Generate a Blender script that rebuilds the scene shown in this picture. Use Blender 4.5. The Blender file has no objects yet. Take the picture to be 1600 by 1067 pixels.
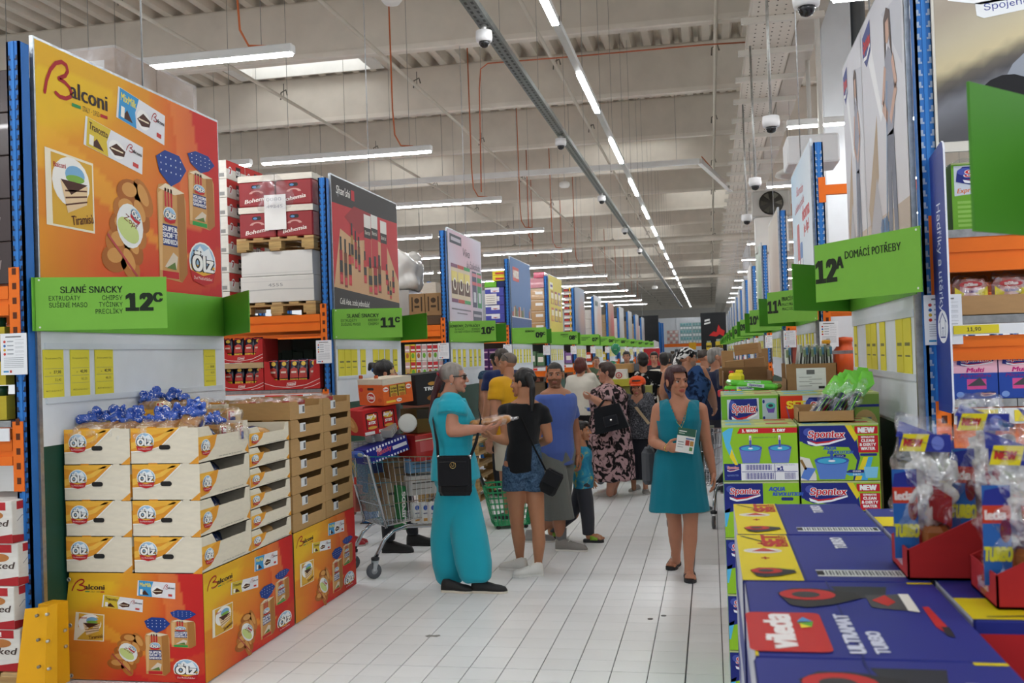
import bpy, math, random, os
import numpy as np
from mathutils import Vector, Matrix, noise, Quaternion
random.seed(7)
SC = bpy.context.scene
COL = SC.collection
# ------------------------------------------------------------------ camera (35 mm lens, eye height 1.75 m)
FPX = 1556.0
YAW, PITCH, ROLL = math.atan(310 / FPX), 0.0141, 0.033
CAMP = Vector((0, 0, 1.75))
_f = Vector((-math.sin(YAW) * math.cos(PITCH), math.cos(YAW) * math.cos(PITCH), math.sin(PITCH)))
_r0 = Vector((math.cos(YAW), math.sin(YAW), 0)); _u0 = _r0.cross(_f)
_r = math.cos(ROLL) * _r0 - math.sin(ROLL) * _u0
_u = math.cos(ROLL) * _u0 + math.sin(ROLL) * _r0
cam_data = bpy.data.cameras.new('camera'); cam = bpy.data.objects.new('camera', cam_data); COL.objects.link(cam)
cam_data.sensor_width = 36.0; cam_data.lens = FPX / 1600 * 36.0
cam_data.clip_start = 0.05; cam_data.clip_end = 300
cam.matrix_world = Matrix(((_r.x, _u.x, -_f.x, CAMP.x), (_r.y, _u.y, -_f.y, CAMP.y), (_r.z, _u.z, -_f.z, CAMP.z), (0, 0, 0, 1)))
cam_data.dof.use_dof = True; cam_data.dof.focus_distance = 7.4; cam_data.dof.aperture_fstop = 6.3
SC.camera = cam
# ------------------------------------------------------------------ world, exposure
W = bpy.data.worlds.new('ambient_fill'); SC.world = W; W.use_nodes = True
W.node_tree.nodes['Background'].inputs[0].default_value = (0.93, 0.97, 1.0, 1)
W.node_tree.nodes['Background'].inputs[1].default_value = 0.62  # even ambient fill, added; it enters by the hall's open sides and rear
SC.view_settings.view_transform = 'Standard'; SC.view_settings.look = 'None'
SC.view_settings.gamma = 1.0; SC.view_settings.use_curve_mapping = False
SC.view_settings.exposure = 0.4
try:
    SC.cycles.use_denoising = True; SC.cycles.max_bounces = 6; SC.cycles.diffuse_bounces = 4
    SC.cycles.transparent_max_bounces = 16; SC.cycles.sample_clamp_indirect = 6.0
except Exception:
    pass
TUBE = 46.0      # radiance of the fluorescent tubes
SKYL = 1.7       # radiance of the skylight glazing

def at(px, py, axis, val):
    """Where the line of sight through a point of the photograph meets the plane axis = val."""
    d = _r * ((px - 800) / FPX) - _u * ((py - 533.5) / FPX) + _f
    t = (val - CAMP[axis]) / d[axis]
    return CAMP + d * t
def PX(px, py, x): return at(px, py, 0, x)
def PY(px, py, y): return at(px, py, 1, y)
def PZ(px, py, z=0.0): return at(px, py, 2, z)

def L(h, k=1.0):
    """'#rrggbb' -> linear rgba"""
    if not isinstance(h, str): return h
    h = h.lstrip('#')
    if len(h) == 3: h = ''.join(c + c for c in h)
    out = []
    for i in (0, 2, 4):
        c = int(h[i:i + 2], 16) / 255
        c = c / 12.92 if c <= 0.04045 else ((c + 0.055) / 1.055) ** 2.4
        out.append(min(1, c * k))
    return (out[0], out[1], out[2], 1.0)
def mix(a, b, t):
    a, b = L(a), L(b); t = max(0, min(1, t))
    return tuple(a[i] + (b[i] - a[i]) * t for i in range(4))
def ramp(stops, t):
    if t <= stops[0][0]: return L(stops[0][1])
    for (t0, c0), (t1, c1) in zip(stops, stops[1:]):
        if t <= t1: return mix(c0, c1, (t - t0) / max(1e-6, t1 - t0))
    return L(stops[-1][1])

# ------------------------------------------------------------------ materials: the colour comes from each mesh's print colours, the rest from nodes
MATS = {}
def _mat(name):
    m = bpy.data.materials.new(name); m.use_nodes = True
    nt = m.node_tree; b = nt.nodes['Principled BSDF']
    return m, nt, b
def surf(name, rough=0.6, metal=0.0, noise_scale=8.0, noise_amt=0.08, bump=0.0, bump_scale=120.0, coat=0.0, sheen=0.0, sss=0.0, spec=0.5, stretch=(1, 1, 1)):
    m, nt, b = _mat(name); N = nt.nodes; K = nt.links
    at_ = N.new('ShaderNodeAttribute'); at_.attribute_name = 'Col'
    tc = N.new('ShaderNodeTexCoord'); mp = N.new('ShaderNodeMapping'); mp.inputs['Scale'].default_value = stretch
    K.new(tc.outputs['Object'], mp.inputs[0])
    nz = N.new('ShaderNodeTexNoise'); nz.inputs['Scale'].default_value = noise_scale; nz.inputs['Detail'].default_value = 5
    K.new(mp.outputs[0], nz.inputs['Vector'])
    mr = N.new('ShaderNodeMapRange'); mr.inputs['From Min'].default_value = 0.25; mr.inputs['From Max'].default_value = 0.75
    mr.inputs['To Min'].default_value = 1 - noise_amt; mr.inputs['To Max'].default_value = 1 + noise_amt * 0.6
    K.new(nz.outputs[0], mr.inputs[0])
    mx = N.new('ShaderNodeMix'); mx.data_type = 'RGBA'; mx.blend_type = 'MULTIPLY'; mx.inputs[0].default_value = 1
    K.new(at_.outputs['Color'], mx.inputs[6]); K.new(mr.outputs[0], mx.inputs[7])
    K.new(mx.outputs[2], b.inputs['Base Color'])
    b.inputs['Roughness'].default_value = rough; b.inputs['Metallic'].default_value = metal
    b.inputs['Specular IOR Level'].default_value = spec
    b.inputs['Coat Weight'].default_value = coat; b.inputs['Sheen Weight'].default_value = sheen
    if sss: b.inputs['Subsurface Weight'].default_value = sss; b.inputs['Subsurface Radius'].default_value = (0.01, 0.004, 0.002); b.inputs['Subsurface Scale'].default_value = 1.0
    if bump:
        n2 = N.new('ShaderNodeTexNoise'); n2.inputs['Scale'].default_value = bump_scale; n2.inputs['Detail'].default_value = 3
        K.new(mp.outputs[0], n2.inputs['Vector'])
        bp = N.new('ShaderNodeBump'); bp.inputs['Strength'].default_value = bump; bp.inputs['Distance'].default_value = 0.01
        K.new(n2.outputs[0], bp.inputs['Height']); K.new(bp.outputs[0], b.inputs['Normal'])
    MATS[name] = m
    return m
surf('paper', 0.75, noise_amt=0.02)
surf('card', 0.85, noise_scale=14, noise_amt=0.07, bump=0.05, bump_scale=60, stretch=(1, 1, 4))
surf('print', 0.5, noise_amt=0.02, spec=0.18)
surf('gloss', 0.22, noise_amt=0.03, coat=0.3)
surf('paint', 0.5, noise_scale=5, noise_amt=0.05, spec=0.25)
surf('plastic', 0.38, noise_amt=0.04)
surf('zinc', 0.38, metal=0.85, noise_scale=30, noise_amt=0.25)
surf('chrome', 0.18, metal=1.0, noise_amt=0.05)
surf('wood', 0.8, noise_scale=6, noise_amt=0.35, bump=0.3, bump_scale=40, stretch=(1, 1, 9))
surf('cloth', 0.9, noise_scale=4, noise_amt=0.06, bump=0.25, bump_scale=500, sheen=0.15, spec=0.2)
surf('skin', 0.5, noise_scale=14, noise_amt=0.06, sss=0.12, spec=0.4)
surf('hair', 0.45, noise_scale=30, noise_amt=0.35, bump=0.5, bump_scale=90, stretch=(1, 1, .12))
surf('rubber', 0.6, noise_amt=0.1)
surf('bread', 0.5, noise_scale=18, noise_amt=0.25, bump=0.15, bump_scale=60)
surf('roofing', 0.7, noise_scale=2.5, noise_amt=0.09)
surf('tile', 0.34, noise_scale=1.7, noise_amt=0.05, spec=0.4)
def cutcloth(name, c1, c2, scale, lo=0.48, hi=0.52, kind='noise', c3=None):
    """cloth with a printed blot pattern of its own"""
    m, nt, b = _mat(name); N = nt.nodes; K = nt.links
    tc = N.new('ShaderNodeTexCoord')
    if kind == 'vor':
        nz = N.new('ShaderNodeTexVoronoi'); nz.inputs['Scale'].default_value = scale; src = nz.outputs['Distance']
    else:
        nz = N.new('ShaderNodeTexNoise'); nz.inputs['Scale'].default_value = scale; nz.inputs['Detail'].default_value = 6; nz.inputs['Distortion'].default_value = 1.2; src = nz.outputs[0]
    K.new(tc.outputs['Object'], nz.inputs['Vector'])
    cr = N.new('ShaderNodeValToRGB'); cr.color_ramp.elements[0].position = lo; cr.color_ramp.elements[1].position = hi
    cr.color_ramp.elements[0].color = L(c1); cr.color_ramp.elements[1].color = L(c2)
    if c3:
        e = cr.color_ramp.elements.new(min(1, hi + 0.1)); e.color = L(c3)
    K.new(src, cr.inputs[0]); K.new(cr.outputs[0], b.inputs['Base Color'])
    b.inputs['Roughness'].default_value = 0.9; b.inputs['Specular IOR Level'].default_value = 0.2
    MATS[name] = m
cutcloth('floral cloth', '#1c1719', '#b08f92', 11, .47, .53)
cutcloth('grey print cloth', '#33343a', '#6f7076', 60, .45, .6)
cutcloth('bandana cloth', '#16161a', '#e8e8e8', 16, .48, .52)
cutcloth('camouflage cloth', '#0f1c36', '#32507f', 12, .42, .55)
cutcloth('denim', '#22374f', '#5b7796', 40, .3, .75)
cutcloth('cartoon cloth', '#2c7fa5', '#3f9ab5', 9, .4, .55, c3='#b8b54a')
cutcloth('palm print cloth', '#121214', '#c9c9c6', 9, .56, .6)
cutcloth('star foil', '#2d55b5', '#dfe6f5', 55, .58, .63)
MATS['star foil'].node_tree.nodes['Principled BSDF'].inputs['Roughness'].default_value = .22
MATS['star foil'].node_tree.nodes['Principled BSDF'].inputs['Specular IOR Level'].default_value = .6
def film(name, tint=(1, 1, 1), amt=0.16, rough=0.12, scale=9.0, bump=.9):
    m = bpy.data.materials.new(name); m.use_nodes = True; nt = m.node_tree; N = nt.nodes; K = nt.links
    N.remove(N['Principled BSDF']); out = N['Material Output']
    tr = N.new('ShaderNodeBsdfTransparent'); tr.inputs[0].default_value = (*tint, 1)
    gl = N.new('ShaderNodeBsdfGlossy'); gl.inputs['Roughness'].default_value = rough
    gl.inputs[0].default_value = (0.95, 0.96, 1, 1)
    tc = N.new('ShaderNodeTexCoord'); nz = N.new('ShaderNodeTexNoise'); nz.inputs['Scale'].default_value = scale; nz.inputs['Detail'].default_value = 4; nz.inputs['Distortion'].default_value = 1.5
    K.new(tc.outputs['Object'], nz.inputs['Vector'])
    bp = N.new('ShaderNodeBump'); bp.inputs['Strength'].default_value = bump; bp.inputs['Distance'].default_value = 0.03
    K.new(nz.outputs[0], bp.inputs['Height']); K.new(bp.outputs[0], gl.inputs['Normal'])
    mr = N.new('ShaderNodeMapRange'); mr.inputs['From Min'].default_value = 0.35; mr.inputs['From Max'].default_value = 0.7
    mr.inputs['To Min'].default_value = amt * 0.4; mr.inputs['To Max'].default_value = amt * 1.9
    K.new(nz.outputs[0], mr.inputs[0])
    ms = N.new('ShaderNodeMixShader'); K.new(mr.outputs[0], ms.inputs[0]); K.new(tr.outputs[0], ms.inputs[1]); K.new(gl.outputs[0], ms.inputs[2])
    K.new(ms.outputs[0], out.inputs[0])
    MATS[name] = m
film('film', amt=0.2)
film('stretch film', tint=(.95, .95, .96), amt=0.11, rough=0.35, scale=3, bump=.25)
def glow(name, col, s):
    m, nt, b = _mat(name); b.inputs['Base Color'].default_value = col
    b.inputs['Emission Color'].default_value = col; b.inputs['Emission Strength'].default_value = s
    MATS[name] = m
glow('tube', (0.975, 0.985, 1.0, 1), TUBE)
glow('skylight glazing', (0.95, 0.98, 1.0, 1), SKYL)
glow('lamp red', (1, .1, .05, 1), 2.0)

# ------------------------------------------------------------------ scratch scene for text and voxel surfaces
TMP = bpy.data.scenes.new('scratch')
def _eval(ob):
    TMP.collection.objects.link(ob)
    with bpy.context.temp_override(scene=TMP, view_layer=TMP.view_layers[0]):
        dg = bpy.context.evaluated_depsgraph_get(); dg.update()
    me = bpy.data.meshes.new_from_object(ob.evaluated_get(dg), depsgraph=dg)
    TMP.collection.objects.unlink(ob)
    return me
FONT = None
try:
    FONT = bpy.data.fonts.load(os.path.join(bpy.utils.resource_path('LOCAL'), 'datafiles', 'fonts', 'Inter.woff2'))
except Exception:
    FONT = None
_TX = {}; _LSB = {}; _AD = {}
ODD = 'DKMPQRZkwxe4ĎŘŽéě'
def _unit(ch, font, shear=0.0, res=2):
    co, fs, w = text_mesh(ch, 0.0, shear, font, res)
    return co, fs, _LSB[(ch, 0.0, shear, font, res)], float(co[:, 1].max())
def _adv(ch, font, shear):
    k = (ch, font, shear)
    if k not in _AD: _AD[k] = _raw('H' + ch + 'H', font, shear) - _raw('HH', font, shear)
    return _AD[k]
def _raw(s, font, shear):
    cu = bpy.data.curves.new('tx', 'FONT'); cu.body = s; cu.resolution_u = 1; cu.shear = shear
    if font == 'sans' and FONT: cu.font = FONT
    ob = bpy.data.objects.new('tx', cu); me = _eval(ob); x = [v.co.x for v in me.vertices]; bpy.data.meshes.remove(me); bpy.data.objects.remove(ob); bpy.data.curves.remove(cu)
    return max(x) - min(x)
def text_mesh(s, bold=0.0, shear=0.0, font='sans', res=2):
    key = (s, bold, shear, font, res)
    if key in _TX: return _TX[key]
    if font == 'sans' and FONT and any(ch in ODD for ch in s) and s not in ODD:
        # some glyphs of the variable font overlap themselves and fill badly: set the line glyph by glyph with the built-in face for those
        pen, V, Fs = 0.0, [], []
        for ch_ in s:
            ch = {'Ř': 'R', 'Ď': 'D', 'ě': 'e'}.get(ch_, ch_); f_ = 'b' if ch in ODD else 'sans'; k = _unit('H', 'sans', shear)[3] / _unit('H', 'b', shear)[3] if f_ == 'b' else 1.0
            if ch != ' ':
                co, fs, lsb, _h = _unit(ch, f_, shear, res); b0 = sum(len(v) for v in V); V.append(co * k + np.array([pen + lsb * k, 0])); Fs += [[b0 + i for i in f] for f in fs]
                if ch != ch_:
                    q = V[-1]; cx, hy, b1 = (q[:, 0].min() + q[:, 0].max()) / 2, q[:, 1].max(), b0 + len(q); V.append(np.array([(cx - .1, hy + .16), (cx - .025, hy + .05), (cx + .025, hy + .05), (cx + .1, hy + .16), (cx + .045, hy + .16), (cx, hy + .095), (cx - .045, hy + .16)])); Fs += [[b1, b1 + 1, b1 + 5, b1 + 6], [b1 + 1, b1 + 2, b1 + 5], [b1 + 2, b1 + 3, b1 + 4, b1 + 5]]
            pen += _adv(ch, f_, shear) * k
        co = np.concatenate(V); mn = co[:, 0].min(); co = co - np.array([mn, 0]); _TX[key] = (co, Fs, co[:, 0].max()); return _TX[key]
    cu = bpy.data.curves.new('tx', 'FONT'); cu.body = s; cu.resolution_u = res; cu.offset = bold; cu.shear = shear
    if font == 'sans' and FONT: cu.font = FONT
    ob = bpy.data.objects.new('tx', cu)
    me = _eval(ob)
    n = len(me.vertices); co = np.zeros(n * 3); me.vertices.foreach_get('co', co); co = co.reshape(n, 3)[:, :2]
    fs = [list(p.vertices) for p in me.polygons]
    bpy.data.meshes.remove(me); bpy.data.objects.remove(ob); bpy.data.curves.remove(cu)
    if n == 0: co = np.zeros((0, 2)); mn = np.zeros(2); w = .01
    else: mn = co.min(0); _LSB[key] = mn[0]; w = co[:, 0].max() - mn[0]; co = co - np.array([mn[0], 0])
    _TX[key] = (co, fs, w)
    return _TX[key]
_CAPS = {}
def cap_of(font):
    if font not in _CAPS: _CAPS[font] = float(text_mesh('H', 0, 0, font)[0][:, 1].max())
    return _CAPS[font]

class MB:
    """collects shapes in world space and links them as ONE mesh object"""
    def __init__(s):
        s.v = []; s.f = []; s.c = []; s.m = []; s.s = []; s.M = None
    def add(s, vs, fs, col='#888888', m=0, smooth=False):
        b = len(s.v)
        if s.M is not None: vs = [s.M @ Vector(v) for v in vs]
        s.v.extend(tuple(v) for v in vs)
        per = isinstance(col, list)
        c = None if per else L(col)
        for i, f in enumerate(fs):
            s.f.append([b + k for k in f])
            s.c.append([col[k] for k in f] if per else c)
            s.m.append(m); s.s.append(smooth)
        return s
    def box(s, a, b, col='#888888', m=0, M=None, faces=None):
        x0, y0, z0 = a; x1, y1, z1 = b
        vs = [(x0, y0, z0), (x1, y0, z0), (x1, y1, z0), (x0, y1, z0), (x0, y0, z1), (x1, y0, z1), (x1, y1, z1), (x0, y1, z1)]
        if M is not None: vs = [M @ Vector(v) for v in vs]
        fs = [(0, 3, 2, 1), (4, 5, 6, 7), (0, 1, 5, 4), (1, 2, 6, 5), (2, 3, 7, 6), (3, 0, 4, 7)]
        return s.add(vs, fs, col, m)
    def rbox(s, a, b, col, r=0.01, m=0, M=None):
        """box with chamfered vertical and top edges"""
        x0, y0, z0 = a; x1, y1, z1 = b; r = min(r, (x1 - x0) * .45, (y1 - y0) * .45, (z1 - z0) * .45)
        def ring(z, i): return [(x0 + r + i, y0 + i, z), (x1 - r - i, y0 + i, z), (x1 - i, y0 + r + i, z), (x1 - i, y1 - r - i, z), (x1 - r - i, y1 - i, z), (x0 + r + i, y1 - i, z), (x0 + i, y1 - r - i, z), (x0 + i, y0 + r + i, z)]
        vs = ring(z0, r * .5) + ring(z0 + r, 0) + ring(z1 - r, 0) + ring(z1, r * .6)
        if M is not None: vs = [M @ Vector(v) for v in vs]
        fs = [tuple(range(7, -1, -1)), tuple(range(24, 32))]
        for k in range(3):
            for i in range(8): fs.append((k * 8 + i, k * 8 + (i + 1) % 8, k * 8 + 8 + (i + 1) % 8, k * 8 + 8 + i))
        return s.add(vs, fs, col, m)
    def loft(s, secs, col, m=0, smooth=True, caps=True, closed=True):
        n = len(secs[0]); vs = [p for r_ in secs for p in r_]; fs = []
        for k in range(len(secs) - 1):
            for i in range(n if closed else n - 1):
                j = (i + 1) % n; fs.append((k * n + i, k * n + j, (k + 1) * n + j, (k + 1) * n + i))
        if caps and closed:
            fs.append(tuple(range(n - 1, -1, -1))); fs.append(tuple((len(secs) - 1) * n + i for i in range(n)))
        return s.add(vs, fs, col, m, smooth)
    def tube(s, pts, r, col, m=0, n=6, caps=True):
        pts = [Vector(p) for p in pts]; secs = []; up = None
        for i, p in enumerate(pts):
            d = (pts[min(i + 1, len(pts) - 1)] - pts[max(i - 1, 0)])
            if d.length < 1e-9: d = Vector((0, 0, 1))
            d.normalize()
            if up is None: up = d.orthogonal().normalized()
            a = up - d * up.dot(d)
            if a.length < 1e-5: a = d.orthogonal()
            a.normalize(); up = a; b = d.cross(a); rr = r[i] if isinstance(r, (list, tuple)) else r
            secs.append([p + a * (math.cos(t) * rr) + b * (math.sin(t) * rr) for t in (k * 2 * math.pi / n for k in range(n))])
        return s.loft(secs, col, m, n > 4, caps)
    def cyl(s, p0, p1, r, col, m=0, n=14, r1=None):
        return s.tube([p0, p1], [r, r if r1 is None else r1], col, m, n)
    def lathe(s, c, prof, col, m=0, n=16, axis=(0, 0, 1), smooth=True):
        ax = Vector(axis).normalized(); a = ax.orthogonal().normalized(); b = ax.cross(a); c = Vector(c)
        secs = [[c + ax * z + (a * math.cos(t) + b * math.sin(t)) * max(r_, 1e-4) for t in (k * 2 * math.pi / n for k in range(n))] for r_, z in prof]
        return s.loft(secs, col, m, smooth)
    def ball(s, c, r, col, m=0, n=12, k=8, M=None):
        r = (r, r, r) if not isinstance(r, (tuple, list)) else r
        secs = []
        for i in range(k + 1):
            t = math.pi * (0.02 + 0.96 * i / k)
            ring = [Vector((math.sin(t) * math.cos(a) * r[0], math.sin(t) * math.sin(a) * r[1], -math.cos(t) * r[2])) for a in (j * 2 * math.pi / n for j in range(n))]
            secs.append([(M @ p if M is not None else p) + Vector(c) for p in ring])
        return s.loft(secs, col, m, True)
    def face(s, O, U, V, w, h, m=0, lift=0.0006):
        return Face(s, O, U, V, w, h, m, lift)
    def build(s, name, mats, parent=None, loc=None, link=True):
        me = bpy.data.meshes.new(name)
        V = np.array(s.v, dtype=np.float64).reshape(-1, 3)
        if parent is not None: pass
        elif loc is not None: base = np.array(loc)
        else:
            lo, hi = V.min(0), V.max(0); base = np.array([(lo[0] + hi[0]) / 2, (lo[1] + hi[1]) / 2, lo[2]])
        if parent is not None: base = world_loc(parent)
        V = V - base
        nl = [len(f) for f in s.f]; tot = sum(nl)
        me.vertices.add(len(V)); me.vertices.foreach_set('co', V.ravel())
        me.loops.add(tot); me.loops.foreach_set('vertex_index', np.array([i for f in s.f for i in f], dtype=np.int32))
        me.polygons.add(len(s.f)); st = np.zeros(len(nl), dtype=np.int32); st[1:] = np.cumsum(nl)[:-1]
        me.polygons.foreach_set('loop_start', st)
        me.polygons.foreach_set('material_index', np.array(s.m, dtype=np.int32))
        me.polygons.foreach_set('use_smooth', np.array(s.s, dtype=bool))
        ca = me.color_attributes.new('Col', 'FLOAT_COLOR', 'CORNER')
        cc = []
        for f, c in zip(s.f, s.c):
            if isinstance(c, list): cc.extend(c)
            else: cc.extend([c] * len(f))
        ca.data.foreach_set('color', np.array(cc, dtype=np.float32).ravel())
        for m in ([mats] if isinstance(mats, str) else mats): me.materials.append(MATS[m])
        me.update(calc_edges=True); me.validate()
        o = bpy.data.objects.new(name, me)
        if link: COL.objects.link(o)
        if parent is not None: o.parent = parent; KIDS.setdefault(parent.name, []).append(o)
        else: o.location = base
        return o
def world_loc(o):
    p = np.zeros(3)
    while o is not None: p = p + np.array(o.location); o = o.parent
    return p
class Face:
    """a flat printed face: u runs 0..1 across, v 0..1 up; layers lift by a fraction of a millimetre"""
    def __init__(s, mb, O, U, V, w, h, m, lift):
        s.mb = mb; s.O = Vector(O); s.U = Vector(U).normalized(); s.V = Vector(V).normalized(); s.N = s.U.cross(s.V)
        s.w = w; s.h = h; s.m = m; s.lift = lift
    def p(s, u, v, l=1): return s.O + s.U * (u * s.w) + s.V * (v * s.h) + s.N * (l * s.lift)
    def poly(s, pts, col, l=1):
        s.mb.add([s.p(u, v, l) for u, v in pts], [tuple(range(len(pts)))], col, s.m); return s
    def rect(s, u0, v0, u1, v1, col, l=1): return s.poly([(u0, v0), (u1, v0), (u1, v1), (u0, v1)], col, l)
    def rrect(s, u0, v0, u1, v1, col, l=1, r=0.1):
        """r: corner radius as a share of the smaller side"""
        W, H = (u1 - u0) * s.w, (v1 - v0) * s.h; rr = r * min(W, H); ru, rv = rr / s.w, rr / s.h; pts = []
        for cx, cy, a0 in ((u1 - ru, v1 - rv, 0), (u0 + ru, v1 - rv, 90), (u0 + ru, v0 + rv, 180), (u1 - ru, v0 + rv, 270)):
            for k in range(4):
                a = math.radians(a0 + 30 * k); pts.append((cx + ru * math.cos(a), cy + rv * math.sin(a)))
        return s.poly(pts, col, l)
    def ell(s, u, v, ru, rv, col, l=1, n=18, a0=0, a1=360, rot=0):
        pts = []
        full = abs(a1 - a0) >= 360
        for k in range(n if full else n + 1):
            a = math.radians(a0 + (a1 - a0) * k / n); x, y = ru * s.w * math.cos(a), rv * s.h * math.sin(a)
            c, d = math.cos(math.radians(rot)), math.sin(math.radians(rot))
            pts.append((u + (x * c - y * d) / s.w, v + (x * d + y * c) / s.h))
        return s.poly(pts, col, l)
    def line(s, pts, wd, col, l=1):
        for (a, b), (c, d) in zip(pts, pts[1:]):
            A, B = Vector((a * s.w, b * s.h)), Vector((c * s.w, d * s.h)); t = B - A
            if t.length < 1e-9: continue
            t.normalize(); n = Vector((-t.y, t.x)) * wd * .5; q = [A - n, B - n, B + n, A + n]
            s.poly([(p.x / s.w, p.y / s.h) for p in q], col, l)
        return s
    def grid(s, nx, ny, fn, l=0.5, box=(0, 0, 1, 1)):
        u0, v0, u1, v1 = box; vs = []; cs = []; fs = []
        for j in range(ny + 1):
            for i in range(nx + 1):
                u, v = i / nx, j / ny
                vs.append(s.p(u0 + (u1 - u0) * u, v0 + (v1 - v0) * v, l)); cs.append(L(fn(u, v)))
        for j in range(ny):
            for i in range(nx): a = j * (nx + 1) + i; fs.append((a, a + 1, a + nx + 2, a + nx + 1))
        s.mb.add(vs, fs, cs, s.m); return s
    def text(s, t, u, v, h, col, w=None, al='l', bold=0.0, shear=0.0, font='sans', rot=0, l=2, res=2):
        """cap height h and fitted width w as shares of the face; (u, v) is the baseline start / middle / end; bold thickens the strokes"""
        co, fs, tw = text_mesh(t, 0.0, shear, font, res)
        if len(co) == 0: return s
        sy = h * s.h / cap_of(font); sx = sy if w is None else w * s.w / max(tw, 1e-6)
        off = {'l': 0, 'c': -tw / 2, 'r': -tw}[al]; c, d = math.cos(math.radians(rot)), math.sin(math.radians(rot)); b_ = bold * 1.25
        for q, (ex, ey) in enumerate(((0, 0),) if bold < .012 else ((-b_, 0), (b_, 0)) if bold < .03 or res == 1 else ((-b_, -b_ * .5), (b_, -b_ * .5), (-b_, b_ * .5), (b_, b_ * .5), (0, 0))):
            vs = []
            for x, y in co:
                X, Y = (x + off + ex) * sx, (y + ey) * sy
                vs.append(s.O + s.U * (u * s.w + X * c - Y * d) + s.V * (v * s.h + X * d + Y * c) + s.N * ((l + .1 * q) * s.lift))
            s.mb.add(vs, fs, col, s.m)
        return s
    def sub(s, u0, v0, u1, v1, rot=0):
        """a smaller face inside this one, turned about its lower-left corner"""
        c, d = math.cos(math.radians(rot)), math.sin(math.radians(rot))
        f = Face(s.mb, s.p(u0, v0, 0), s.U * c + s.V * d, s.V * c - s.U * d, (u1 - u0) * s.w, (v1 - v0) * s.h, s.m, s.lift)
        f.O = f.O + s.N * s.lift * 3
        return f

def tag(o, label=None, cat=None, group=None, kind=None):
    if label: o['label'] = label
    if cat: o['category'] = cat
    if group: o['group'] = group
    if kind: o['kind'] = kind
    return o
def thing(name, label, cat, loc, group=None):
    o = bpy.data.objects.new(name, None); COL.objects.link(o); o.location = loc; o.empty_display_size = .1
    return tag(o, label, cat, group)
def dup(o, loc, label=None, rz=None, group=None, parent=None):
    c = o.copy(); COL.objects.link(c)
    if loc is not None: c.location = loc
    if label: c['label'] = label
    if group: c['group'] = group
    if rz is not None: c.rotation_euler = (0, 0, rz)
    if parent is not None: c.parent = parent; KIDS.setdefault(parent.name, []).append(c)
    for k in list(KIDS.get(o.name, [])):
        dup(k, None, parent=c)
    return c
KIDS = {}
ORD = ['first', 'second', 'third', 'fourth', 'fifth', 'sixth', 'seventh', 'eighth', 'ninth', 'tenth', 'eleventh', 'twelfth']
# ================================================================== the hall: floor, roof, far wall
RY = [4.8, 9.22, 13.67, 18.2, 22.7, 27.3, 31.9, 36.4, 40.9, 45.4, 49.9, 54.4]     # near face of each rack along the aisle
XL, XR = -3.65, 0.95                                                        # planes of the end panels on both sides
fl = MB(); fl.box((-30, -3, -0.16), (12, 126, -0.008), '#4d4e51')
floor = tag(fl.build('floor', 'tile'), kind='structure')
def side_floor(x0, x1):
    m = MB(); m.box((x0, -3, -0.008), (x1, 126, -0.0005), '#d9dcdd'); m.build('paving', 'tile', floor)
TS = 0.2; TX0 = PZ(1070, 1067).x; TY0 = PZ(740, 1043).y
ntx0, ntx1 = int(math.floor((-3.75 - TX0) / TS)), int(math.ceil((1.05 - TX0) / TS))
side_floor(-30, TX0 + ntx0 * TS); side_floor(TX0 + ntx1 * TS, 12)
tile_proto = {}
def tile_mb(mb, i, j, col):
    x0, y0 = TX0 + i * TS, TY0 + j * TS
    gx0 = .006 if i == 0 else .003; gy = .005 if j % 20 == 0 else .0014
    mb.box((x0 + gx0, y0 + gy, -0.008), (x0 + TS - .003, y0 + TS - .0014, 0), col)
rest = MB(); near = []
for j in range(int((1.0 - TY0) / TS), int((58 - TY0) / TS)):
    for i in range(ntx0, ntx1):
        y = TY0 + j * TS; x = TX0 + i * TS
        if 4.75 < y and -3.3 < x < .1 and len(near) < 298 and y < 9: near.append((i, j)); continue
        g = random.gauss(0, 1.0); k = max(.90, min(1.04, .985 + .018 * g))
        rest.add([], []); tile_mb(rest, i, j, L('#eceeef', k))
for i, j in near:
    key = (i == 0, j % 20 == 0, random.randrange(4))
    x0, y0 = TX0 + i * TS, TY0 + j * TS
    if key not in tile_proto:
        m = MB(); tile_mb(m, i, j, L('#eceeef', [.96, .985, 1.0, .975][key[2]]))
        tile_proto[key] = (m.build('tile', 'tile', floor), i, j)
    else:
        p, pi, pj = tile_proto[key]; c = p.copy(); COL.objects.link(c)
        c.location = p.location + Vector(((i - pi) * TS, (j - pj) * TS, 0))
tag(rest.build('tile', 'tile', floor), kind='stuff')
# worn plugs and a chipped mark on the floor
for px, py in ((1016, 967), (1037, 962)):
    p = PZ(px, py); m = MB(); m.lathe((p.x, p.y, 0), [(.018, 0), (.018, .002), (.001, .0025)], '#6d6d6b', n=14); tag(m.build('floor_socket', 'zinc'), 'small round metal floor plug in the white tiles, ' + ('near the slippers' if px > 1030 else 'further from the slippers'), 'floor plug')
p = PZ(676, 994); m = MB(); m.add([(p.x + a * 1.0, p.y + b, .0012) for a, b in ((-.05, .0), (-.03, .03), (.0, .02), (.035, .035), (.05, .01), (.03, -.02), (0, -.012), (-.025, -.03))], [tuple(range(7, -1, -1))], '#8f8f8b')
tag(m.build('floor_chip', 'rubber', floor))
# far wall
m = MB(); m.box((-30, 72, 0), (9, 72.2, 4.05), '#d8dde2'); wall = tag(m.build('wall_back', 'paint'), kind='structure'); m = MB(); m.box((-32, 125, 0), (12, 125.3, 9), '#c9c6c0'); tag(m.build('wall_far', 'paint'), kind='structure')
for k in range(-10, 4):
    m = MB(); m.box((k * 2.4, 71.97, 0), (k * 2.4 + .06, 72, 4.05), '#c3c8cd'); m.build('panel_joint', 'paint', wall)
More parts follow.
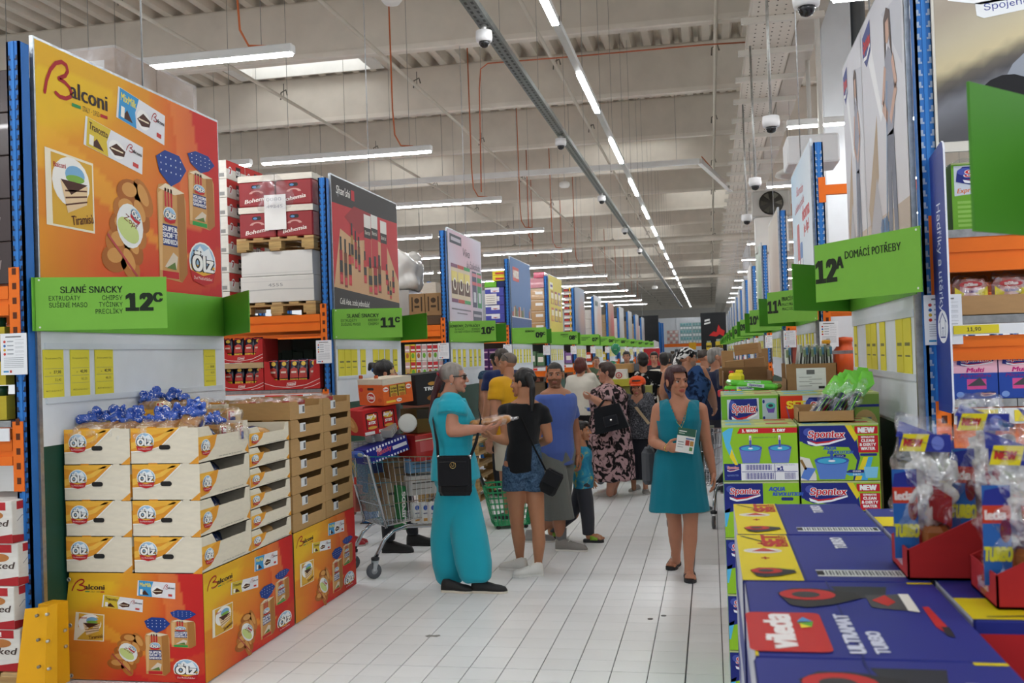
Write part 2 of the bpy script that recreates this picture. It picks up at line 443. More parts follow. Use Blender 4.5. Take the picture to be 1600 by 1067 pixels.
# roof
ZB, ZR = 6.6, 7.5
SKY = [(-8.85, -6.35, 17.6, 18.6), (-3.2, -.6, 25.6, 26.6), (-9.4, -6.9, 25.6, 26.6), (-6.2, -3.6, 33.6, 34.6), (-1.2, 1.2, 33.6, 34.6), (-4.2, -1.6, 41.6, 42.6), (-11, -8.5, 33.6, 34.6), (-3.2, -.6, 9.6, 10.6), (-5, -2.4, 49.6, 50.6), (-1, 1.4, 57.5, 58.5), (-6, -3.4, 65.5, 66.5), (-3, -.6, 77, 78), (3.2, 5.4, 17.6, 18.6)]
rf = MB(); pitch = .36
x = -32.0
while x < 8:
    prof = [(x, ZR), (x + .13, ZR), (x + .2, ZR + .16), (x + .29, ZR + .16), (x + pitch, ZR)]
    cuts = [(-2.5, 125)]
    for sx0, sx1, sy0, sy1 in SKY:
        if sx0 - pitch < x < sx1:
            new = []
            for a, b in cuts: new += [(a, sy0), (sy1, b)] if a < sy0 < b else [(a, b)]
            cuts = new
    for a, b in cuts:
        vs = [(px_, y_, pz_) for y_ in (a, b) for px_, pz_ in prof]
        rf.add(vs, [(k, k + 1, k + 6, k + 5) for k in range(4)], '#d9d0c2')
    x += pitch
ceiling = tag(rf.build('ceiling', 'roofing', loc=(0, 0, ZR)), kind='structure')
for by in [2.9, 6.9] + [10.9 + 3.98 * k for k in range(28)]:
    m = MB(); m.rbox((-32, by, ZB), (8, by + .3, ZR), '#dcd4c7', r=.03); m.box((-32, by - .03, ZB - .03), (8, by + .05, ZB + .05), '#e6dfd3')
    m.build('beam', 'roofing', ceiling)
for sx0, sx1, sy0, sy1 in SKY:
    m = MB(); t = .05; z0, z1 = ZR - .03, ZR + .5
    for a, b in (((sx0 - t - pitch * .6, sy0 - t, z0), (sx0, sy1 + t, z1)), ((sx1, sy0 - t, z0), (sx1 + t + pitch * .6, sy1 + t, z1)), ((sx0, sy0 - t, z0), (sx1, sy0, z1)), ((sx0, sy1, z0), (sx1, sy1 + t, z1))): m.box(a, b, '#e6e4de')
    sk = m.build('skylight_curb', 'paint', ceiling)
    m = MB(); m.box((sx0, sy0, z1 - .02), (sx1, sy1, z1), '#ffffff'); m.build('skylight_pane', 'skylight glazing', ceiling)
    m = MB(); m.tube([((sx0 + sx1) / 2, sy0, z1 - .1), ((sx0 + sx1) / 2, sy1, z1 - .1)], .015, '#777777'); m.build('opener_bar', 'zinc', ceiling)
# round columns and service pipes on the right
m = MB(); a = PY(1290, 300, 13.1).x; m.rbox((a, 13.1, 0), (a + .38, 13.45, ZB), '#d3d7da', r=.02)
col = tag(m.build('pillar', 'paint'), kind='structure')
m = MB(); m.tube([(a + .48, 13.2, 0), (a + .48, 13.2, ZB)], .09, '#6b6f73', n=12); m.tube([(a + .48, 13.2, 4.3), (a + .48, 13.2, 4.36)], .11, '#3a3c3f', n=12); m.build('downpipe', 'plastic', col)
for yy in (30.2, 46.0):
    m = MB(); m.rbox((1.55, yy, 0), (1.9, yy + .35, ZB), '#e9ecef', r=.02); tag(m.build('pillar', 'paint'), kind='structure')

# ------------------------------------------------------------------ things under the roof
def wire(p, parent, name='hanger_wire', r=.0035, top=None, col='#8d8c88'):
    m = MB(); m.tube([p, (p[0], p[1], top or ZR + .01)], r, col, n=4); return m.build(name, 'zinc', parent)
# continuous trunking with its row of lamps above the middle of the aisle
ZT = 4.85
tx = PZ(972, 256, ZT).x
tr = thing('light_trunking', 'long white ceiling trunking with a broken row of lit tubes above the aisle', 'light', (tx, 30, ZT))
m = MB(); m.box((tx - .035, 2, ZT + .012), (tx + .035, 76, ZT + .075), '#dcdcd8'); m.build('rail', 'paint', tr)
for k in range(20):
    y0 = 7.45 + 3.55 * k - 3.55
    m = MB(); m.box((tx - .03, y0, ZT - .012), (tx + .03, y0 + 1.8, ZT + .01), '#ffffff'); m.build('lamp', 'tube', tr)
    m = MB(); m.box((tx - .04, y0 + 1.8, ZT - .005), (tx + .04, y0 + 1.84, ZT + .08), '#444444'); m.build('joint_clip', 'plastic', tr)
    for yy in (y0 + .3, y0 + 2.2): wire((tx, yy, ZT + .07), tr)
# perforated cable tray left of it
cx = PZ(876, 210, ZT).x
ct = thing('cable_tray', 'grey perforated cable tray running the length of the aisle', 'cable tray', (cx, 30, ZT))
m = MB(); m.box((cx - .06, 2, ZT), (cx + .06, 74, ZT + .008), '#8a908e'); m.box((cx - .065, 2, ZT), (cx - .058, 74, ZT + .06), '#9aa09e'); m.box((cx + .058, 2, ZT), (cx + .065, 74, ZT + .06), '#9aa09e'); m.build('channel', 'zinc', ct)
m = MB()
for k in range(200):
    for d in (-.03, .03): m.box((cx + d - .012, 4 + k * .12, ZT - .002), (cx + d + .012, 4.06 + k * .12, ZT + .001), '#3c403f')
tag(m.build('perforation', 'zinc', ct), kind='stuff')
for k in range(30): wire((cx, 5.2 + k * 2.3, ZT + .05), ct, r=.003)
def dome(p, label, pole=0.0, parent=None):
    r = thing('dome_camera', label, 'camera', p, 'dome cameras on the ceiling')
    m = MB(); m.lathe(p, [(.05, .1), (.075, .095), (.08, .04), (.075, 0), (.05, -.005)], '#e9e9ea', n=16); m.build('housing', 'plastic', r)
    m = MB(); m.lathe(p, [(.052, 0), (.05, -.025), (.035, -.05), (.01, -.06)], '#17181b', n=14); m.build('dome', 'gloss', r)
    m = MB(); m.tube([(p[0], p[1], p[2] + .1), (p[0], p[1], p[2] + .1 + (pole or .05))], .014 if pole else .03, '#b9b9b5'); m.build('mount', 'zinc', r)
for k, (px, py) in enumerate(((756, 48), (876, 216), (940, 308), (976, 357), (999, 388))):
    p = PX(px, py, cx); dome((cx, p.y, ZT - .16), 'white dome camera under the grey cable tray, %s along it' % ORD[k])
for k, (px, py) in enumerate(((1260, 10), (1205, 198), (1180, 290), (1167, 345))):
    p = PX(px, py, .62); dome((p.x, p.y, p.z), 'white dome camera on a pole under the wide white tray, %s along it' % ORD[k], pole=max(.1, 5.45 - p.z))
# strip lights hung across each side aisle
def strip_light(x1, y, z, label, cable=True, ln=2.4, group='strip lights above the side aisles on the bread side'):
    r = thing('strip_light', label, 'light', (x1 - ln / 2, y, z), group)
    m = MB(); m.rbox((x1 - ln, y - .05, z), (x1, y + .05, z + .075), '#d5d5d3', r=.008); m.build('housing', 'paint', r)
    m = MB(); m.box((x1 - ln + .02, y - .032, z - .02), (x1 - .02, y + .032, z + .001), '#ffffff'); m.build('tube', 'tube', r)
    for xx in (x1 - .3, x1 - ln + .4): wire((xx, y, z + .07), r)
    if cable:
        m = MB(); a = [(x1 - .25, y, z + .08), (x1 - .42, y, z + .1), (x1 - .5, y, z + .25), (x1 - .52, y, z + .6), (x1 - .53, y, ZR)]
        m.tube(a, .011, '#c0622f', n=6); m.build('power_cable', 'plastic', r)
yy_ = [3.5] + [y + 3.38 for y in RY] + [0.1]
for k, y in enumerate(yy_):
    w = ['opposite the camera', 'behind the tall cake poster', 'behind the red and black poster', 'behind the pale pink poster', 'behind the blue poster', 'behind the yellow poster'][k] if k < 6 else 'of the bread side, %s row back' % (ORD[k] if k < 12 else ['farthest', 'nearest'][k - 12])
    for n in range(3 if k < 7 else 2):
        strip_light(-3.5 - n * 2.55, y, 4.47, 'strip light %s, %s from the aisle' % (w, ORD[n]), cable=(n == 0))
    for n in range(2):
        strip_light(3.38 + n * 2.55, y - .35, 4.36, 'strip light on the mop side, %s row back, %s from the aisle' % (ORD[k] if k < 12 else ['farthest', 'last'][k - 12], ORD[n]), cable=(n == 0 and k < 9), group='strip lights above the side aisles on the mop side')
# wide white perforated tray on the right with cross bars, and a duct beside it
m0 = PZ(1140, 330, 5.6); X0, X1 = .6, 1.12
wt = thing('service_tray', 'wide white perforated service tray with cross bars under the roof', 'cable tray', (.86, 30, 5.6))
m = MB(); m.box((X0, 2, 5.6), (X1, 110, 5.63), '#d3ccc0'); m.box((X0 - .02, 2, 5.6), (X0, 110, 5.72), '#c9c2b6'); m.box((X1, 2, 5.6), (X1 + .02, 110, 5.72), '#c9c2b6'); m.build('tray', 'paint', wt)
for k in range(60):
    m = MB(); m.box((X0 - .12, 8 + k * 1.3, 5.53), (X1 + .3, 8.06 + k * 1.3, 5.6), '#cbc6bc'); m.build('cross_bar', 'paint', wt)
m = MB()
for k in range(160):
    for q in range(5):
        xx = X0 + .06 + q * .1; y = 9 + k * .16
        m.box((xx, y, 5.596), (xx + .018, y + .018, 5.601), '#4a453d')
tag(m.build('perforation', 'paint', wt), kind='stuff')
m = MB(); m.box((1.2, 3, 5.75), (1.5, 110, 6.4), '#b9b2a6'); dk = tag(m.build('air_duct', 'paint'), 'long beige air duct beside the wide white tray', 'duct')
for k in range(10):
    wire((1.2, 9 + 4 * k, 5.6), wt)
# fan heater hung by the tray, round diffuser and duct box
p = PY(1205, 317, 19.0)
fh = thing('fan_heater', 'square dark fan heater hung beside the wide white tray', 'heater', (p.x, 19, p.z - .35))
m = MB(); m.rbox((p.x - .34, 19, p.z - .24), (p.x + .34, 19.5, p.z + .24), '#a9a69f', r=.03); m.build('casing', 'paint', fh)
m = MB(); m.lathe((p.x, 19.0, p.z), [(.22, 0), (.22, .012), (.2, .02), (.01, .02)], '#35332f', axis=(0, -1, 0), n=24)
m.build('fan_guard', 'zinc', fh)
for k in range(6):
    m = MB(); a = k * math.pi / 3; c, s_ = math.cos(a), math.sin(a)
    m.add([(p.x + .05 * c, 18.974, p.z + .05 * s_), (p.x + .19 * c - .05 * s_, 18.966, p.z + .19 * s_ + .05 * c), (p.x + .19 * c + .05 * s_, 18.975, p.z + .19 * s_ - .05 * c)], [(0, 1, 2)], '#4a473f'); m.build('fan_blade', 'zinc', fh)
m = MB(); m.box((p.x - .3, 19.1, p.z - .9), (p.x + .3, 19.5, p.z - .24), '#dad8d2'); m.build('outlet_box', 'paint', fh)
for d in (-.35, .35): wire((p.x + d, 19.25, p.z + .35), fh, r=.008)
p = PY(1245, 275, 14.5)
m = MB(); m.lathe((p.x + .2, 14.5, p.z), [(.1, .3), (.2, .2), (.48, .06), (.5, .02), (.36, .0), (.3, .05), (.2, .03), (.12, .06), (.02, .06)], '#d9d6cf', n=28); m.tube([(p.x + .2, 14.5, p.z + .25), (p.x + .2, 14.5, ZB)], .03, '#c9c5bd', n=14)
tag(m.build('air_diffuser', 'paint'), 'round white ceiling air diffuser beside the pillar', 'diffuser')
p = PY(1290, 225, 11.6)
m = MB(); m.rbox((p.x - .42, 11.6, p.z - .2), (p.x + .15, 12.2, p.z + .12), '#dfe1e2', r=.02); m.tube([(p.x, 12, p.z + .1), (p.x, 12, ZB)], .03, '#c9c5bd'); tag(m.build('duct_box', 'paint'), 'white sheet metal duct box above the mop side posters', 'duct')
# sprinkler and service pipes
def pipe(pts, r, label, col='#cfc7b9', clips=0, nm='sprinkler_pipe'):
    t = thing(nm, label, 'pipe', pts[0]); m = MB(); m.tube(pts, r, col, n=8); m.build('pipe_run', 'paint', t)
    a, b = Vector(pts[0]), Vector(pts[-1])
    for k in range(clips):
        q = a.lerp(b, (k + .5) / clips); m = MB(); m.tube([q, (q.x, q.y, ZB - .05)], .008, '#8d8880', n=5); m.tube([(q.x - .06, q.y, q.z - .02), (q.x - .05, q.y, q.z + .1), (q.x + .04, q.y, q.z + .14), (q.x + .06, q.y, q.z + .05)], .012, '#6d6960', n=5); m.build('hook', 'zinc', t)
    return t
for k, (px, py, zz, ds) in enumerate(((376, 114, 6.3, 'over the bread side'), (500, 0, 6.3, 'between the bread side and the cable tray'), (812, 0, 6.4, 'beside the light trunking'), (1117, 130, 6.4, 'next to the wide white tray'))):
    xx = PZ(px, py, zz).x; pipe([(xx, 4, zz), (xx, 100, zz)], .03, 'thin beige sprinkler pipe running lengthwise, ' + ds, clips=20)
for k, (py, zz) in enumerate(((383, 5.2), (441, 4.9))):
    y = PZ(900, py, zz).y; pipe([(-14, y, zz), (1.8, y, zz)], .09 - k * .03, 'thick beige pipe crossing the hall, %s one' % ('nearer' if not k else 'farther'), clips=5, nm='service_pipe')
a = PZ(640, 285, 5.9); b = Vector((PX(1093, 252, -.05).x, a.y, 5.9)); b.x = PY(1093, 252, a.y).x; zz = PY(1093, 252, a.y).z
c = PZ(1142, 297, 5.62)
bt = thing('white_cable_duct', 'white cable duct crossing the hall and bending towards the service tray', 'cable duct', (-2, a.y, zz))
m = MB(); m.box((-12, a.y - .06, zz - .06), (b.x, a.y + .06, zz + .06), '#e3e3e1')
m.build('straight_run', 'paint', bt)
m = MB(); q = Vector((c.x, c.y, 5.62)); s0 = Vector((b.x, a.y, zz)); m.tube([s0, q], .075, '#e6e6e4', n=4); m.build('angled_run', 'paint', bt)
m = MB(); m.tube([s0 + Vector((.05, 0, .1)), s0.lerp(q, .3) + Vector((0, 0, .12)), s0.lerp(q, .6) + Vector((0, 0, .04)), q + Vector((0, 0, .1))], .012, '#c0622f'); m.build('loose_cable', 'plastic', bt)
for xx in (-9, -6, -3, -.6): wire((xx, a.y, zz + .06), bt, r=.006)
# orange cable loop fixed along a beam
y = 14.86; pts = [PY(752, 300, y), PY(749, 140, y), PY(751, 108, y), PY(762, 99, y), PY(900, 88, y), PY(1100, 70, y), PY(1165, 66, y)]
m = MB(); m.tube(pts, .011, '#b9603a', n=6); tag(m.build('orange_cable', 'plastic'), 'long orange cable clipped along a roof beam and hanging down', 'cable')
for k, (px, y0, y1, Y) in enumerate(((832, 430 - 60, 590 - 200, 30), (875, 320, 390, 34), (822, 235, 332, 26))):
    m = MB(); a = PY(px, y0, Y); m.tube([(a.x, Y, ZR), (a.x, Y, 4.9), (a.x + .1, Y, 4.75)], .014, '#b9603a', n=6); tag(m.build('orange_cable', 'plastic'), 'orange cable hanging down to a far strip light, %s of three' % ORD[k], 'cable')
# smoke detectors and a big lamp at the top edge
for px, py, Y, n in ((612, 0, 11.5, 'at the top between two strip lights'), (882, 290, 24.0, 'hanging beside the cable tray'), (1023, 450, 44, 'hanging small far along the cable tray')):
    p = PY(px, py, Y); m = MB(); m.lathe(p, [(.07, .1), (.12, .07), (.13, .0), (.09, -.05), (.01, -.06)], '#e4e2dd', n=16); m.tube([(p.x, p.y, p.z + .1), (p.x, p.y, ZB)], .01, '#bbbbb6', n=5)
    tag(m.build('hanging_detector', 'plastic'), 'white round detector ' + n, 'detector')
# ================================================================== printed artwork
def wave_bg(F, nx=64, ny=44, red=0.62):
    def fn(u, v):
        t = u * .85 + (1 - v) * .35 + .10 * math.sin(3.2 * v + 5.0 * u) - .03
        b = [(0, '#e8c32c'), (.2, '#eab92c'), (.27, '#e39a2b'), (.5, '#dd7c2b'), (red, '#d9582a'), (red + .1, '#cc2e28'), (1.1, '#c02326')]
        c = ramp(b, t)
        w1 = v - (.33 + .13 * math.sin(4.6 * u + 1.4)); w2 = v - (.86 + .07 * math.sin(6 * u + .3)); w3 = u - (.66 + .07 * math.sin(3 * v))
        if 0 < w1 < .2 - .25 * u: c = mix(c, '#efb33a', .5)
        elif w2 > 0 and u < .55: c = mix(c, '#dd9d2c', .55)
        elif 0 < w3 < .14 and v > .35: c = mix(c, '#e8934a', .45)
        elif -.2 < w1 < 0: c = mix(c, '#d8662a', .25)
        return c
    F.grid(nx, ny, fn, l=.5)
def logo_bread(F, u, v, w, h, tiny=False):
    """oval bread logo: sky, grain, white letters on a red ribbon"""
    f = F.sub(u - w / 2, v - h / 2, u + w / 2, v + h / 2)
    f.ell(.5, .52, .52, .5, '#f4f3ee', 1); f.ell(.5, .52, .48, .46, '#9fc3df', 2)
    if not tiny:
        f.ell(.5, .52, .48, .46, '#e4ac3a', 3, a0=190, a1=350); f.poly([(.1, .62), (.4, .92), (.55, .8), (.75, .9), (.92, .6)], '#eef3f6', 3)
    f.poly([(.02, .3), (.5, .18), (.98, .3), (.9, .04), (.5, -.06), (.1, .04)], '#bf2127', 4)
    f.text('Ölz', .5, .3, .36, '#26262c', w=.76, al='c', bold=.075, l=5); f.text('Ölz', .5, .3, .36, '#f7f6f2', w=.76, al='c', bold=.032, l=6)
    if not tiny: f.text('Der Meisterbäcker', .5, .08, .08, '#f4e9e2', w=.7, al='c', l=5, res=1)
def logo_b(F, u, v, w, h, flag=True, dark='#33262a'):
    f = F.sub(u, v, u + w, v + h)
    pts = [(.02, .2), (.05, .45), (.11, .7), (.19, .88), (.28, .96), (.35, .93), (.37, .82), (.33, .7), (.23, .59), (.32, .56), (.39, .49), (.42, .39), (.40, .3), (.33, .23), (.24, .22), (.18, .27)]
    f.line(pts, .085 * f.h, '#a8252c', 2); [f.ell(a, b, .0425 * f.h / f.w, .0425, '#a8252c', 2.1, n=8) for a, b in pts]
    f.text('alconi', .40, .3, .34, dark, w=.6, bold=.025, l=2, font='b')
    if flag:
        f.rect(.42, .12, .56, .19, '#2f8a52', 2); f.rect(.88, .12, 1.0, .19, '#b3262c', 2); f.text('ITALY - 1953', .59, .1, .11, dark, w=.27, l=2, res=1)
def pack_bar(F, u, v, w, h, rot, c, title, tc):
    f = F.sub(u, v, u + w, v + h, rot)
    f.poly([(0, .02), (.01, .98), (.99, 1), (1, .03)], '#e6e6ea', 1); f.poly([(.04, .03), (.04, .97), (.42, .98), (.36, .5), (.40, .03)], c, 2)
    f.text(title, .07, .62, .24, tc, w=.3, bold=.02, l=3, font='b')
    f.poly([(.1, .12), (.2, .42), (.32, .12)], '#4a2c22', 3); f.rect(.08, .12, .15, .45, '#f3efe4', 4)
    f.ell(.53, .42, .14, .3, '#f7f6f4', 3); f.poly([(.40, .35), (.52, .62), (.68, .5), (.66, .3), (.5, .2)], '#4b2b1f', 4); f.line([(.43, .38), (.64, .42)], .05 * f.h, '#e9d9be', 5)
    logo_b(f, .69, .52, .28, .36, False); f.rect(.82, .16, .92, .3, '#c6443f', 4)
def pack_cake(F, u, v, w, h, rot):
    f = F.sub(u, v, u + w, v + h, rot)
    f.poly([(0, .04), (.03, 1), (1, .93), (.97, .0)], '#efe6cf', 1); f.poly([(.12, .06), (.14, .96), (.97, .9), (.94, .03)], '#d9a93a', 2)
    f.ell(.52, .62, .38, .32, '#f3f1ec', 3); f.ell(.6, .72, .2, .12, '#7db0d6', 4); f.ell(.6, .67, .19, .05, '#7fae4a', 5)
    f.poly([(.3, .62), (.85, .6), (.82, .36), (.42, .22)], '#e6c9a0', 5); f.poly([(.3, .64), (.85, .62), (.5, .46)], '#4b2a1f', 6)
    for k in range(3): f.line([(.38, .5 - .09 * k), (.83, .54 - .07 * k)], .02 * f.h, '#5c3523', 6)
    f.text('Tiramisù', .5, .07, .12, '#5a2f1c', w=.45, rot=8, bold=.02, l=5, font='b'); f.text('Balconi', .18, .78, .06, '#b3262c', w=.24, bold=.02, l=4)
def pack_plait(F, u, v, w, h, rot):
    f = F.sub(u, v, u + w, v + h, rot)
    for k in range(5):
        for s_ in (0, 1):
            a = .1 + .2 * k + .08 * s_; f.ell(.32 + .36 * s_, a, .34, .15, ['#a9632a', '#b97434'][(k + s_) % 2], 1 + .1 * k, rot=25 - 50 * s_); f.ell(.3 + .36 * s_, a + .03, .2, .08, '#d49a55', 2 + .1 * k, rot=25 - 50 * s_)
    f.ell(.5, .56, .36, .24, '#eef0ee', 4); f.ell(.48, .5, .3, .12, '#c9d98a', 5); f.text('Zopf', .5, .58, .07, '#7a2a2a', w=.4, al='c', l=6, shear=.2, font='b'); logo_bread(f, .58, .72, .3, .14, True)
    f.line([(.02, .28), (.95, .1)], .03 * f.h, '#b84a4a', 5)
def pack_loaf(F, u, v, w, h, rot, base='#c0252b', name=('SUPER', 'SOFT', 'SANDWICH')):
    f = F.sub(u, v, u + w, v + h, rot)
    f.poly([(.02, .03), (0, .9), (.06, .97), (.3, 1), (.6, .99), (.93, .95), (1, .86), (1, .1), (.8, 0)], '#c9975a', 1); f.poly([(.04, .1), (.04, .88), (.2, .94), (.12, .1)], '#dcb27a', 1.5); f.poly([(.7, .02), (.68, .95), (.95, .94), (1, .1), (.8, 0)], '#a87239', 2); f.poly([(.05, .93), (.3, 1), (.95, .95), (.6, .9)], '#ead9bd', 3)
    f.rect(.12, .03, .68, .1, base, 3); f.rect(.16, .36, .66, .58, '#2b3a78', 3)
    for k in range(3): f.rect(.25 + .1 * k, .76, .31 + .1 * k, .95, '#c23038', 3)
    for k, t in enumerate(name): f.text(t, .41, .51 - .065 * k, .05, '#f2f2f4', w=.5, al='c', bold=.04, l=4, res=1)
    logo_bread(f, .41, .68, .42, .16, True); f.poly([(.2, .14), (.5, .3), (.66, .26), (.6, .12)], '#d8cbb8', 3); f.poly([(.25, .13), (.55, .2), (.6, .12)], '#5f7a3a', 4)
    f.poly([(.48, .98), (.1, 1.1), (.0, 1.25), (.3, 1.34), (.8, 1.33), (1.05, 1.2), (.8, 1.06)], '#22408c', 4)
    for a in range(5):
        for b in range(3): f.rect(.14 + .17 * a, 1.12 + .07 * b, .17 + .17 * a, 1.135 + .07 * b, '#e3e8f4', 5)
def art_bakery(F, lay):
    wave_bg(F, red=lay.get('red', .62))
    logo_b(F, *lay['logo']); pack_bar(F, *lay['mix'], '#3f97cf', 'MixMilk', '#f0e04a'); pack_bar(F, *lay['tran'], '#d9bd3e', 'Trancetto', '#40241c')
    pack_cake(F, *lay['cake']); pack_plait(F, *lay['plait']); pack_loaf(F, *lay['loaf']); pack_loaf(F, *lay['loaf2'], base='#2f9a4a', name=('VOLLKORN', 'SOFT', 'SANDWICH')); logo_bread(F, *lay['olz'])
LAY_POSTER = dict(logo=(.03, .75, .29, .21), mix=(.365, .80, .27, .16, -7), tran=(.2, .62, .3, .14, -7), cake=(.03, .22, .22, .34, 2), plait=(.27, .13, .2, .44, -22), loaf=(.58, .06, .18, .5, 0), loaf2=(.78, .37, .18, .31, 0), olz=(.865, .18, .18, .22), red=.66)
LAY_BANNER = dict(logo=(.03, .80, .25, .14), mix=(.52, .79, .28, .15, -4), tran=(.26, .68, .30, .12, -6), cake=(.07, .36, .21, .27, 0), plait=(.29, .17, .2, .34, -30), loaf=(.57, .06, .18, .4, 0), loaf2=(.76, .32, .18, .26, 0), olz=(.865, .12, .18, .19), red=.66)
def vign(u, v): return (2 * u - 1) ** 2 + (2 * v - 1) ** 2
def art_sauces(F):
    F.rect(0, 0, 1, 1, '#2b2827', .5); F.poly([(0, .8), (1, .83), (1, .13), (0, .15)], '#b5242c', 1)
    F.poly([(.16, .72), (.3, .83), (.6, .82), (.5, .7), (.36, .62)], '#8f1a22', 2)
    F.poly([(.1, .62), (.3, .56), (.6, .62), (.8, .6), (1, .3), (1, .12), (.52, .14), (0, .17)], '#c39b72', 2); F.poly([(0, .17), (1, .12), (1, .0), (0, .0)], '#2b2827', 3)
    for k, (u, v, w, h) in enumerate(((.08, .2, .04, .36), (.14, .18, .04, .37), (.2, .2, .04, .33), (.24, .36, .035, .33), (.29, .34, .035, .3), (.335, .32, .035, .28), (.42, .24, .04, .26), (.49, .16, .055, .3), (.57, .16, .055, .32), (.64, .18, .05, .32), (.77, .26, .04, .18), (.83, .14, .035, .16), (.88, .2, .04, .2), (.79, .18, .035, .14))):
        F.rect(u, v, u + w, v + h * .72, ['#9c1f27', '#6d3a1f', '#b8322c', '#9c7a3a'][k % 4], 4); F.rect(u + w * .2, v + h * .7, u + w * .8, v + h, '#1c1a1a', 4); F.rect(u, v + h * .25, u + w, v + h * .5, '#1f1b1b', 5)
        F.rect(u + w * .1, v + h * .05, u + w * .9, v + h * .2, '#c9404a', 5)
    for u, h in ((.44, .42), (.55, .44), (.70, .42)):
        F.rect(u, .38, u + .105, .38 + h, '#b3262f', 3.4); F.rect(u, .38 + h * .72, u + .105, .38 + h, '#d9d6d0', 3.6); F.rect(u, .38 + h * .55, u + .105, .38 + h * .75, '#221f20', 3.8); F.text("Shan'shi", u + .05, .38 + h * .62, .03, '#eee6d8', w=.08, al='c', l=4.4, res=1)
    F.text("Shan'shi", .06, .88, .06, '#f0eee8', w=.19, bold=.01, shear=.15, l=3, font='b'); F.rect(.265, .87, .31, .95, '#b5242c', 3)
    F.text('Celá Asie, zcela jednoduše!', .07, .05, .045, '#eceae4', w=.42, shear=.15, l=4, font='b')
def art_pink(F):
    F.grid(16, 12, lambda u, v: mix(mix('#d3b3c0', '#c9c4d3', .5 + .5 * math.sin(5 * u + 3 * v)), '#a9bfd0', max(0, .6 - vign(u - .5, v + .2))), .5)
    F.rect(.05, .86, .38, .96, '#3a3c48', 1); F.rect(.08, .89, .35, .93, '#b9b2be', 2); F.text('Viva', .42, .76, .09, '#43404c', w=.2, shear=.3, l=2, font='b'); F.text('la čokoláda', .52, .64, .08, '#43404c', w=.42, shear=.3, l=2, font='b')
    for k, c in enumerate(('#7a4a6a', '#b84a3c', '#3f9a5c')):
        u = .06 + k * .185; F.rect(u, .22, u + .18, .64, '#d8c7ac', 1); F.rect(u, .6, u + .18, .64, c, 2); F.rect(u, .22, u + .18, .26, c, 2); F.rect(u + .01, .44, u + .17, .56, '#e6d57a', 2); F.rect(u + .01, .31, u + .17, .45, '#5b3a2a', 2); F.ell(u + .09, .42, .05, .07, '#f1ead8', 3); F.ell(u + .09, .42, .03, .05, '#4b2a1d', 4)
    for k, c in enumerate(('#4b4a63', '#3f8a58')): u = .68 + k * .16; F.rect(u, .2, u + .14, .62, c, 1); F.rect(u, .46, u + .14, .5, '#c9626a', 2); F.rect(u, .56, u + .14, .6, '#d0808a', 2); F.rect(u + .03, .26, u + .11, .38, '#c7cad0', 2)
    F.rect(.05, .14, .61, .155, '#7a7480', 2); F.rect(.2, .1, .5, .112, '#7a7480', 2); F.rect(.68, .04, .97, .16, '#5e5f6e', 1); F.rect(.7, .09, .95, .12, '#b9b2be', 2)
def art_blue(F):
    F.rect(0, 0, 1, 1, '#4f74a8', .5); F.rect(0, 0, 1, .16, '#3c588e', 1); F.rect(0, .16, 1, .175, '#dfe3ea', 2)
    F.rrect(.1, .68, .4, .88, '#c9554e', 1, .15); F.text('HARIBO', .12, .73, .1, '#f3e7dc', w=.26, bold=.05, l=2)
    for k in range(10): F.rect(.03 + k * .06, .175, .08 + k * .06, .24 + .09 * abs(math.sin(k * 2.3)), ['#b0503e', '#c8b7a2', '#8a6a4a', '#56804a', '#9a8f98'][k % 5], 2)
    for k in range(3): F.rect(.86 + k * .05, .175, .9 + k * .05, .28 + .05 * k, ['#b0503e', '#c8b7a2', '#8a6a4a'][k], 2)
def art_yellow(F):
    F.grid(6, 6, lambda u, v: mix('#d8c84e', '#cdbb45', u), .5)
    F.rect(.08, .76, .3, .88, '#e9e4cf', 1); F.rect(.11, .8, .27, .84, '#6a5a9a', 2)
    for k in range(6):
        u, v = .12 + .27 * (k % 3), .5 - .3 * (k // 3); F.poly([(u, v), (u + .02, v + .24), (u + .2, v + .24), (u + .22, v)], ['#b58a3c', '#a8584e', '#8c6fa0', '#c87a4a', '#7c5a6a', '#a06a30'][k], 1); F.rect(u + .03, v + .1, u + .19, v + .2, '#e8dfc0', 2); F.ell(u + .11, v + .06, .06, .05, '#d9c04a', 2)
def art_soft(a, b, c, title=None, tcol='#444'):
    def fn(F):
        F.grid(12, 12, lambda u, v: mix(mix(a, b, v), c, max(0, .8 - 3 * ((u - .7) ** 2 + (v - .4) ** 2))), .5)
        if title: [F.rect(.1 + .1 * q, .76, .17 + .1 * q, .88, tcol, 2) for q in range(4)]
    return fn
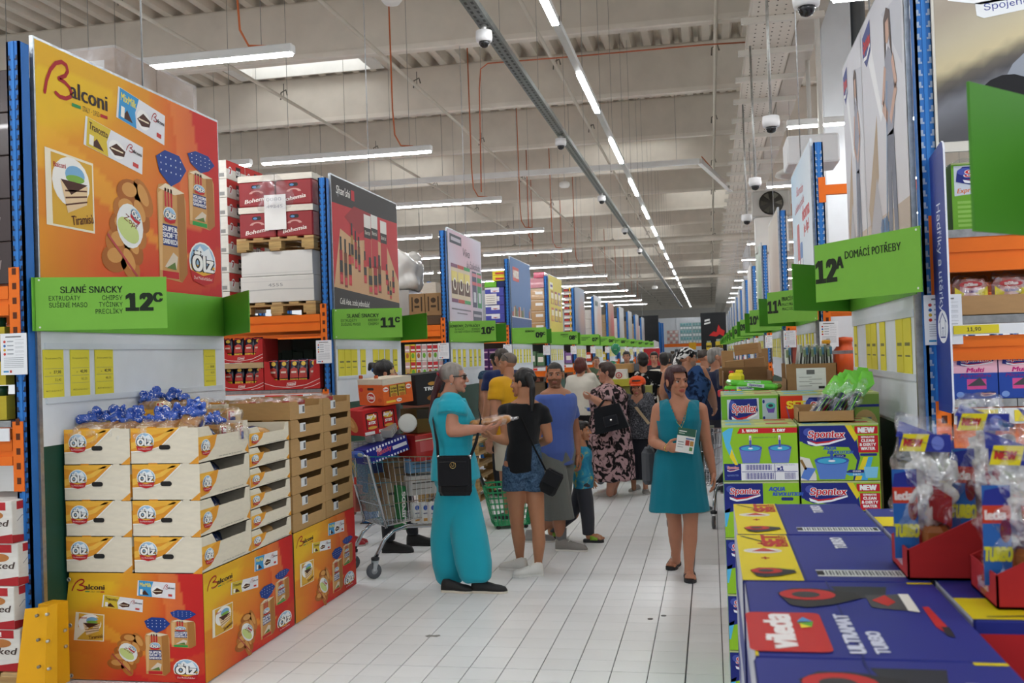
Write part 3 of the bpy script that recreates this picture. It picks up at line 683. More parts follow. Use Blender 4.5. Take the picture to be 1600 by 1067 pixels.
def art_kitchen(F):
    """two panels: a woman mopping in a bright kitchen, twice"""
    F.rect(0, 0, 1, 1, '#d9dade', .4)
    for u0, u1, s_ in ((0, .385, 0), (.4, 1, 1)):
        f = F.sub(u0, 0, u1, 1)
        f.grid(10, 14, lambda u, v: mix(mix('#b7a9a4', '#cfd0d8', min(1, v * 1.8)), '#dfe1e8', u * .5), .5)
        f.poly([(.05, .2), (.35, .55), (.35, .3), (.12, .1)], '#a88f70', 1); f.poly([(.1, .9), (.45, .5), (.5, .52), (.2, .95)], '#eceef2', 1); f.poly([(.55, .9), (.95, .6), (.98, .85)], '#c5c8d2', 1); f.rect(.0, 0, 1, .13, '#b9a593', 1)
        f.poly([(.02, .02), (.3, .3), (.45, .05), (.4, .0)], '#a6a3a8', 2)
        f.poly([(.57, .55), (.6, .72), (.68, .74), (.76, .7), (.78, .48), (.72, .4), (.58, .42)], '#9395a4', 3)
        f.poly([(.58, .42), (.56, .02), (.64, .02), (.66, .3), (.69, .02), (.77, .02), (.74, .42)], '#5c6072', 3)
        f.ell(.67, .81, .055, .055, '#c7a08c', 4); f.poly([(.6, .7), (.6, .86), (.67, .89), (.74, .86), (.76, .68), (.72, .74), (.71, .84), (.64, .84), (.63, .74)], '#4b3630', 5)
        f.line([(.6, .68), (.52, .55), (.62, .48)], .05 * f.w, '#c7a08c', 4); f.line([(.76, .68), (.82, .56), (.68, .46)], .05 * f.w, '#c7a08c', 4); f.line([(.63, .62), (.5, .02)], .014 * f.w, '#5b86b0', 4)
        if s_: f.poly([(.36, .0), (.36, .09), (.46, .12), (.56, .09), (.55, .0)], '#4478a8', 4); f.ell(.41, .09, .035, .03, '#294e77', 5); f.ell(.51, .09, .035, .03, '#294e77', 5)
        f.poly([(.04, .86), (.04, .95), (.26, .97), (.26, .84), (.14, .8)], '#2f3f86', 3); f.text('Spontex', .06, .875, .05, '#cf3138', w=.2, bold=.03, shear=.2, l=5); f.line([(.06, .85), (.15, .84), (.25, .87)], .016 * f.h, '#eef0f4', 4)
def art_detergent(F):
    F.grid(10, 10, lambda u, v: mix('#dbe6ef', '#a8cbe4', v * (1 - u)), .5)
    F.text('Barvám', .3, .78, .07, '#c66a74', w=.35, bold=.02, shear=.3, rot=-4, l=2, font='b'); F.text('a bílému prádlu', .18, .66, .06, '#c66a74', w=.5, bold=.02, shear=.3, l=2, font='b'); F.text('doma', .56, .54, .1, '#c23c44', w=.34, bold=.05, l=2, font='b'); F.text('je líp!', .62, .44, .07, '#c23c44', w=.24, bold=.04, l=2, font='b')
    for u, c, h in ((.12, '#c7d3de', .4), (.26, '#b4383c', .5), (.4, '#4f7fc0', .34)): F.rrect(u, .06, u + .13, .06 + h, c, 2, .2); F.rect(u + .02, .14, u + .11, .28, '#eceff2', 3)
    for k in range(6): F.ell(.48 + .09 * k, .07 + .03 * (k % 2), .05, .07, ['#d9a13a', '#c23c44', '#8ab04a'][k % 3], 2)
def art_shower(F):
    F.grid(4, 4, lambda u, v: mix('#17181a', '#232527', v), .5)
    F.poly([(.15, .84), (.36, .86), (.36, .895), (.15, .875)], '#dcdcda', 1); F.poly([(.13, .785), (.38, .81), (.38, .84), (.13, .815)], '#dcdcda', 1)
    for u, w, v in ((.16, .26, .2), (.52, .36, .12)):
        f = F.sub(u, v, u + w, v + w * 1.15); f.rrect(.1, 0, .9, .85, '#c2a936', 1, .12); f.rect(.2, .85, .8, .95, '#8f9a8c', 1); f.text('SHOCK', .5, .55, .12, '#1d1c1a', w=.7, al='c', bold=.05, l=3); f.rect(.2, .2, .8, .42, '#d8cb80', 2); f.ell(.7, .2, .16, .12, '#5c9a3e', 3)
    F.poly([(.3, .58), (.5, .66), (.62, .64), (.7, .78), (.8, .7), (.95, .66), (.9, .56), (.74, .6), (.6, .56)], '#b02a28', 4)

# ================================================================== racks, end panels, signs
def slots(mb, x0, x1, y, z0, z1, col='#12233f', both=True):
    n = int((z1 - z0) / .055)
    for k in range(n):
        z = z0 + k * .055
        for xx, d in ((x0 + .016, 1), (x1 - .016, -1)) if both else ((x0, 1),):
            mb.add([(xx - .005, y, z), (xx + .005, y, z), (xx + .005, y, z + .028), (xx - .005, y, z + .028)], [(0, 1, 2, 3)], col)
            mb.add([(xx + min(0, d * .012), y, z), (xx + max(0, d * .012), y, z), (xx + max(0, d * .012), y, z + .009), (xx + min(0, d * .012), y, z + .009)], [(0, 1, 2, 3)], col)
BLUE, ORANGE, GREEN, DGREEN = '#2a6db8', '#e8701c', '#7ab844', '#569a34'
def make_rack(side, y0, label, slot_col):
    dr = -1 if side == 'L' else 1; xp = XL if side == 'L' else XR + .01
    rk = thing('pallet_rack', label, 'rack', (xp + dr * 1.4, y0, 0), 'pallet racks on the bread side' if side == 'L' else 'pallet racks on the mop side')
    def upright(xa, ya, h=3.56, sl=True):
        a, b = min(xa, xa + dr * .08), max(xa, xa + dr * .08); m = MB()
        m.box((a, ya, 0), (b, ya + .012, h), BLUE); m.box((a, ya, 0), (a + .012, ya + .08, h), BLUE); m.box((b - .012, ya, 0), (b, ya + .08, h), BLUE); m.box(((a + b) / 2 - .008, ya - .004, 0), ((a + b) / 2 + .008, ya + .006, h), '#2f78c4'); m.box((a - .02, ya - .02, 0), (b + .02, ya + .1, .008), '#3b3b3b')
        o = m.build('upright', 'paint', rk)
        if sl:
            m = MB(); slots(m, a, b, ya - .0015, .1, h - .03, slot_col); tag(m.build('perforation', 'rubber', o), kind='stuff')
    for ya in (y0, y0 + .96, y0 + 1.16, y0 + 2.12): upright(xp, ya, sl=ya == y0)
    for q in (2.8, 5.6):
        for ya in (y0, y0 + .96, y0 + 2.12): upright(xp + dr * q, ya, sl=ya == y0 and q < 3)
    def beam(ya, z0, z1, q, near=True):
        xa, xb = xp + dr * (.1 + 2.8 * q), xp + dr * (2.8 + 2.8 * q); a, b = min(xa, xb), max(xa, xb); m = MB(); zm = (z0 + z1) / 2
        m.box((a, ya, z0), (b, ya + .05, z1), ORANGE); m.box((a, ya - .008, z0), (b, ya, zm - .02), ORANGE); m.box((a, ya - .008, zm + .01), (b, ya, z1), ORANGE)
        m.build('beam', 'paint', rk)
        if near:
            m = MB(); c = xp + dr * (.06 + 2.8 * q); m.box((c - .032, ya - .012, z0 - .14), (c + .032, ya - .006, z1 + .1), ORANGE)
            for k in range(5): m.box((c - .01, ya - .0135, z0 - .1 + .08 * k), (c + .014, ya - .0115, z0 - .065 + .08 * k), '#5a2a10')
            m.build('beam_connector', 'paint', rk)
    for q in (0, 1):
        for ya, nr in ((y0, True), (y0 + .98, False), (y0 + 2.1, False)):
            beam(ya, 2.06, 2.22, q, nr and q == 0); beam(ya, 1.24, 1.38, q, nr and q == 0)
        xa, xb = xp + dr * (.1 + 2.8 * q), xp + dr * (2.8 + 2.8 * q); a, b = min(xa, xb), max(xa, xb)
        n = 10
        for k in range(n):
            m = MB(); u0, u1 = a + (b - a) * k / n, a + (b - a) * (k + 1) / n; m.box((u0 + .002, y0 - .01, 1.45), (u1 - .002, y0 + 1.0, 1.485), '#9c9d9e'); m.build('shelf_deck', 'zinc', rk)
        m = MB(); m.box((a, y0 - .03, 1.375), (b, y0 - .022, 1.445), '#e4e6e9'); rl = m.build('price_rail', 'plastic', rk)
        for k in range(4):
            m = MB(); u = a + .25 + k * .62; m.box((u, y0 - .034, 1.385), (u + (.4 if k % 2 else .18), y0 - .03, 1.435), '#d23b34' if k % 2 else '#e6d23a'); m.build('shelf_label', 'paper', rl)
    for za in (.4, 1.2, 2.0, 2.8):
        m = MB(); m.tube([(xp + dr * 2.85, y0 + .04, za), (xp + dr * 2.85, y0 + 1.0, za + .7)], .018, '#9a9fa5', n=5); m.build('brace', 'zinc', rk)
    return rk
ADJ = ['tall cake and bread poster', 'red and black sauce poster', 'pale pink chocolate poster', 'blue sweets poster', 'yellow sweets poster', 'grey-blue poster', 'pale white poster', 'reddish poster', 'third last grey panel', 'second last grey panel', 'last but one pinkish panel', 'last grey panel']
RADJ = ['kitchen mopping poster', 'pale blue detergent poster', 'beige plain poster', 'leafy green poster', 'fifth poster', 'sixth poster', 'seventh poster', 'eighth poster', 'ninth poster', 'tenth poster', 'eleventh poster', 'last poster']
rackL = make_rack('L', RY[0], 'blue and orange pallet rack behind the ' + ADJ[0], '#101f38')
rackR = make_rack('R', RY[0], 'blue and orange pallet rack behind the ' + RADJ[0], '#9fb2cc')
xa, xb = XR + .1, XR + 2.7
for k in range(1, len(RY)):
    d = RY[k] - RY[0]
    dup(rackL, rackL.location + Vector((0, d, 0)), 'blue and orange pallet rack behind the ' + ADJ[k]); r2 = dup(rackR, rackR.location + Vector((0, d, 0)), 'blue and orange pallet rack behind the ' + RADJ[k] + ' on the mop side')
    if k == 1:
        za, zb = PY(1305, 303, RY[1]).z, PY(1305, 288, RY[1]).z; m = MB(); m.box((XR + .08, RY[1] - .008, za), (XR + 2.8, RY[1] + .05, zb), ORANGE); m.build('beam', 'paint', r2); m = MB(); m.box((XR + .04, RY[1] - .012, za - .07), (XR + .1, RY[1] - .006, zb + .07), ORANGE); m.build('beam_connector', 'paint', r2)
# safety notices clipped to the posts
def notice(side, y0, label):
    x = XL - .14 if side == 'L' else XR + .0
    m = MB(); m.box((x, y0 - .028, 1.735), (x + .16, y0 - .024, 1.96), '#e9ebee'); F = m.face((x, y0 - .028, 1.735), (1, 0, 0), (0, 0, 1), .16, .225)
    F.rect(.2, .9, .8, .93, '#777', 1)
    for k in range(4): F.ell(.16, .8 - .1 * k, .05, .035, ['#c0443c', '#3c6fb0', '#c9a430', '#c0342c'][k], 1, n=8); F.rect(.26, .79 - .1 * k, .5, .82 - .1 * k, '#a3a7ac', 1); F.rect(.56, .77 - .1 * k, .9, .775 - .1 * k, '#8c9095', 1); F.rect(.56, .84 - .1 * k, .9, .845 - .1 * k, '#8c9095', 1)
    for k in range(6): F.rect(.12, .4 - .045 * k, .88, .415 - .045 * k, '#b0b4b9', 1)
    F.rect(.1, .06, .3, .1, '#3f8fc0', 1); F.rect(.34, .05, .42, .11, '#c0443c', 1)
    return tag(m.build('rack_load_notice', 'print'), label, 'notice', 'load notices on the rack posts')
for k in range(len(RY)):
    notice('L', RY[k], 'white load notice on the post by the ' + ADJ[k]); notice('R', RY[k], 'white load notice on the post by the ' + RADJ[k] + ' on the mop side')
def end_panel(side, k, art, label, cards):
    y0 = RY[k] + .1; y1 = y0 + 2.12; L_ = side == 'L'; x = XL if L_ else XR; s = 1 if L_ else -1
    po = thing('end_poster', label, 'poster', (x, (y0 + y1) / 2, 2.27), 'posters on the rack ends')
    m = MB(); m.box((x - .012, y0, 2.24), (x + .012, y1, 3.62), '#aeb4b8')
    m.build('backing_frame', 'zinc', po)
    m = MB(); U = (0, 1, 0) if L_ else (0, -1, 0); O = (x + s * .0125, y0 + .012 if L_ else y1 - .012, 2.26); w, h = 2.096, 1.345
    F = m.face(O, U, (0, 0, 1), w, h, lift=.0006 if k < 2 else .0015 * (1 + .25 * k)); F.rect(0, 0, 1, 1, '#c9c9c9', 0); art(F); m.build('print', 'print', po)
    m = MB(); ym = y0 + 1.25 if k else y0 + 1.15; m.tube([(x - s * .02, ym, 3.6), (x - s * .02, ym, ZR)], .006, '#c9cbcc', n=5); m.build('hanging_rod', 'zinc', po)
    # price board below the sign
    pb = thing('price_board', 'board of yellow price cards under the %s%s' % ((ADJ if L_ else RADJ)[k], '' if L_ else ' (mop side)'), 'board', (x, (y0 + y1) / 2, .3), 'price boards on the rack ends')
    m = MB(); m.box((x - .012, y0, 1.33), (x + .012, y1, 1.975), '#dde3ea'); m.build('white_panel', 'paint', pb)
    m = MB(); m.box((x - .012, y0, .33), (x + .011, y1, 1.33), '#1f4a3c'); m.build('green_panel', 'paint', pb)
    m = MB(); a = y0 - .03; m.box((x - .02, a, .4), (x + .014, a + .03, 1.98), '#a9a6a0'); m.build('edge_strip', 'zinc', pb)
    for z in (1.87, 1.565):
        m = MB(); xa, xb = sorted((x + s * .012, x + s * .02)); m.box((xa, y0 + .03, z), (xb, y1 - .05, z + .035), '#d3dbe4'); m.build('card_rail', 'plastic', pb)
    for c in cards:
        m = MB(); xa, xb = sorted((x + s * .013, x + s * .017)); ya = y0 + c[0] if L_ else y1 - c[0] - c[1]; m.box((xa, ya, 1.6), (xb, ya + c[1], 1.868), '#e2d63c')
        F = m.face((xb if L_ else xa, ya if L_ else ya + c[1], 1.6), U, (0, 0, 1), c[1], .268, lift=.0005)
        if k == 0 and L_:
            F.text(c[2], .5, .8, .035, '#5b5a2a', w=.8, al='c', l=1, res=1); F.text('Kč', .3, .5, .03, '#444', l=1, res=1); F.text(c[3], .85, .5, .06, '#222', al='r', w=.35, bold=.03, l=1, res=1); F.text(c[4], .85, .34, .05, '#333', al='r', w=.3, l=1, res=1); F.rect(.05, .44, .95, .447, '#777', 1); F.rect(.05, .6, .95, .606, '#777', 1); F.rect(.05, .28, .95, .285, '#777', 1); F.text('AKCE od 26.6 do 1.7', .5, .12, .032, '#333', w=.8, al='c', l=1, res=1)
        else:
            F.rect(.2, .5, .85, .56, '#77743a', 1); F.rect(.2, .3, .85, .33, '#77743a', 1)
        m.build('price_card', 'paper', pb)
    return po
def sign(side, k, num, suf, head, left, right):
    y0 = RY[k] + .03; y1 = y0 + 2.2; L_ = side == 'L'; x = XL + .015 if L_ else XR - .015; s = 1 if L_ else -1
    sg = thing('aisle_sign', 'green aisle sign %s%s jutting out over the price cards' % (num, suf), 'sign', (x, (y0 + y1) / 2, 1.97), 'green aisle signs')
    m = MB(); xa, xb = sorted((x, x + s * .006)); m.box((xa, y0, 1.97), (xb, y1, 2.265), '#6db33c'); m.build('band', 'paint', sg)
    near = Vector((x + s * .008, y0 + (.02 if L_ else -.16), 1.972)); out = Vector((x + s * .6, y0 + .36, 1.972)) if L_ else Vector((x + s * .39, y0 + .52, 1.972))
    m = MB(); d = (out - near); d.z = 0; d.normalize(); n = Vector((d.y, -d.x, 0)) if L_ else Vector((-d.y, d.x, 0)); ln = (out - near).length
    def slab(a, b, th, c1, c2, nrm):
        q = [a, b, b + Vector((0, 0, .293)), a + Vector((0, 0, .293))]; vs = [p + nrm * th for p in q] + [p - nrm * th for p in q]
        m.add(vs, [(0, 1, 2, 3), (7, 6, 5, 4), (0, 4, 5, 1), (1, 5, 6, 2), (2, 6, 7, 3), (3, 7, 4, 0)], c1)
    slab(near, out, .003, GREEN, DGREEN, n)
    if L_: F = m.face(near + n * .0032, d, (0, 0, 1), ln, .293, lift=.0005 + .0004 * k)
    else: F = m.face(out + n * .0032, -d, (0, 0, 1), ln, .293, lift=.0005 + .0004 * k)
    T = '#1f2a1c'
    if L_:
        F.text(num, .69, .36, .31, T, w=.19, bold=.045, l=2); F.text(suf, .93, .52, .17, T, bold=.04, al='c', l=2)
        F.text(head, .655, .7, .125, T, al='r', w=.039 * len(head), bold=.017, l=2)
        for q, t in enumerate(left): F.text(t, .1, .56 - .13 * q, .09, T, w=.026 * len(t), bold=.008, l=2)
        for q, t in enumerate(right): F.text(t, .655, .56 - .13 * q, .09, T, al='r', w=.026 * len(t), bold=.008, l=2)
    else:
        F.text(num, .02, .34, .36, T, w=.2, bold=.045, l=2); F.text(suf, .265, .54, .19, T, bold=.04, al='c', l=2); F.text(head, .32, .68, .125, T, w=.037 * len(head), bold=.017, l=2)
        for q, t in enumerate(left): F.text(t, .32, .52 - .14 * q, .09, T, w=.026 * len(t), l=2)
    if not head: [F.rect(.2 + (0 if L_ else .2), .7 - .13 * q, .6 + (0 if L_ else .2) - .1 * q, .76 - .13 * q, '#3f5f30', 1) for q in range(3)]
    for uu, vv in (((.03, .95), (.03, .06)) if L_ else ((.97, .95), (.97, .06))): F.ell(uu, vv, .008, .02, '#dfe6da', 1, n=8)
    m.build('text_panel', 'paint', sg)
    far = Vector((x + s * .008, y1 - .02, 1.972)); o2 = Vector((x + s * (.5 if L_ else .42), y1 - .6, 1.972)); m = MB(); d = (o2 - far).normalized(); n = Vector((d.y, -d.x, 0)); slab(far, o2, .003, '#559c33', DGREEN, n); m.build('flag', 'paint', sg)  # flag in a darker green: the shade on its back is in the colour
    return sg
C12 = [(.01, .178, 'Ölz toust sandwich 375g', '27,90', '31,40'), (.25, .18, 'Ölz toust sandwich 750g', '43,90', '50,15'), (.485, .185, 'Ölz toust sandwich 750g', '42,90', '48,35'), (1.8, .17, 'Ölz sandwich 500g', '39,90', '45,05')]
C11 = [(.06, .17, 'cereální tyčinka', '24,90', '28,60'), (.24, .17, 'cereální tyčinka', '24,90', '28,60'), (.42, .18, 'cereální tyčinka', '19,90', '22,90'), (.7, .16, 'krekry', '14,90', '17,10'), (1.1, .17, 'chipsy', '29,90', '34,40'), (1.3, .17, 'chipsy', '29,90', '34,40'), (1.52, .16, 'chipsy', '29,90', '34,40'), (1.8, .16, 'chipsy', '22,90', '26,30')]
CX = [(.1 + .3 * q + (.1 if q > 2 else 0), .16, '', '', '') for q in range(6)]
CR = [(.1, .13, 'houbičky', '19,90', '22,90'), (.62, .18, 'utěrky', '29,90', '34,40'), (.82, .18, 'utěrky', '29,90', '34,40'), (1.12, .17, 'rukavice', '11,90', '13,70'), (1.62, .18, 'mop', '99,00', '114,0'), (1.82, .19, 'mop', '149,0', '171,0')]
artsL = [lambda F: art_bakery(F, LAY_POSTER), art_sauces, art_pink, art_blue, art_yellow, art_soft('#5b6a86', '#9aa6b6', '#b58a70'), art_soft('#b9b4b0', '#d5d8da', '#c79a84', '#', '#3c5a52'), art_soft('#8a5a4c', '#b58f7c', '#b0363a'), art_soft('#a7a6a4', '#c3c4c4', '#b3b0ac'), art_soft('#a3a5a6', '#bcbfc2', '#9c9c9c'), art_soft('#a7a9aa', '#b9bdc2', '#b87a7a'), art_soft('#a9abac', '#bbbfc4', '#a08a8a')]
labL = ['large bakery poster with logo, cakes, plaited loaf and sliced bread packs', 'black and red poster of sauce bottles and packets on a wooden board', 'pale pink poster of chocolate drink packets', 'blue sweets poster with books along its bottom', 'yellow poster with six sweet packets', 'grey-blue blurred poster of the sixth rack on the bread side', 'pale poster with dark letters of the seventh rack, bread side', 'brown poster with a red shape, eighth rack on the bread side', 'plain grey poster, ninth rack on the bread side', 'plain grey poster, tenth rack on the bread side', 'pinkish grey poster, eleventh rack on the bread side', 'plain grey poster, last rack on the bread side']
for k in range(len(RY)):
    end_panel('L', k, artsL[k], labL[k], C12 if k == 0 else C11 if k == 1 else CX)
artsR = [art_kitchen, art_detergent, art_soft('#b8aa9a', '#c5bcae', '#a58c78'), art_soft('#7f9a78', '#c4d0c4', '#5f8a4f'), art_soft('#c4bcae', '#d0ccc4', '#b59f8c')] + [art_soft('#9aa2aa', '#c2c6ca', '#a8a29a')] * 7
labR = ['tall glossy poster of women mopping a bright kitchen', 'pale blue detergent poster with slanted red handwriting', 'beige poster of the third rack on the mop side', 'green leafy poster of the fourth rack on the mop side', 'cream poster of the fifth rack on the mop side'] + ['greyish poster of the %s rack on the mop side' % ORD[q] for q in range(5, 12)]
for k in range(len(RY)):
    end_panel('R', k, artsR[k], labR[k], CR if k == 0 else CX)
HL = [('SLANÉ SNACKY', ['EXTRUDÁTY', 'SUŠENÉ MASO'], ['CHIPSY', 'TYČINKY', 'PRECLÍKY']), ('SLANÉ SNACKY', ['EXTRUDÁTY', 'SUŠENÉ MASO'], ['KREKRY', 'CHIPSY']), ('BONBÓNY, ŽVÝKAČKY', ['ŽVÝKAČKY', 'DĚTSKÉ VÝŽIVY'], ['BONBÓNY', 'VITAMINY']), ('BONBÓNY', [], []), ('BONBÓNY', [], ['ČOKOLÁDY'])]
HR = [('DOMÁCÍ POTŘEBY', []), ('PRACÍ PRÁŠKY', ['PRACÍ PRÁŠKY', 'PRACÍ GELY'])]
for k in range(len(RY)):
    h = HL[k] if k < len(HL) else ('', [], []); sign('L', k, '%02d' % (12 - k), 'C', *h)
    h = HR[k] if k < len(HR) else ('', []); sign('R', k, '%02d' % (12 - k), 'A', *h, [])
# the flag of the next sign on the right, seen from behind at the edge of the picture, its backlit shade put into the green
y1 = 2.62; far = Vector((XR - .02, y1, 1.975)); o2 = Vector((.54, 2.2, 1.975)); d = (o2 - far).normalized(); n = Vector((d.y, -d.x, 0)); m = MB()
q = [far, o2, o2 + Vector((0, 0, .31)), far + Vector((0, 0, .31))]; m.add([p + n * .003 for p in q] + [p - n * .003 for p in q], [(0, 1, 2, 3), (7, 6, 5, 4), (0, 4, 5, 1), (1, 5, 6, 2), (2, 6, 7, 3), (3, 7, 4, 0)], '#4c8f2b')
fg = thing('aisle_sign', 'plain green sign flag close by, darkened for backlight, over the blue vertical sign', 'sign', (.7, 2.4, 1.975), 'green aisle signs'); m.build('flag', 'paint', fg)
m = MB(); m.box((XR - .02, .45, 1.975), (XR - .012, y1, 2.28), '#6db33c'); m.build('band', 'paint', fg)
# yellow post guard
gd = thing('post_guard', 'yellow steel post guard bolted down at the foot of the blue post', 'guard', (-3.62, 4.72, 0))
def gq(px, py, y): p = PY(px, py, y); return (p.x, y, p.z)
def plate(nm, q, th):
    m = MB(); q = [Vector(v) for v in q]; n = (q[1] - q[0]).cross(q[2] - q[0]).normalized() * th; m.add(q + [p - n for p in q], [(0, 1, 2, 3), (7, 6, 5, 4), (0, 4, 5, 1), (1, 5, 6, 2), (2, 6, 7, 3), (3, 7, 4, 0)], '#e2a50f'); m.build(nm, 'paint', gd)
g0, g1, g2, g3 = gq(27, 1067, 4.66), gq(72, 1067, 4.66), gq(74, 948, 4.72), gq(39, 951, 4.72)
plate('front_plate', [(g0[0] - .01, 4.64, .005), (g1[0], 4.64, .005), g2, g3], .008)
plate('fold_plate', [(g1[0], 4.64, .03), (g1[0] + .035, 4.7, .03), (g2[0] + .03, 4.76, g2[2] + .01), g2], .008); h0, h1 = gq(83, 945, 4.76), gq(106, 938, 4.86)
plate('side_plate', [(h0[0], 4.72, .05), (h1[0], 4.86, .06), h1, h0], .1)
m = MB(); m.box((g0[0] - .05, 4.56, 0), (g1[0] + .08, 4.76, .012), '#dca010'); m.build('base_plate', 'paint', gd)
for px, py, y in ((57, 962, 4.70), (59, 1000, 4.68), (60, 1042, 4.655), (73, 960, 4.72), (74, 1002, 4.70), (76, 1045, 4.67), (101, 985, 4.84), (102, 1010, 4.84)):
    p = PY(px, py, y - .012); m = MB(); m.lathe(p, [(.009, -.012), (.009, .004), (.005, .007), (.001, .007)], '#8f8a7a' if px < 70 else '#c9c7bc', axis=(0, -1, 0), n=8); m.build('bolt', 'zinc', gd)
# far end: black advertising panels and shelves of drinks between them
def far_panel(x0, x1, y, z0, z1, art, label):
    t = thing('advert_panel', label, 'poster', ((x0 + x1) / 2, y, z0)); m = MB(); m.box((x0, y, z0), (x1, y + .05, z1), '#2a2b2d'); m.build('backing_frame', 'paint', t)
    m = MB(); F = m.face((x0 + .02, y - .002, z0), (1, 0, 0), (0, 0, 1), x1 - x0 - .04, z1 - z0 - .02, lift=.004); F.rect(0, 0, 1, 1, '#1b1c1e', 0); art(F); m.build('print', 'print', t)
far_panel(-.53, .93, 59.5, .7, 3.88, art_shower, 'black poster of yellow spray cans on the far wall of the aisle')
def art_black(F):
    F.poly([(.1, .0), (.9, .45), (1, .4), (1, .0)], '#b9b4b2', 1); F.poly([(.2, .35), (.55, .2), (1, .3), (1, .26), (.5, .12), (.1, .3)], '#e6e2df', 2); F.poly([(.6, .05), (1, .22), (1, .1)], '#c8b23a', 3); F.poly([(.45, 0), (1, .18), (1, .12), (.6, 0)], '#eeeeee', 4)
far_panel(-5.6, -2.98, 59.5, 1.2, 3.85, art_black, 'black poster with a grey curve at the far end of the bread side')
fs = thing('far_rack', 'distant rack of drink crates facing down the aisle at its far end', 'rack', (-1.55, 64, 0))
for z in (1.95, .9):
    m = MB(); m.box((-2.9, 64, z), (-.2, 64.1, z + .2), ORANGE); m.build('beam', 'paint', fs)
    m = MB(); m.box((-2.9, 64.1, z + .1), (-.2, 65.1, z + .2), '#777777'); m.build('shelf_deck', 'zinc', fs)
for x in (-3.0, -.3):
    m = MB(); m.box((x, 64, 0), (x + .1, 64.1, 3.5), BLUE); m.build('upright', 'paint', fs)
for q in range(5):
    m = MB(); m.box((-3.2 - .1 * (q % 2), 61.0 + q * 1.1, 0), (-3.08 - .1 * (q % 2), 61.1 + q * 1.1, 3.55), BLUE); tag(m.build('upright_post', 'paint'), 'blue post of the far cross rack, %s one back' % ORD[q], 'post', 'blue posts at the far end')
m = MB(); m.box((-1.35, 63.96, 1.75), (-.9, 63.98, 2.2), '#e0a81e'); tag(m.build('price_flag', 'paper'), 'yellow promotion card on the far orange beam', 'card')
for c, (x, w, n) in enumerate(((-2.35, .72, 4), (-1.5, .75, 6), (-.72, .75, 6))):
    for q in range(n):
        m = MB(); z = 2.15 + q * .22; m.rbox((x - w / 2, 64.15, z), (x + w / 2, 64.9, z + .21), ['#b5a29a', '#8fb3b5', '#93b0b0'][c], .02)
        F = m.face((x - w / 2, 64.149, z), (1, 0, 0), (0, 0, 1), w, .21, lift=.003)
        for j in range(4): F.rect(.04 + .24 * j, .15, .22 + .24 * j, .8, [['#c9c2bc', '#a8716a'], ['#d5dcdc', '#4f8f94'], ['#cfd9d8', '#5a8f8f']][c][(q + (j if c == 0 else 0)) % 2], 1)
        tag(m.build('drink_pack', 'gloss'), '%s drink pack on the far shelf, %s stack, %s layer up' % (['reddish', 'teal', 'teal'][c], ORD[c], ORD[q]), 'drinks', 'drink packs on the far shelf')
for q in range(9):
    m = MB(); x = -2.8 + .28 * q; m.rbox((x, 64.2, 1.1), (x + .25, 64.8, 1.6 + .1 * (q % 3)), ['#2c2d30', '#5b4a3a', '#3b4650'][q % 3], .02); tag(m.build('drink_pack', 'gloss'), 'dark pack on the lower far shelf, %s along' % ORD[q], 'drinks', 'dark packs on the far shelf')
# ================================================================== people: one continuous voxel-grown surface per body, clothes grown the same way
class Prim:
    def __init__(s): s.mb = MB()
    def cap(s, a, b, r0, r1, n=12):
        a, b = Vector(a), Vector(b); s.mb.tube([a, b], [r0, r1], '#fff', n=n); s.mb.ball(a, r0, '#fff', n=n, k=6); s.mb.ball(b, r1, '#fff', n=n, k=6); return s
    def chain(s, pts, rs):
        for (a, r0), (b, r1) in zip(zip(pts, rs), list(zip(pts, rs))[1:]): s.cap(a, b, r0, r1)
        return s
    def ell(s, c, r, M=None): s.mb.ball(c, r, '#fff', n=16, k=10, M=M); return s
    def loft(s, secs, n=20):
        """secs: (centre, half-axis vector, half-axis vector)"""
        s.mb.loft([[Vector(c) + Vector(U) * math.cos(t) + Vector(V) * math.sin(t) for t in (k * 2 * math.pi / n for k in range(n))] for c, U, V in secs], '#fff'); return s
def grow(prim, voxel, smooth=4, bumps=None):
    me = bpy.data.meshes.new('g'); me.from_pydata([tuple(v) for v in prim.mb.v], [], prim.mb.f); ob = bpy.data.objects.new('g', me)
    r = ob.modifiers.new('r', 'REMESH'); r.mode = 'VOXEL'; r.voxel_size = voxel
    if smooth: sm = ob.modifiers.new('s', 'SMOOTH'); sm.iterations = smooth; sm.factor = .5
    out = _eval(ob); n = len(out.vertices)
    co = np.zeros(n * 3); out.vertices.foreach_get('co', co); co = co.reshape(n, 3)
    if bumps:
        no = np.zeros(n * 3); out.vertices.foreach_get('normal', no); no = no.reshape(n, 3)
        amp, sx, sz = bumps
        d = np.array([noise.noise(Vector((c[0] * sx, c[1] * sx, c[2] * sz))) for c in co]); co = co + no * (d * amp)[:, None]
    fs = [tuple(p.vertices) for p in out.polygons]
    bpy.data.meshes.remove(out); bpy.data.objects.remove(ob); bpy.data.meshes.remove(me)
    return co, fs
def put(mb, co, fs, col, fn=None):
    """fn(points) -> per-vertex colour list"""
    if fn: mb.add([tuple(c) for c in co], fs, [L(x) for x in fn(co)], 0, True)
    else: mb.add([tuple(c) for c in co], fs, col, 0, True)
def rotm(yaw, pitch=0, roll=0):
    """local x = right, y = forward, z = up; yaw: world heading of forward in degrees (0 = +X, 90 = +Y)"""
    return (Matrix.Rotation(math.radians(yaw - 90), 3, 'Z') @ Matrix.Rotation(math.radians(pitch), 3, 'X') @ Matrix.Rotation(math.radians(roll), 3, 'Y'))
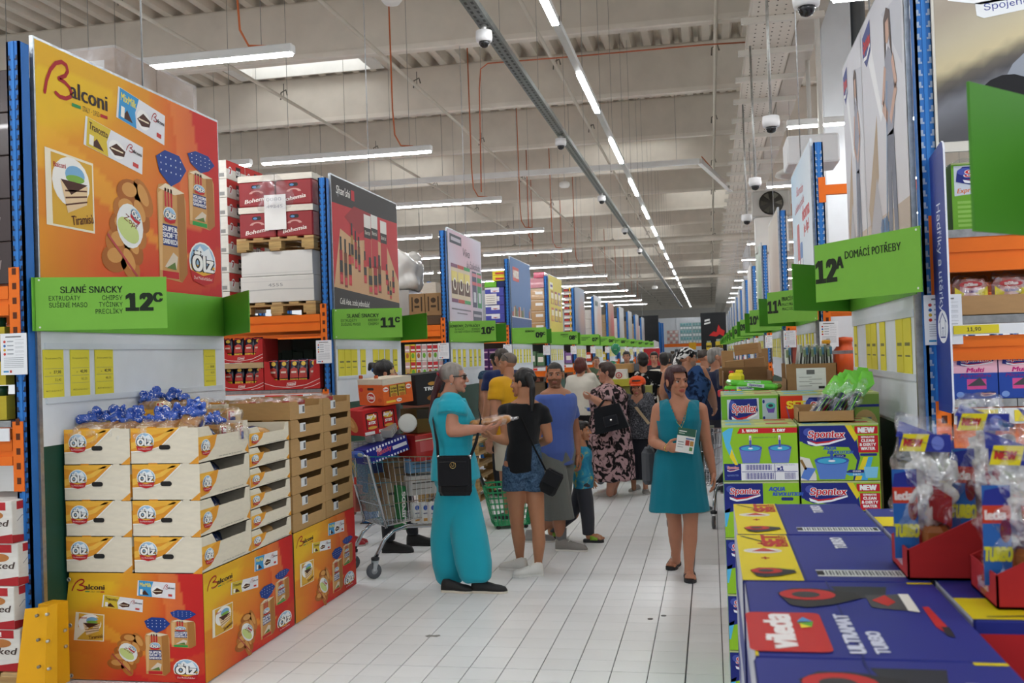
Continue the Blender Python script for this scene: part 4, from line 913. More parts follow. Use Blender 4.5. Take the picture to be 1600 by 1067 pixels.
def head_mesh(mb, c, R, s, skin, lips='#b5625c', stubble=None, vox=.0042, female=True, brow='#2b2220', fat=0.0):
    p = Prim(); f = fat
    p.ell((0, -.012, .035), (.073, .092, .082)); p.ell((0, .03, -.02), (.058 + f, .058, .082)); p.ell((0, .036, -.066), (.046 + f, .044, .04)); p.ell((0, .070, -.094), (.017, .016, .016))
    p.cap((0, .086, .016), (0, .104, -.022), .0075, .0125); p.ell((.013, .094, -.026), (.008, .01, .007)); p.ell((-.013, .094, -.026), (.008, .01, .007))
    for d in (-1, 1):
        p.cap((d * .014, .083, .029), (d * .044, .068, .027), .009, .009); p.ell((d * .038, .06, -.022), (.021 + f, .021, .02)); p.ell((d * .077, -.008, -.004), (.008, .019, .032)); p.ell((d * .079, -.012, .012), (.009, .013, .014))
    p.ell((0, .085, -.054), (.022, .0095, .0065)); p.ell((0, .084, -.0655), (.018, .0095, .0075))
    if f: p.ell((0, .03, -.1), (.045 + f, .045, .03))
    co, fs = grow(p, vox, 3)
    sk, lp, bw, st = L(skin), L(lips), L(brow), L(stubble) if stubble else None
    def fn(co):
        out = []
        for x, y, z in co:
            k = sk
            if y > .074 and abs(x) < .024 and -.073 < z < -.048 and (x / .024) ** 2 + ((z + .06) / .0125) ** 2 < 1: k = lp
            elif y > .055 and .026 < z < .036 and .014 < abs(x) < .046: k = mix(sk, bw, .85)
            elif st is not None and ((y > .02 and z < -.03 and abs(x) < .065 and not (z > -.045 and abs(x) < .012))): k = mix(sk, st, .55)
            elif y > .05 and abs(z + .02) < .02 and .025 < abs(x) < .05: k = mix(sk, '#c2705f', .18)
            out.append(k)
        return out
    cols = fn(co)
    w = [tuple(Vector(c) + R @ (Vector(q) * s)) for q in co]
    mb.add(w, fs, cols, 0, True)
    for d in (-1, 1):
        ec = Vector((d * .030, .0705, .009)); mb.ball(Vector(c) + R @ (ec * s), .0118 * s, '#c9beb6', n=10, k=8)
        mb.ball(Vector(c) + R @ ((ec + Vector((0, .0085, 0))) * s), .0072 * s, '#241812', n=8, k=6)
        lid = [Vector(c) + R @ (Vector((d * (.030 + .015 * math.cos(t)), .0805 - .006 * abs(math.cos(t)), .012 + .006 * math.sin(t))) * s) for t in (k * math.pi / 6 for k in range(7))]
        mb.tube(lid, .0022 * s, mix(skin, '#2a1a18', .45), n=5)
def hand_mesh(mb, wrist, d, n, skin, s=1.0, curl=.5, right=True, spread=.12, thumb=.6, vox=.0042):
    """d: direction of the fingers, n: direction the palm faces"""
    d = Vector(d).normalized(); n = Vector(n); n = (n - d * n.dot(d)).normalized(); a = d.cross(n) * (1 if right else -1)   # a points to the thumb side
    wrist = Vector(wrist); p = Prim(); M = Matrix((a, d, n)).transposed()
    p.cap(wrist - d * .02 * s, wrist + d * .02 * s, .024 * s, .025 * s); p.ell(wrist + d * .05 * s, (.041 * s, .05 * s, .0155 * s), M); p.ell(wrist + d * .04 * s + a * .022 * s + n * .006 * s, (.018 * s, .032 * s, .016 * s), M)
    for k, (off, ln) in enumerate(((.030, .072), (.010, .08), (-.011, .074), (-.030, .058))):
        q = wrist + d * (.088 - .004 * abs(k - 1)) * s + a * off * s; dirn = (d + a * (spread * (1.2 - k))).normalized(); r = (.0092 - .0006 * (k == 3)) * s; q0 = q - dirn * .025 * s; pts = [q0, q]; ang = 0
        for j, fr in enumerate((.44, .32, .24)):
            ang += curl * (.75 if j == 0 else 1.0); v = dirn * math.cos(ang) + n * math.sin(ang); q = q + v * ln * fr * s; pts.append(q)
        p.chain(pts, [r * 1.0, r, r * .95, r * .88, r * .78])
    t0 = wrist + d * .018 * s + a * .026 * s; t1 = t0 + (a * .75 + d * .6 + n * .35 * thumb).normalized() * .038 * s; t2 = t1 + (a * .25 + d * .9 + n * .5 * thumb).normalized() * .03 * s; t3 = t2 + (d * .9 - a * .05 + n * .6 * thumb).normalized() * .024 * s
    p.chain([t0, t1, t2, t3], [.015 * s, .0115 * s, .0105 * s, .0085 * s])
    co, fs = grow(p, vox, 2); put(mb, co, fs, skin)
    return wrist + d * .09 * s + n * .02 * s
def shoe(parent, heel, yaw, ln, col, sole='#e8e6e0', open_=False, high=.075, wd=.047, name='shoe', skin=None, strap=None, z=0.0, laces=False):
    """heel: point on the floor under the heel"""
    R = Matrix.Rotation(math.radians(yaw), 3, 'Z'); H = Vector((heel[0], heel[1], z)); m = MB(); out = []
    prof = [(0, .6), (.04, .85), (.2, .92), (.42, .78), (.65, 1.0), (.82, .98), (.94, .72), (1, .3)]
    pts = [(t * ln - .03, w * wd) for t, w in prof]; ring = [(x, -w) for x, w in pts] + [(x, w) for x, w in reversed(pts)]
    P = lambda x, y, zz: H + R @ Vector((x, y, zz)); n = len(ring)
    hs = .016 if not open_ else .024
    m.add([P(x, y, .001) for x, y in ring] + [P(x, y, hs) for x, y in ring] + [P(x * .99, y * .95, hs + .004) for x, y in ring], [tuple(range(n - 1, -1, -1)), tuple(range(2 * n, 3 * n))] + [(i, (i + 1) % n, n + (i + 1) % n, n + i) for i in range(n)] + [(n + i, n + (i + 1) % n, 2 * n + (i + 1) % n, 2 * n + i) for i in range(n)], sole)
    sh = None
    if open_:
        sh = m.build(name, 'rubber', parent)
        if strap:
            m = MB(); secs = []
            for k in range(9):
                t = math.pi * k / 8; secs.append([P(.55 * ln - .03 + dx, math.cos(t) * (wd * 1.02), hs + math.sin(t) * (.048 + up) + .001) for dx, up in ((-.035, .004), (.035, -.008), (.035, -.004), (-.035, .008))])
            m.loft(secs, strap, caps=True); m.build('strap', 'plastic', sh)
        if skin:
            p = Prim(); p.cap(P(.02, 0, hs + .035), P(.02, 0, hs + .08), .031, .034); p.cap(P(.02, 0, hs + .03), P(ln * .5, 0, hs + .025), .03, .03); p.cap(P(ln * .5, 0, hs + .024), P(ln * .66, .0, hs + .018), .034, .028)
            co, fs = None, None
            for k in range(5): y = (.028 - .0145 * k); p.cap(P(ln * .64, y, hs + .016), P(ln * (.80 - .022 * k), y * 1.12, hs + .012), .0115 + (.004 if k == 0 else 0), .0095 + (.003 if k == 0 else 0))
            co, fs = grow(p, .005, 2); m = MB(); put(m, co, fs, skin); m.build('foot', 'skin', sh)
        return sh
    secs = []
    tops = [(0, .75), (.04, 1.0), (.2, 1.05), (.42, .84), (.65, .6), (.82, .5), (.94, .38), (1, .1)]
    for (t, w), (_t, tp) in zip(prof, tops):
        x = t * ln - .03; top = high * tp; sg = []
        for a in (k * 2 * math.pi / 18 for k in range(18)):
            ca, sa = math.cos(a), math.sin(a); wd_ = w * wd * (.98 if sa < .5 else .98 - .25 * (sa - .5) * (1 if t < .5 else .4))
            sg.append(P(x, math.copysign(abs(ca) ** .8, ca) * wd_, hs + (abs(sa) ** .75 * top if sa > 0 else 0)))
        secs.append(sg)
    m.loft(secs, col, 0, True)
    if laces:
        for k in range(4): x = .42 * ln - .03 + k * .025; m.tube([P(x, -.022, hs + high * .74 - k * .014), P(x + .01, 0, hs + high * .86 - k * .016), P(x, .022, hs + high * .74 - k * .014)], .004, '#eeeeea', n=5)
    return m.build(name, 'rubber', parent)

class Fig:
    """a person: joints in metres, found from points of the photograph at the person's own distance"""
    def __init__(s, Y, h, yaw, label, skin='#c08a6e', girth=1.0, female=True, name='person', detail=2, base=None):
        s.Y = Y; s.h = h; s.yaw = yaw; s.skin = skin; s.g = girth; s.female = female; s.d = detail
        a = math.radians(yaw); s.F = Vector((math.cos(a), math.sin(a), 0)); s.Rt = Vector((math.sin(a), -math.cos(a), 0)); s.label = label; s.J = {}; s.base = base; s.name = name
    def px(s, x, y, dY=0.0): return PY(x, y, s.Y + dY)
    def setup(s, foot, lean=0.0, **ov):
        """foot: photograph point (or world x) under the body; fills in a standing skeleton, then the overrides"""
        if s.base is None: b = PZ(*foot); s.base = Vector((b.x, s.Y, 0)) if foot else b
        b, h, F, Rt = s.base, s.h, s.F, s.Rt; sw = (.100 if s.female else .115) * h; J = s.J; up = Vector((0, 0, 1)); ln = F * lean
        J['pel'] = b + up * .53 * h; J['chest'] = b + up * .73 * h + ln * .6; J['neck'] = b + up * .845 * h + ln; J['head'] = b + up * .932 * h + ln + F * .012
        for k, sg in (('l', -1), ('r', 1)):
            J['sh' + k] = b + up * .808 * h + Rt * sg * sw + ln * .9; J['el' + k] = b + up * .63 * h + Rt * sg * sw * 1.25 + ln * .6 - F * .02; J['wr' + k] = b + up * .49 * h + Rt * sg * sw * 1.25 + F * .06
            J['hip' + k] = b + up * .515 * h + Rt * sg * .05 * h; J['kn' + k] = b + up * .285 * h + Rt * sg * .052 * h + F * .015; J['an' + k] = b + up * .05 * h + Rt * sg * .05 * h
        for k, v in ov.items():
            if k in J: J[k] = Vector(v) if not isinstance(v, tuple) or len(v) != 3 or abs(v[0]) < 60 else s.px(*v)
        s.root = thing(s.name, s.label, 'person', (b.x, b.y, 0))
        return s
    def torso_secs(s, infl=0.0, z0=None, z1=None, flare=0.0):
        J, h, g = s.J, s.h, s.g; P, C, N = J['pel'], J['chest'], J['neck']; fem = s.female
        tab = [(-.075, .098, .072), (-.02, .106, .083), (.05, .096, .076), (.10, .084 if fem else .09, .066), (.16, .092 if fem else .098, .072), (.215, .1 if fem else .108, .08 if fem else .074), (.26, .1 if fem else .112, .066), (.292, .082 if fem else .095, .052), (.312, .045, .04), (.335, .034, .036)]
        out = []
        for dz, a, b in tab:
            zz = P.z + dz * h; t = max(0, min(1, (zz - P.z) / max(.01, N.z - P.z))); c = P.lerp(N, t); c = Vector((c.x, c.y, zz))
            if 0.3 < t < .9: c = c + (C - P.lerp(N, (C.z - P.z) / (N.z - P.z))) * (1 - abs(t - .6) / .4 if abs(t - .6) < .4 else 0)
            sh = (J['shr'] - J['shl']); sh.z = 0; rt = sh.normalized() if dz > .18 else s.Rt; fw = Vector((-rt.y, rt.x, 0))
            gg = g if dz < .29 else 1 + (g - 1) * .4
            out.append((zz, c, rt * (a * h * gg + infl), fw * (b * h * gg + infl)))
        if z0 is not None:
            lo = [o for o in out if o[0] < z0 - .01]; k = len(lo)
            def interp(z):
                for q in range(len(out) - 1):
                    if out[q][0] <= z <= out[q + 1][0]: t = (z - out[q][0]) / (out[q + 1][0] - out[q][0]); return (z, *[out[q][j].lerp(out[q + 1][j], t) for j in (1, 2, 3)])
                q = out[0] if z < out[0][0] else out[-1]; c = q[1].copy(); c.z = z; return (z, c, q[2], q[3])
            bot = interp(z0); bot = (bot[0], bot[1], bot[2] * (1 + flare), bot[3] * (1 + flare)); out = [bot] + out[k:]
            if z1 is not None: out = [o for o in out if o[0] < z1 - .005] + [interp(z1)]
        return [(c, u, v) for _z, c, u, v in out]
    def body(s, hands=None, bare_legs=True, head_yaw=None, head_pitch=0, head_roll=0, lips='#b5625c', stubble=None, brow='#2b2220', fat=0.0, feet=True):
        J, h, g = s.J, s.h, s.g; p = Prim(); ga = .85 + .15 * g if g < 1 else g ** .75
        p.loft(s.torso_secs(-.010)); p.cap(J['neck'] - Vector((0, 0, .03)), J['head'] - Vector((0, 0, .05 * h / 1.65)) - s.F * .012, .034 * h, .033 * h)
        for k in 'lr':
            S_, E_, W_ = J['sh' + k], J['el' + k], J['wr' + k]; r = .027 * h * ga * (1 if s.female else 1.12)
            p.cap(S_, S_.lerp(J['neck'], .45) + Vector((0, 0, -.02)), r * 1.25, r * 1.1); p.chain([S_, S_.lerp(E_, .4), E_, E_.lerp(W_, .3), W_], [r * 1.28, r * 1.15, r * .88, r * .93, r * .62])
            H_, K_, A_ = J['hip' + k], J['kn' + k], J['an' + k]; r = .05 * h * ga
            if bare_legs: p.chain([H_, H_.lerp(K_, .5), K_, K_.lerp(A_, .32) - s.F * .012, A_.lerp(K_, .15), A_], [r * 1.12, r * .92, r * .66, r * .68, r * .42, r * .42])
        co, fs = grow(p, .011 if s.d > 1 else .016, 4); m = MB(); put(m, co, fs, s.skin)
        R = rotm(s.yaw if head_yaw is None else head_yaw, head_pitch, head_roll); s.HR = R; s.hs = s.h * .135 / .235 * (1.0 if s.h > 1.4 else 1.22)
        s.hs = max(s.hs, 1.0) if s.h > 1.4 else s.hs
        head_mesh(m, J['head'], R, s.hs, s.skin, lips, stubble, .0042 if s.d > 1 else .007, s.female, brow, fat)
        s.hand = {}
        for k in 'lr':
            W_, E_ = J['wr' + k], J['el' + k]; hd = (hands or {}).get(k, {})
            if hd is None: continue
            d = Vector(hd.get('d', (W_ - E_).normalized())); n = Vector(hd.get('n', s.Rt * (1 if k == 'l' else -1)))
            s.hand[k] = hand_mesh(m, W_, d, n, s.skin, h / 1.7 * (1.0 if s.female else 1.08), hd.get('curl', .45), k == 'r', hd.get('spread', .1), hd.get('thumb', .6), .0045 if s.d > 1 else .0075)
        return m.build('body', 'skin', s.root)
    def cutfaces(s, co, fs, vneck, arm=None):
        """open a neckline (width at the top, depth below the neck joint) at the front, a shallower one behind, and armholes"""
        N = s.J['neck']; W, D, DB = vneck; out = []
        for f in fs:
            c = Vector(sum((co[i] for i in f), np.zeros(3)) / len(f)); r = c - N; x, y, z = abs(r.dot(s.Rt)), r.dot(s.F), r.z
            d = D if y > 0.0 else DB
            if z > -d and x < W * min(1.1, (z + d) / d) ** .8: continue
            if arm and x > arm and z > -.16: continue
            out.append(f)
        return out
    def top(s, col, hem, sleeve=.45, infl=.012, mat='cloth', name='shirt', flare=.03, vneck=0.0, fold=.012, neckz=.835, sl_r=1.0, vcut=(.062, .07, .035)):
        J, h, g = s.J, s.h, s.g; p = Prim(); ga = g ** .75
        secs = s.torso_secs(infl, hem, s.base.z + neckz * h + (J['neck'].z - s.base.z - .845 * h), flare); p.loft(secs)
        for k in 'lr':
            S_ = J['sh' + k]; r = .027 * h * ga * (1 if s.female else 1.12); q = S_.lerp(J['neck'], .62) + Vector((0, 0, -.028))
            p.cap(q, S_ + (q - S_) * (.0 if sleeve > 0 else .3), r * 1.15 + infl, r * 1.28 + infl * .8)
        if sleeve > 0:
            for k in 'lr':
                S_, E_ = J['sh' + k], J['el' + k]; r = .027 * h * ga * (1 if s.female else 1.12); e = S_.lerp(E_, sleeve); a = S_.lerp(J['neck'], .5) + Vector((0, 0, -.035)); dn = (E_ - S_).normalized(); U = dn.orthogonal().normalized(); V = dn.cross(U)
                mk = lambda c, q: (c, U * q, V * q)
                p.loft([mk(a, r * 1.5), mk(S_.lerp(a, .3), (r * 1.35 + infl) * sl_r), mk(S_.lerp(E_, sleeve * .5), (r * 1.27 + infl * 1.2) * sl_r), mk(e, (r * 1.2 + infl * 1.5) * sl_r)])
                if sleeve > .9:
                    W_ = J['wr' + k]; d2 = (W_ - E_).normalized(); U = d2.orthogonal().normalized(); V = d2.cross(U); p.ell(E_, (r * 1.1 + infl,) * 3); p.loft([(E_, U * (r * .95 + infl), V * (r * .95 + infl)), (E_.lerp(W_, sleeve - 1 if sleeve > 1 else .1), U * (r * .75 + infl), V * (r * .75 + infl))])
        co, fs = grow(p, .011 if s.d > 1 else .016, 3, (fold, 6, 2.2)); fs = s.cutfaces(co, fs, vcut) if s.d > 1 else fs; m = MB(); put(m, co, fs, col); return m.build(name, mat, s.root)
    def legs(s, col, end=0.06, wid=1.0, mat='cloth', name='trousers', flare=1.0, waist=.60, fold=.012, cuff=None, infl=.01, seat=1.0, rads=None):
        """end: hem as a share of the height above the floor (per leg the leg's own joints set the line)"""
        J, h, g = s.J, s.h, s.g; p = Prim(); ga = g ** .75
        p.loft(s.torso_secs(infl * seat, s.base.z + .455 * h, s.base.z + waist * h))
        for k in 'lr':
            H_, K_, A_ = J['hip' + k], J['kn' + k], J['an' + k]; r = .05 * h * ga; full = end < .25 * 1.0; pts = [(H_ + Vector((0, 0, .02 * h)), r * 1.12 + infl), (H_.lerp(K_, .5), r * (.95 if wid <= 1 else 1.0) * wid + infl)]
            if full: pts += [(K_, r * .74 * wid + infl), (K_.lerp(A_, .4), r * .74 * wid * flare + infl), (K_.lerp(A_, 1 - (end - .05) / .24), (r * .56 * wid * flare if cuff is None else cuff) + infl * .5)]
            else: t = max(.12, min(1.25, (.515 - end) / .23)); e = H_.lerp(K_, t) if t <= 1 else K_.lerp(A_, (t - 1)); pts = [pts[0], (H_.lerp(e, .55), r * 1.02 * wid + infl), (e, r * .9 * wid * flare + infl)]
            if rads: pts = [(H_.lerp(K_, t * 2) if t <= .5 else K_.lerp(A_, t * 2 - 1), rr) for t, rr in rads]
            secs = []
            for q, (c, rr) in enumerate(pts): secs.append((c, s.Rt * rr, s.F * rr * 1.02))
            p.loft(secs)
        co, fs = grow(p, .012 if s.d > 1 else .017, 3, (fold, 5, 1.6)); m = MB(); put(m, co, fs, col); return m.build(name, mat, s.root)
    def skirt(s, col, hem, mat, name, wtop, whem, ztop, dep=.75, fold=.02, top=True, sleeve=.0, neckz=.835, fq=9, infl=.012, vcut=(.07, .1, .05), arm=None):
        J, h = s.J, s.h; p = Prim(); P = J['pel']
        if top: p.loft(s.torso_secs(infl, P.z - .07 * h, s.base.z + neckz * h))
        wt = .106 * h * s.g + infl; dp = .083 / .106
        zs = [hem, hem * .6 + P.z * .4, P.z - .02, P.z + .06 * h]; ws = [whem, whem * .5 + wt * .5, wt * 1.0, wt * .9]; ds = [dep, dep, dp, dp]
        p.loft([(Vector((P.x, P.y, z)), s.Rt * w, s.F * w * d_) for z, w, d_ in zip(zs, ws, ds)])
        if sleeve:
            for k in 'lr':
                S_, E_ = J['sh' + k], J['el' + k]; r = .027 * h * s.g ** .75; a = S_.lerp(J['neck'], .5) + Vector((0, 0, -.03)); dn = (E_ - S_).normalized(); U = dn.orthogonal().normalized(); V = dn.cross(U)
                p.cap(a, S_, r * 1.2 + infl, r * 1.3 + infl * .6); p.loft([(a, U * r * 1.5, V * r * 1.5), (S_, U * (r * 1.35 + .012), V * (r * 1.35 + .012)), (S_.lerp(E_, sleeve), U * (r * 1.3 + .02), V * (r * 1.3 + .02))])
        else:
            for k in 'lr':
                S_ = J['sh' + k]; q = S_.lerp(J['neck'], .62) + Vector((0, 0, -.028)); r = .027 * h * s.g ** .75; p.cap(q, S_.lerp(q, .2), r * 1.15 + infl, r * 1.25 + infl)
        co, fs = grow(p, .0095 if s.d > 1 else .016, 3, (fold, fq, 1.2)); fs = s.cutfaces(co, fs, vcut, arm); m = MB(); put(m, co, fs, col); return m.build(name, mat, s.root)
    def hair(s, col, style='short', tail=None, mat='hair', band=None, vol=1.0, col2=None, name='hair', lim_=.058):
        J = s.J; R, q, c = s.HR, s.hs, s.J['head']; p = Prim(); v = vol
        T = lambda x, y, z: c + R @ (Vector((x, y, z)) * q)
        M = R
        if style == 'stubble': p.ell(T(0, -.014, .041), tuple(k * q for k in (.0745, .0935, .0815)), M)
        elif style in ('pulled', 'short', 'bob'):
            p.ell(T(0, -.018, .044), tuple(k * q for k in (.081 * v, .096 * v, .084 * v)), M)
            if style == 'short': p.ell(T(0, .02, .088), tuple(k * q for k in (.066, .07, .036 * v)), M); p.ell(T(0, -.055, -.005), tuple(k * q for k in (.07 * v, .056, .075)), M)
            if style == 'bob':
                p.ell(T(0, .028, .085), tuple(k * q for k in (.072, .066, .04)), M); p.ell(T(0, -.05, -.02), tuple(k * q for k in (.088, .07, .1)), M)
                for d in (-1, 1): p.ell(T(d * .07, -.005, -.01), tuple(k * q for k in (.024, .05, .07)), M)
        if tail:
            pts = [T(0, -.095, .04)] + [Vector(x) for x in tail]; n = len(pts); p.chain(pts, [.03 * q] + [(.04 - .022 * (k / (n - 1))) * q for k in range(1, n)])
        co, fs = grow(p, .0055 if s.d > 1 else .009, 2, (.006, 30, 12) if style != 'stubble' else None)
        Ri = R.transposed(); keep = []
        for f in fs:
            z = sum((co[i] for i in f), np.zeros(3)) / len(f); l_ = Ri @ (Vector(z) - c) / q
            lim = .062 if style == 'stubble' else lim_
            if not (l_.y > .045 and l_.z < lim and abs(l_.x) < .058) or (tail and (Vector(z) - c).length > .16 * q): keep.append(f)
        fn = None
        if col2:
            tc = Vector(tail[0]) if tail else c
            def fn(co): return [mix(col, col2, min(1, max(0, (-(Ri @ (Vector(x) - c)).y / q - .06) / .05))) for x in co]
        m = MB(); put(m, co, keep, col, fn); hr = m.build(name, mat, s.root)
        if band and tail: m = MB(); a = T(0, -.1, .038); m.lathe(a, [(.022, -.012), (.03, -.006), (.03, .006), (.022, .012)], band, axis=(Vector(tail[0]) - a).normalized(), n=12); m.build('hair_band', 'cloth', s.root)
        return hr
    def specs(s, col='#15151a', lens='#1a1c22'):
        q, c, R = s.hs, s.J['head'], s.HR; T = lambda x, y, z: c + R @ (Vector((x, y, z)) * q); m = MB()
        for d in (-1, 1):
            m.tube([T(d * .062, .062, .014), T(d * .074, .03, .016), T(d * .082, -.015, .01)], .0035 * q, col, n=6)
            m.add([T(d * .006, .097, .022), T(d * .05, .082, .024), T(d * .058, .078, .0), T(d * .04, .086, -.012), T(d * .012, .096, -.01)], [(0, 1, 2, 3, 4) if d < 0 else (4, 3, 2, 1, 0)], lens); m.tube([T(d * .006, .098, .022), T(d * .05, .083, .024), T(d * .062, .064, .016)], .003 * q, col, n=6)
        m.tube([T(-.008, .098, .018), T(.008, .098, .018)], .0025 * q, col, n=5); m.build('glasses', 'gloss', s.root)
def strap(parent, pts, w, col, name='strap', nrm=None, mat='cloth'):
    m = MB(); pts = [Vector(p) for p in pts]; vs = []
    for i, p in enumerate(pts):
        d = (pts[min(i + 1, len(pts) - 1)] - pts[max(0, i - 1)]).normalized(); n = Vector(nrm[i] if isinstance(nrm, list) else nrm or (0, -1, 0)); a = d.cross(n).normalized() * w / 2; n2 = a.cross(d).normalized() * .002
        vs.append([p + a + n2, p - a + n2, p - a - n2, p + a - n2])
    m.loft(vs, col, 0, False); return m.build(name, mat, parent)
# ------------------------------------------------------------------ the shoppers in front
# woman in turquoise
b = PZ(717, 921)
w = Fig(b.y, 1.72, 8, 'grey-haired woman in turquoise top and baggy trousers with crossbody bag, holding bread', '#c08871', 1.16, True).setup((717, 921), lean=.02)
J = w.J; J['head'] = w.px(709, 591); J['neck'] = w.px(700, 618); J['chest'] = w.px(707, 660)
J['shr'] = w.px(708, 630, -.14); J['elr'] = w.px(706, 674, -.2); J['wrr'] = w.px(752, 670, -.16); J['shl'] = w.px(706, 630, .16); J['ell'] = w.px(722, 672, .2); J['wrl'] = w.px(756, 664, .12)
J['anr'] = w.px(706, 912, .12); J['anl'] = w.px(745, 910, -.08); J['knr'] = w.px(700, 835, .06); J['knl'] = w.px(733, 835, -.04); 
w.body(hands={'r': dict(d=(1, .1, .12), n=(0, 0, 1), curl=.35), 'l': dict(d=(1, -.1, 0), n=(0, -.3, 1), curl=.3)}, head_yaw=8, head_pitch=0, bare_legs=False, brow='#7d6a62', lips='#b0655c')
w.top('#22a6bd', w.px(705, 748).z, sleeve=.42, infl=.02, flare=.07, sl_r=1.25, name='blouse', fold=.016)
w.legs('#22a3b8', end=.06, waist=.6, rads=[(0, .115), (.25, .125), (.55, .125), (.8, .125), (.95, .11), (1.0, .075)], fold=.03)
w.hair('#8d8681', 'pulled', tail=[w.px(688, 590), w.px(679, 615), w.px(672, 660)], band='#8a1f2a', col2='#4a1820', vol=.98)
w.specs()
shoe(w.root, PZ(697, 924), -8, .25, '#17181b', '#d8d0c2', high=.075); shoe(w.root, PZ(744, 925), -4, .27, '#17181b', '#d8d0c2', high=.08)
m = MB(); e = J['head'] + w.HR @ Vector((.08, -.01, -.04)) * w.hs; m.ball(e, .006, '#cfcfd2'); m.build('earring', 'chrome', w.root)
a = w.px(710.5, 743, -.27); bg = thing('crossbody_bag', 'small black crossbody bag hanging at the hip of the woman in turquoise', 'bag', (a.x, a.y, a.z - .15))
m = MB(); m.rbox((a.x - .125, a.y - .035, a.z - .145), (a.x + .125, a.y + .035, a.z + .145), '#17181c', .03); m.build('pouch', 'cloth', bg)
m = MB(); m.rbox((a.x - .118, a.y - .045, a.z - .07), (a.x + .118, a.y - .03, a.z + .14), '#1b1c21', .012); m.tube([(a.x - .1, a.y - .046, a.z + .105), (a.x + .1, a.y - .046, a.z + .105)], .004, '#2d2e33'); m.build('flap', 'cloth', bg)
m = MB(); c = Vector((a.x, a.y - .047, a.z + .08)); m.tube([c + Vector((.022 * math.cos(t), 0, .022 * math.sin(t))) for t in (k * math.pi / 6 for k in range(13))], .003, '#b7a06a', n=6); m.tube([c + Vector((-.008, 0, .012)), c + Vector((-.008, 0, -.006)), c + Vector((.008, 0, -.006)), c + Vector((.008, 0, .012))], .003, '#b7a06a', n=5); m.build('emblem', 'chrome', bg)
strap(bg, [a + Vector((-.12, .0, .13)), w.px(683, 690, -.24), w.px(676, 655, -.16), w.px(680, 634, .0), w.px(700, 622, .12)], .022, '#141519', nrm=[(0, -1, 0), (-.3, -1, 0), (-1, -.6, 0), (-1, 0, .3), (0, 0, 1)])
strap(bg, [a + Vector((.12, 0, .13)), w.px(744, 690, -.23), w.px(752, 655, -.1), w.px(748, 640, .05)], .022, '#141519', nrm=[(0, -1, 0), (.3, -1, 0), (1, -.5, 0), (1, 0, .2)])
for d in (-.12, .12): m = MB(); m.tube([(a.x + d, a.y, a.z + .12), (a.x + d, a.y, a.z + .15)], .012, '#b9b9bd'); m.build('buckle', 'chrome', bg)
def plait(name, label, c, ang, ln, tilt=0, cat='bread', group=None):
    """plaited loaf in a clear bag"""
    t = thing(name, label, cat, c, group); d = Vector((math.cos(ang), math.sin(ang), tilt)).normalized(); s_ = Vector((-math.sin(ang), math.cos(ang), 0)); up = d.cross(s_) * -1 if d.cross(s_).z < 0 else d.cross(s_); p = Prim(); C = Vector(c)
    for k in range(6):
        u = (k / 5 - .5) * ln * .8
        for q in (-1, 1): M = Matrix((d, s_, up)).transposed() @ Matrix.Rotation(q * .7, 3, 'Z'); p.ell(C + d * u + s_ * q * .022 + up * .03, (.045, .03, .032), M)
    co, fs = grow(p, .006, 2); m = MB(); put(m, co, fs, '#b0743a', lambda co: [mix('#8f5524', '#cf9650', min(1, max(0, (Vector(x) - C).dot(up) / .065))) for x in co]); m.build('loaf', 'bread', t)
    p = Prim(); p.loft([(C + d * u + up * .03, s_ * r1, up * r2) for u, r1, r2 in ((-ln * .56, .03, .004), (-ln * .48, .055, .03), (-ln * .2, .064, .042), (ln * .2, .064, .042), (ln * .46, .055, .032), (ln * .54, .02, .016), (ln * .72, .045, .006))])
    co, fs = grow(p, .009, 1, (.014, 34, 34)); m = MB(); put(m, co, fs, '#fff'); m.build('bag_film', 'film', t); return t
c = w.px(766, 659, -.05); plait('plaited_bread', 'plaited loaf in a clear bag held out by the woman in turquoise', (c.x, c.y, c.z - .03), .12, .30, .12)
# woman in black top and denim shorts, seen from behind
b = PZ(823, 890)
w = Fig(b.y, 1.66, 128, 'dark-ponytailed woman in black T-shirt, denim shorts and white sneakers, seen from behind', '#b98160', .88, True).setup((823, 890))
J = w.J; J['head'] = w.px(817, 599); J['neck'] = w.px(820, 626); J['chest'] = w.px(819, 670)
J['shl'] = w.px(788, 642, .02); J['ell'] = w.px(792, 689, -.06); J['wrl'] = w.px(771, 684, -.1); J['shr'] = w.px(848, 644, .02); J['elr'] = w.px(857, 686, .06); J['wrr'] = w.px(835, 696, .3)
J['knl'] = w.px(808, 824, .0); J['knr'] = w.px(841, 828, -.05); J['anl'] = w.px(813, 877, .1); J['anr'] = w.px(841, 886, -.05)
w.body(hands={'l': dict(d=(-.8, -.1, .35), n=(0, .3, .9), curl=.5), 'r': dict(d=(-.6, .5, .3), n=(0, 0, 1))}, head_yaw=165)
w.top('#17181b', w.px(822, 736).z, sleeve=.4, infl=.012, name='t_shirt', flare=.02)
w.legs('#4a6484', end=.455, mat='denim', name='denim_shorts', waist=.62, flare=1.12, infl=.014, fold=.008, rads=[(0, .096), (.12, .1), (.2, .104)])
w.hair('#141214', 'pulled', tail=[w.px(826, 588, -.08), w.px(832, 606, -.12), w.px(831, 640, -.12)], band='#141214', vol=1.03)
shoe(w.root, PZ(818, 891), 168, .245, '#e6e4df', '#f0efeb', high=.085, laces=True); shoe(w.root, PZ(843, 899), 200, .245, '#e6e4df', '#f0efeb', high=.085, laces=True)
c = w.px(861, 753, -.05); bg = thing('shoulder_bag', 'small black shoulder bag at the side of the woman in denim shorts', 'bag', (c.x, c.y, c.z - .1))
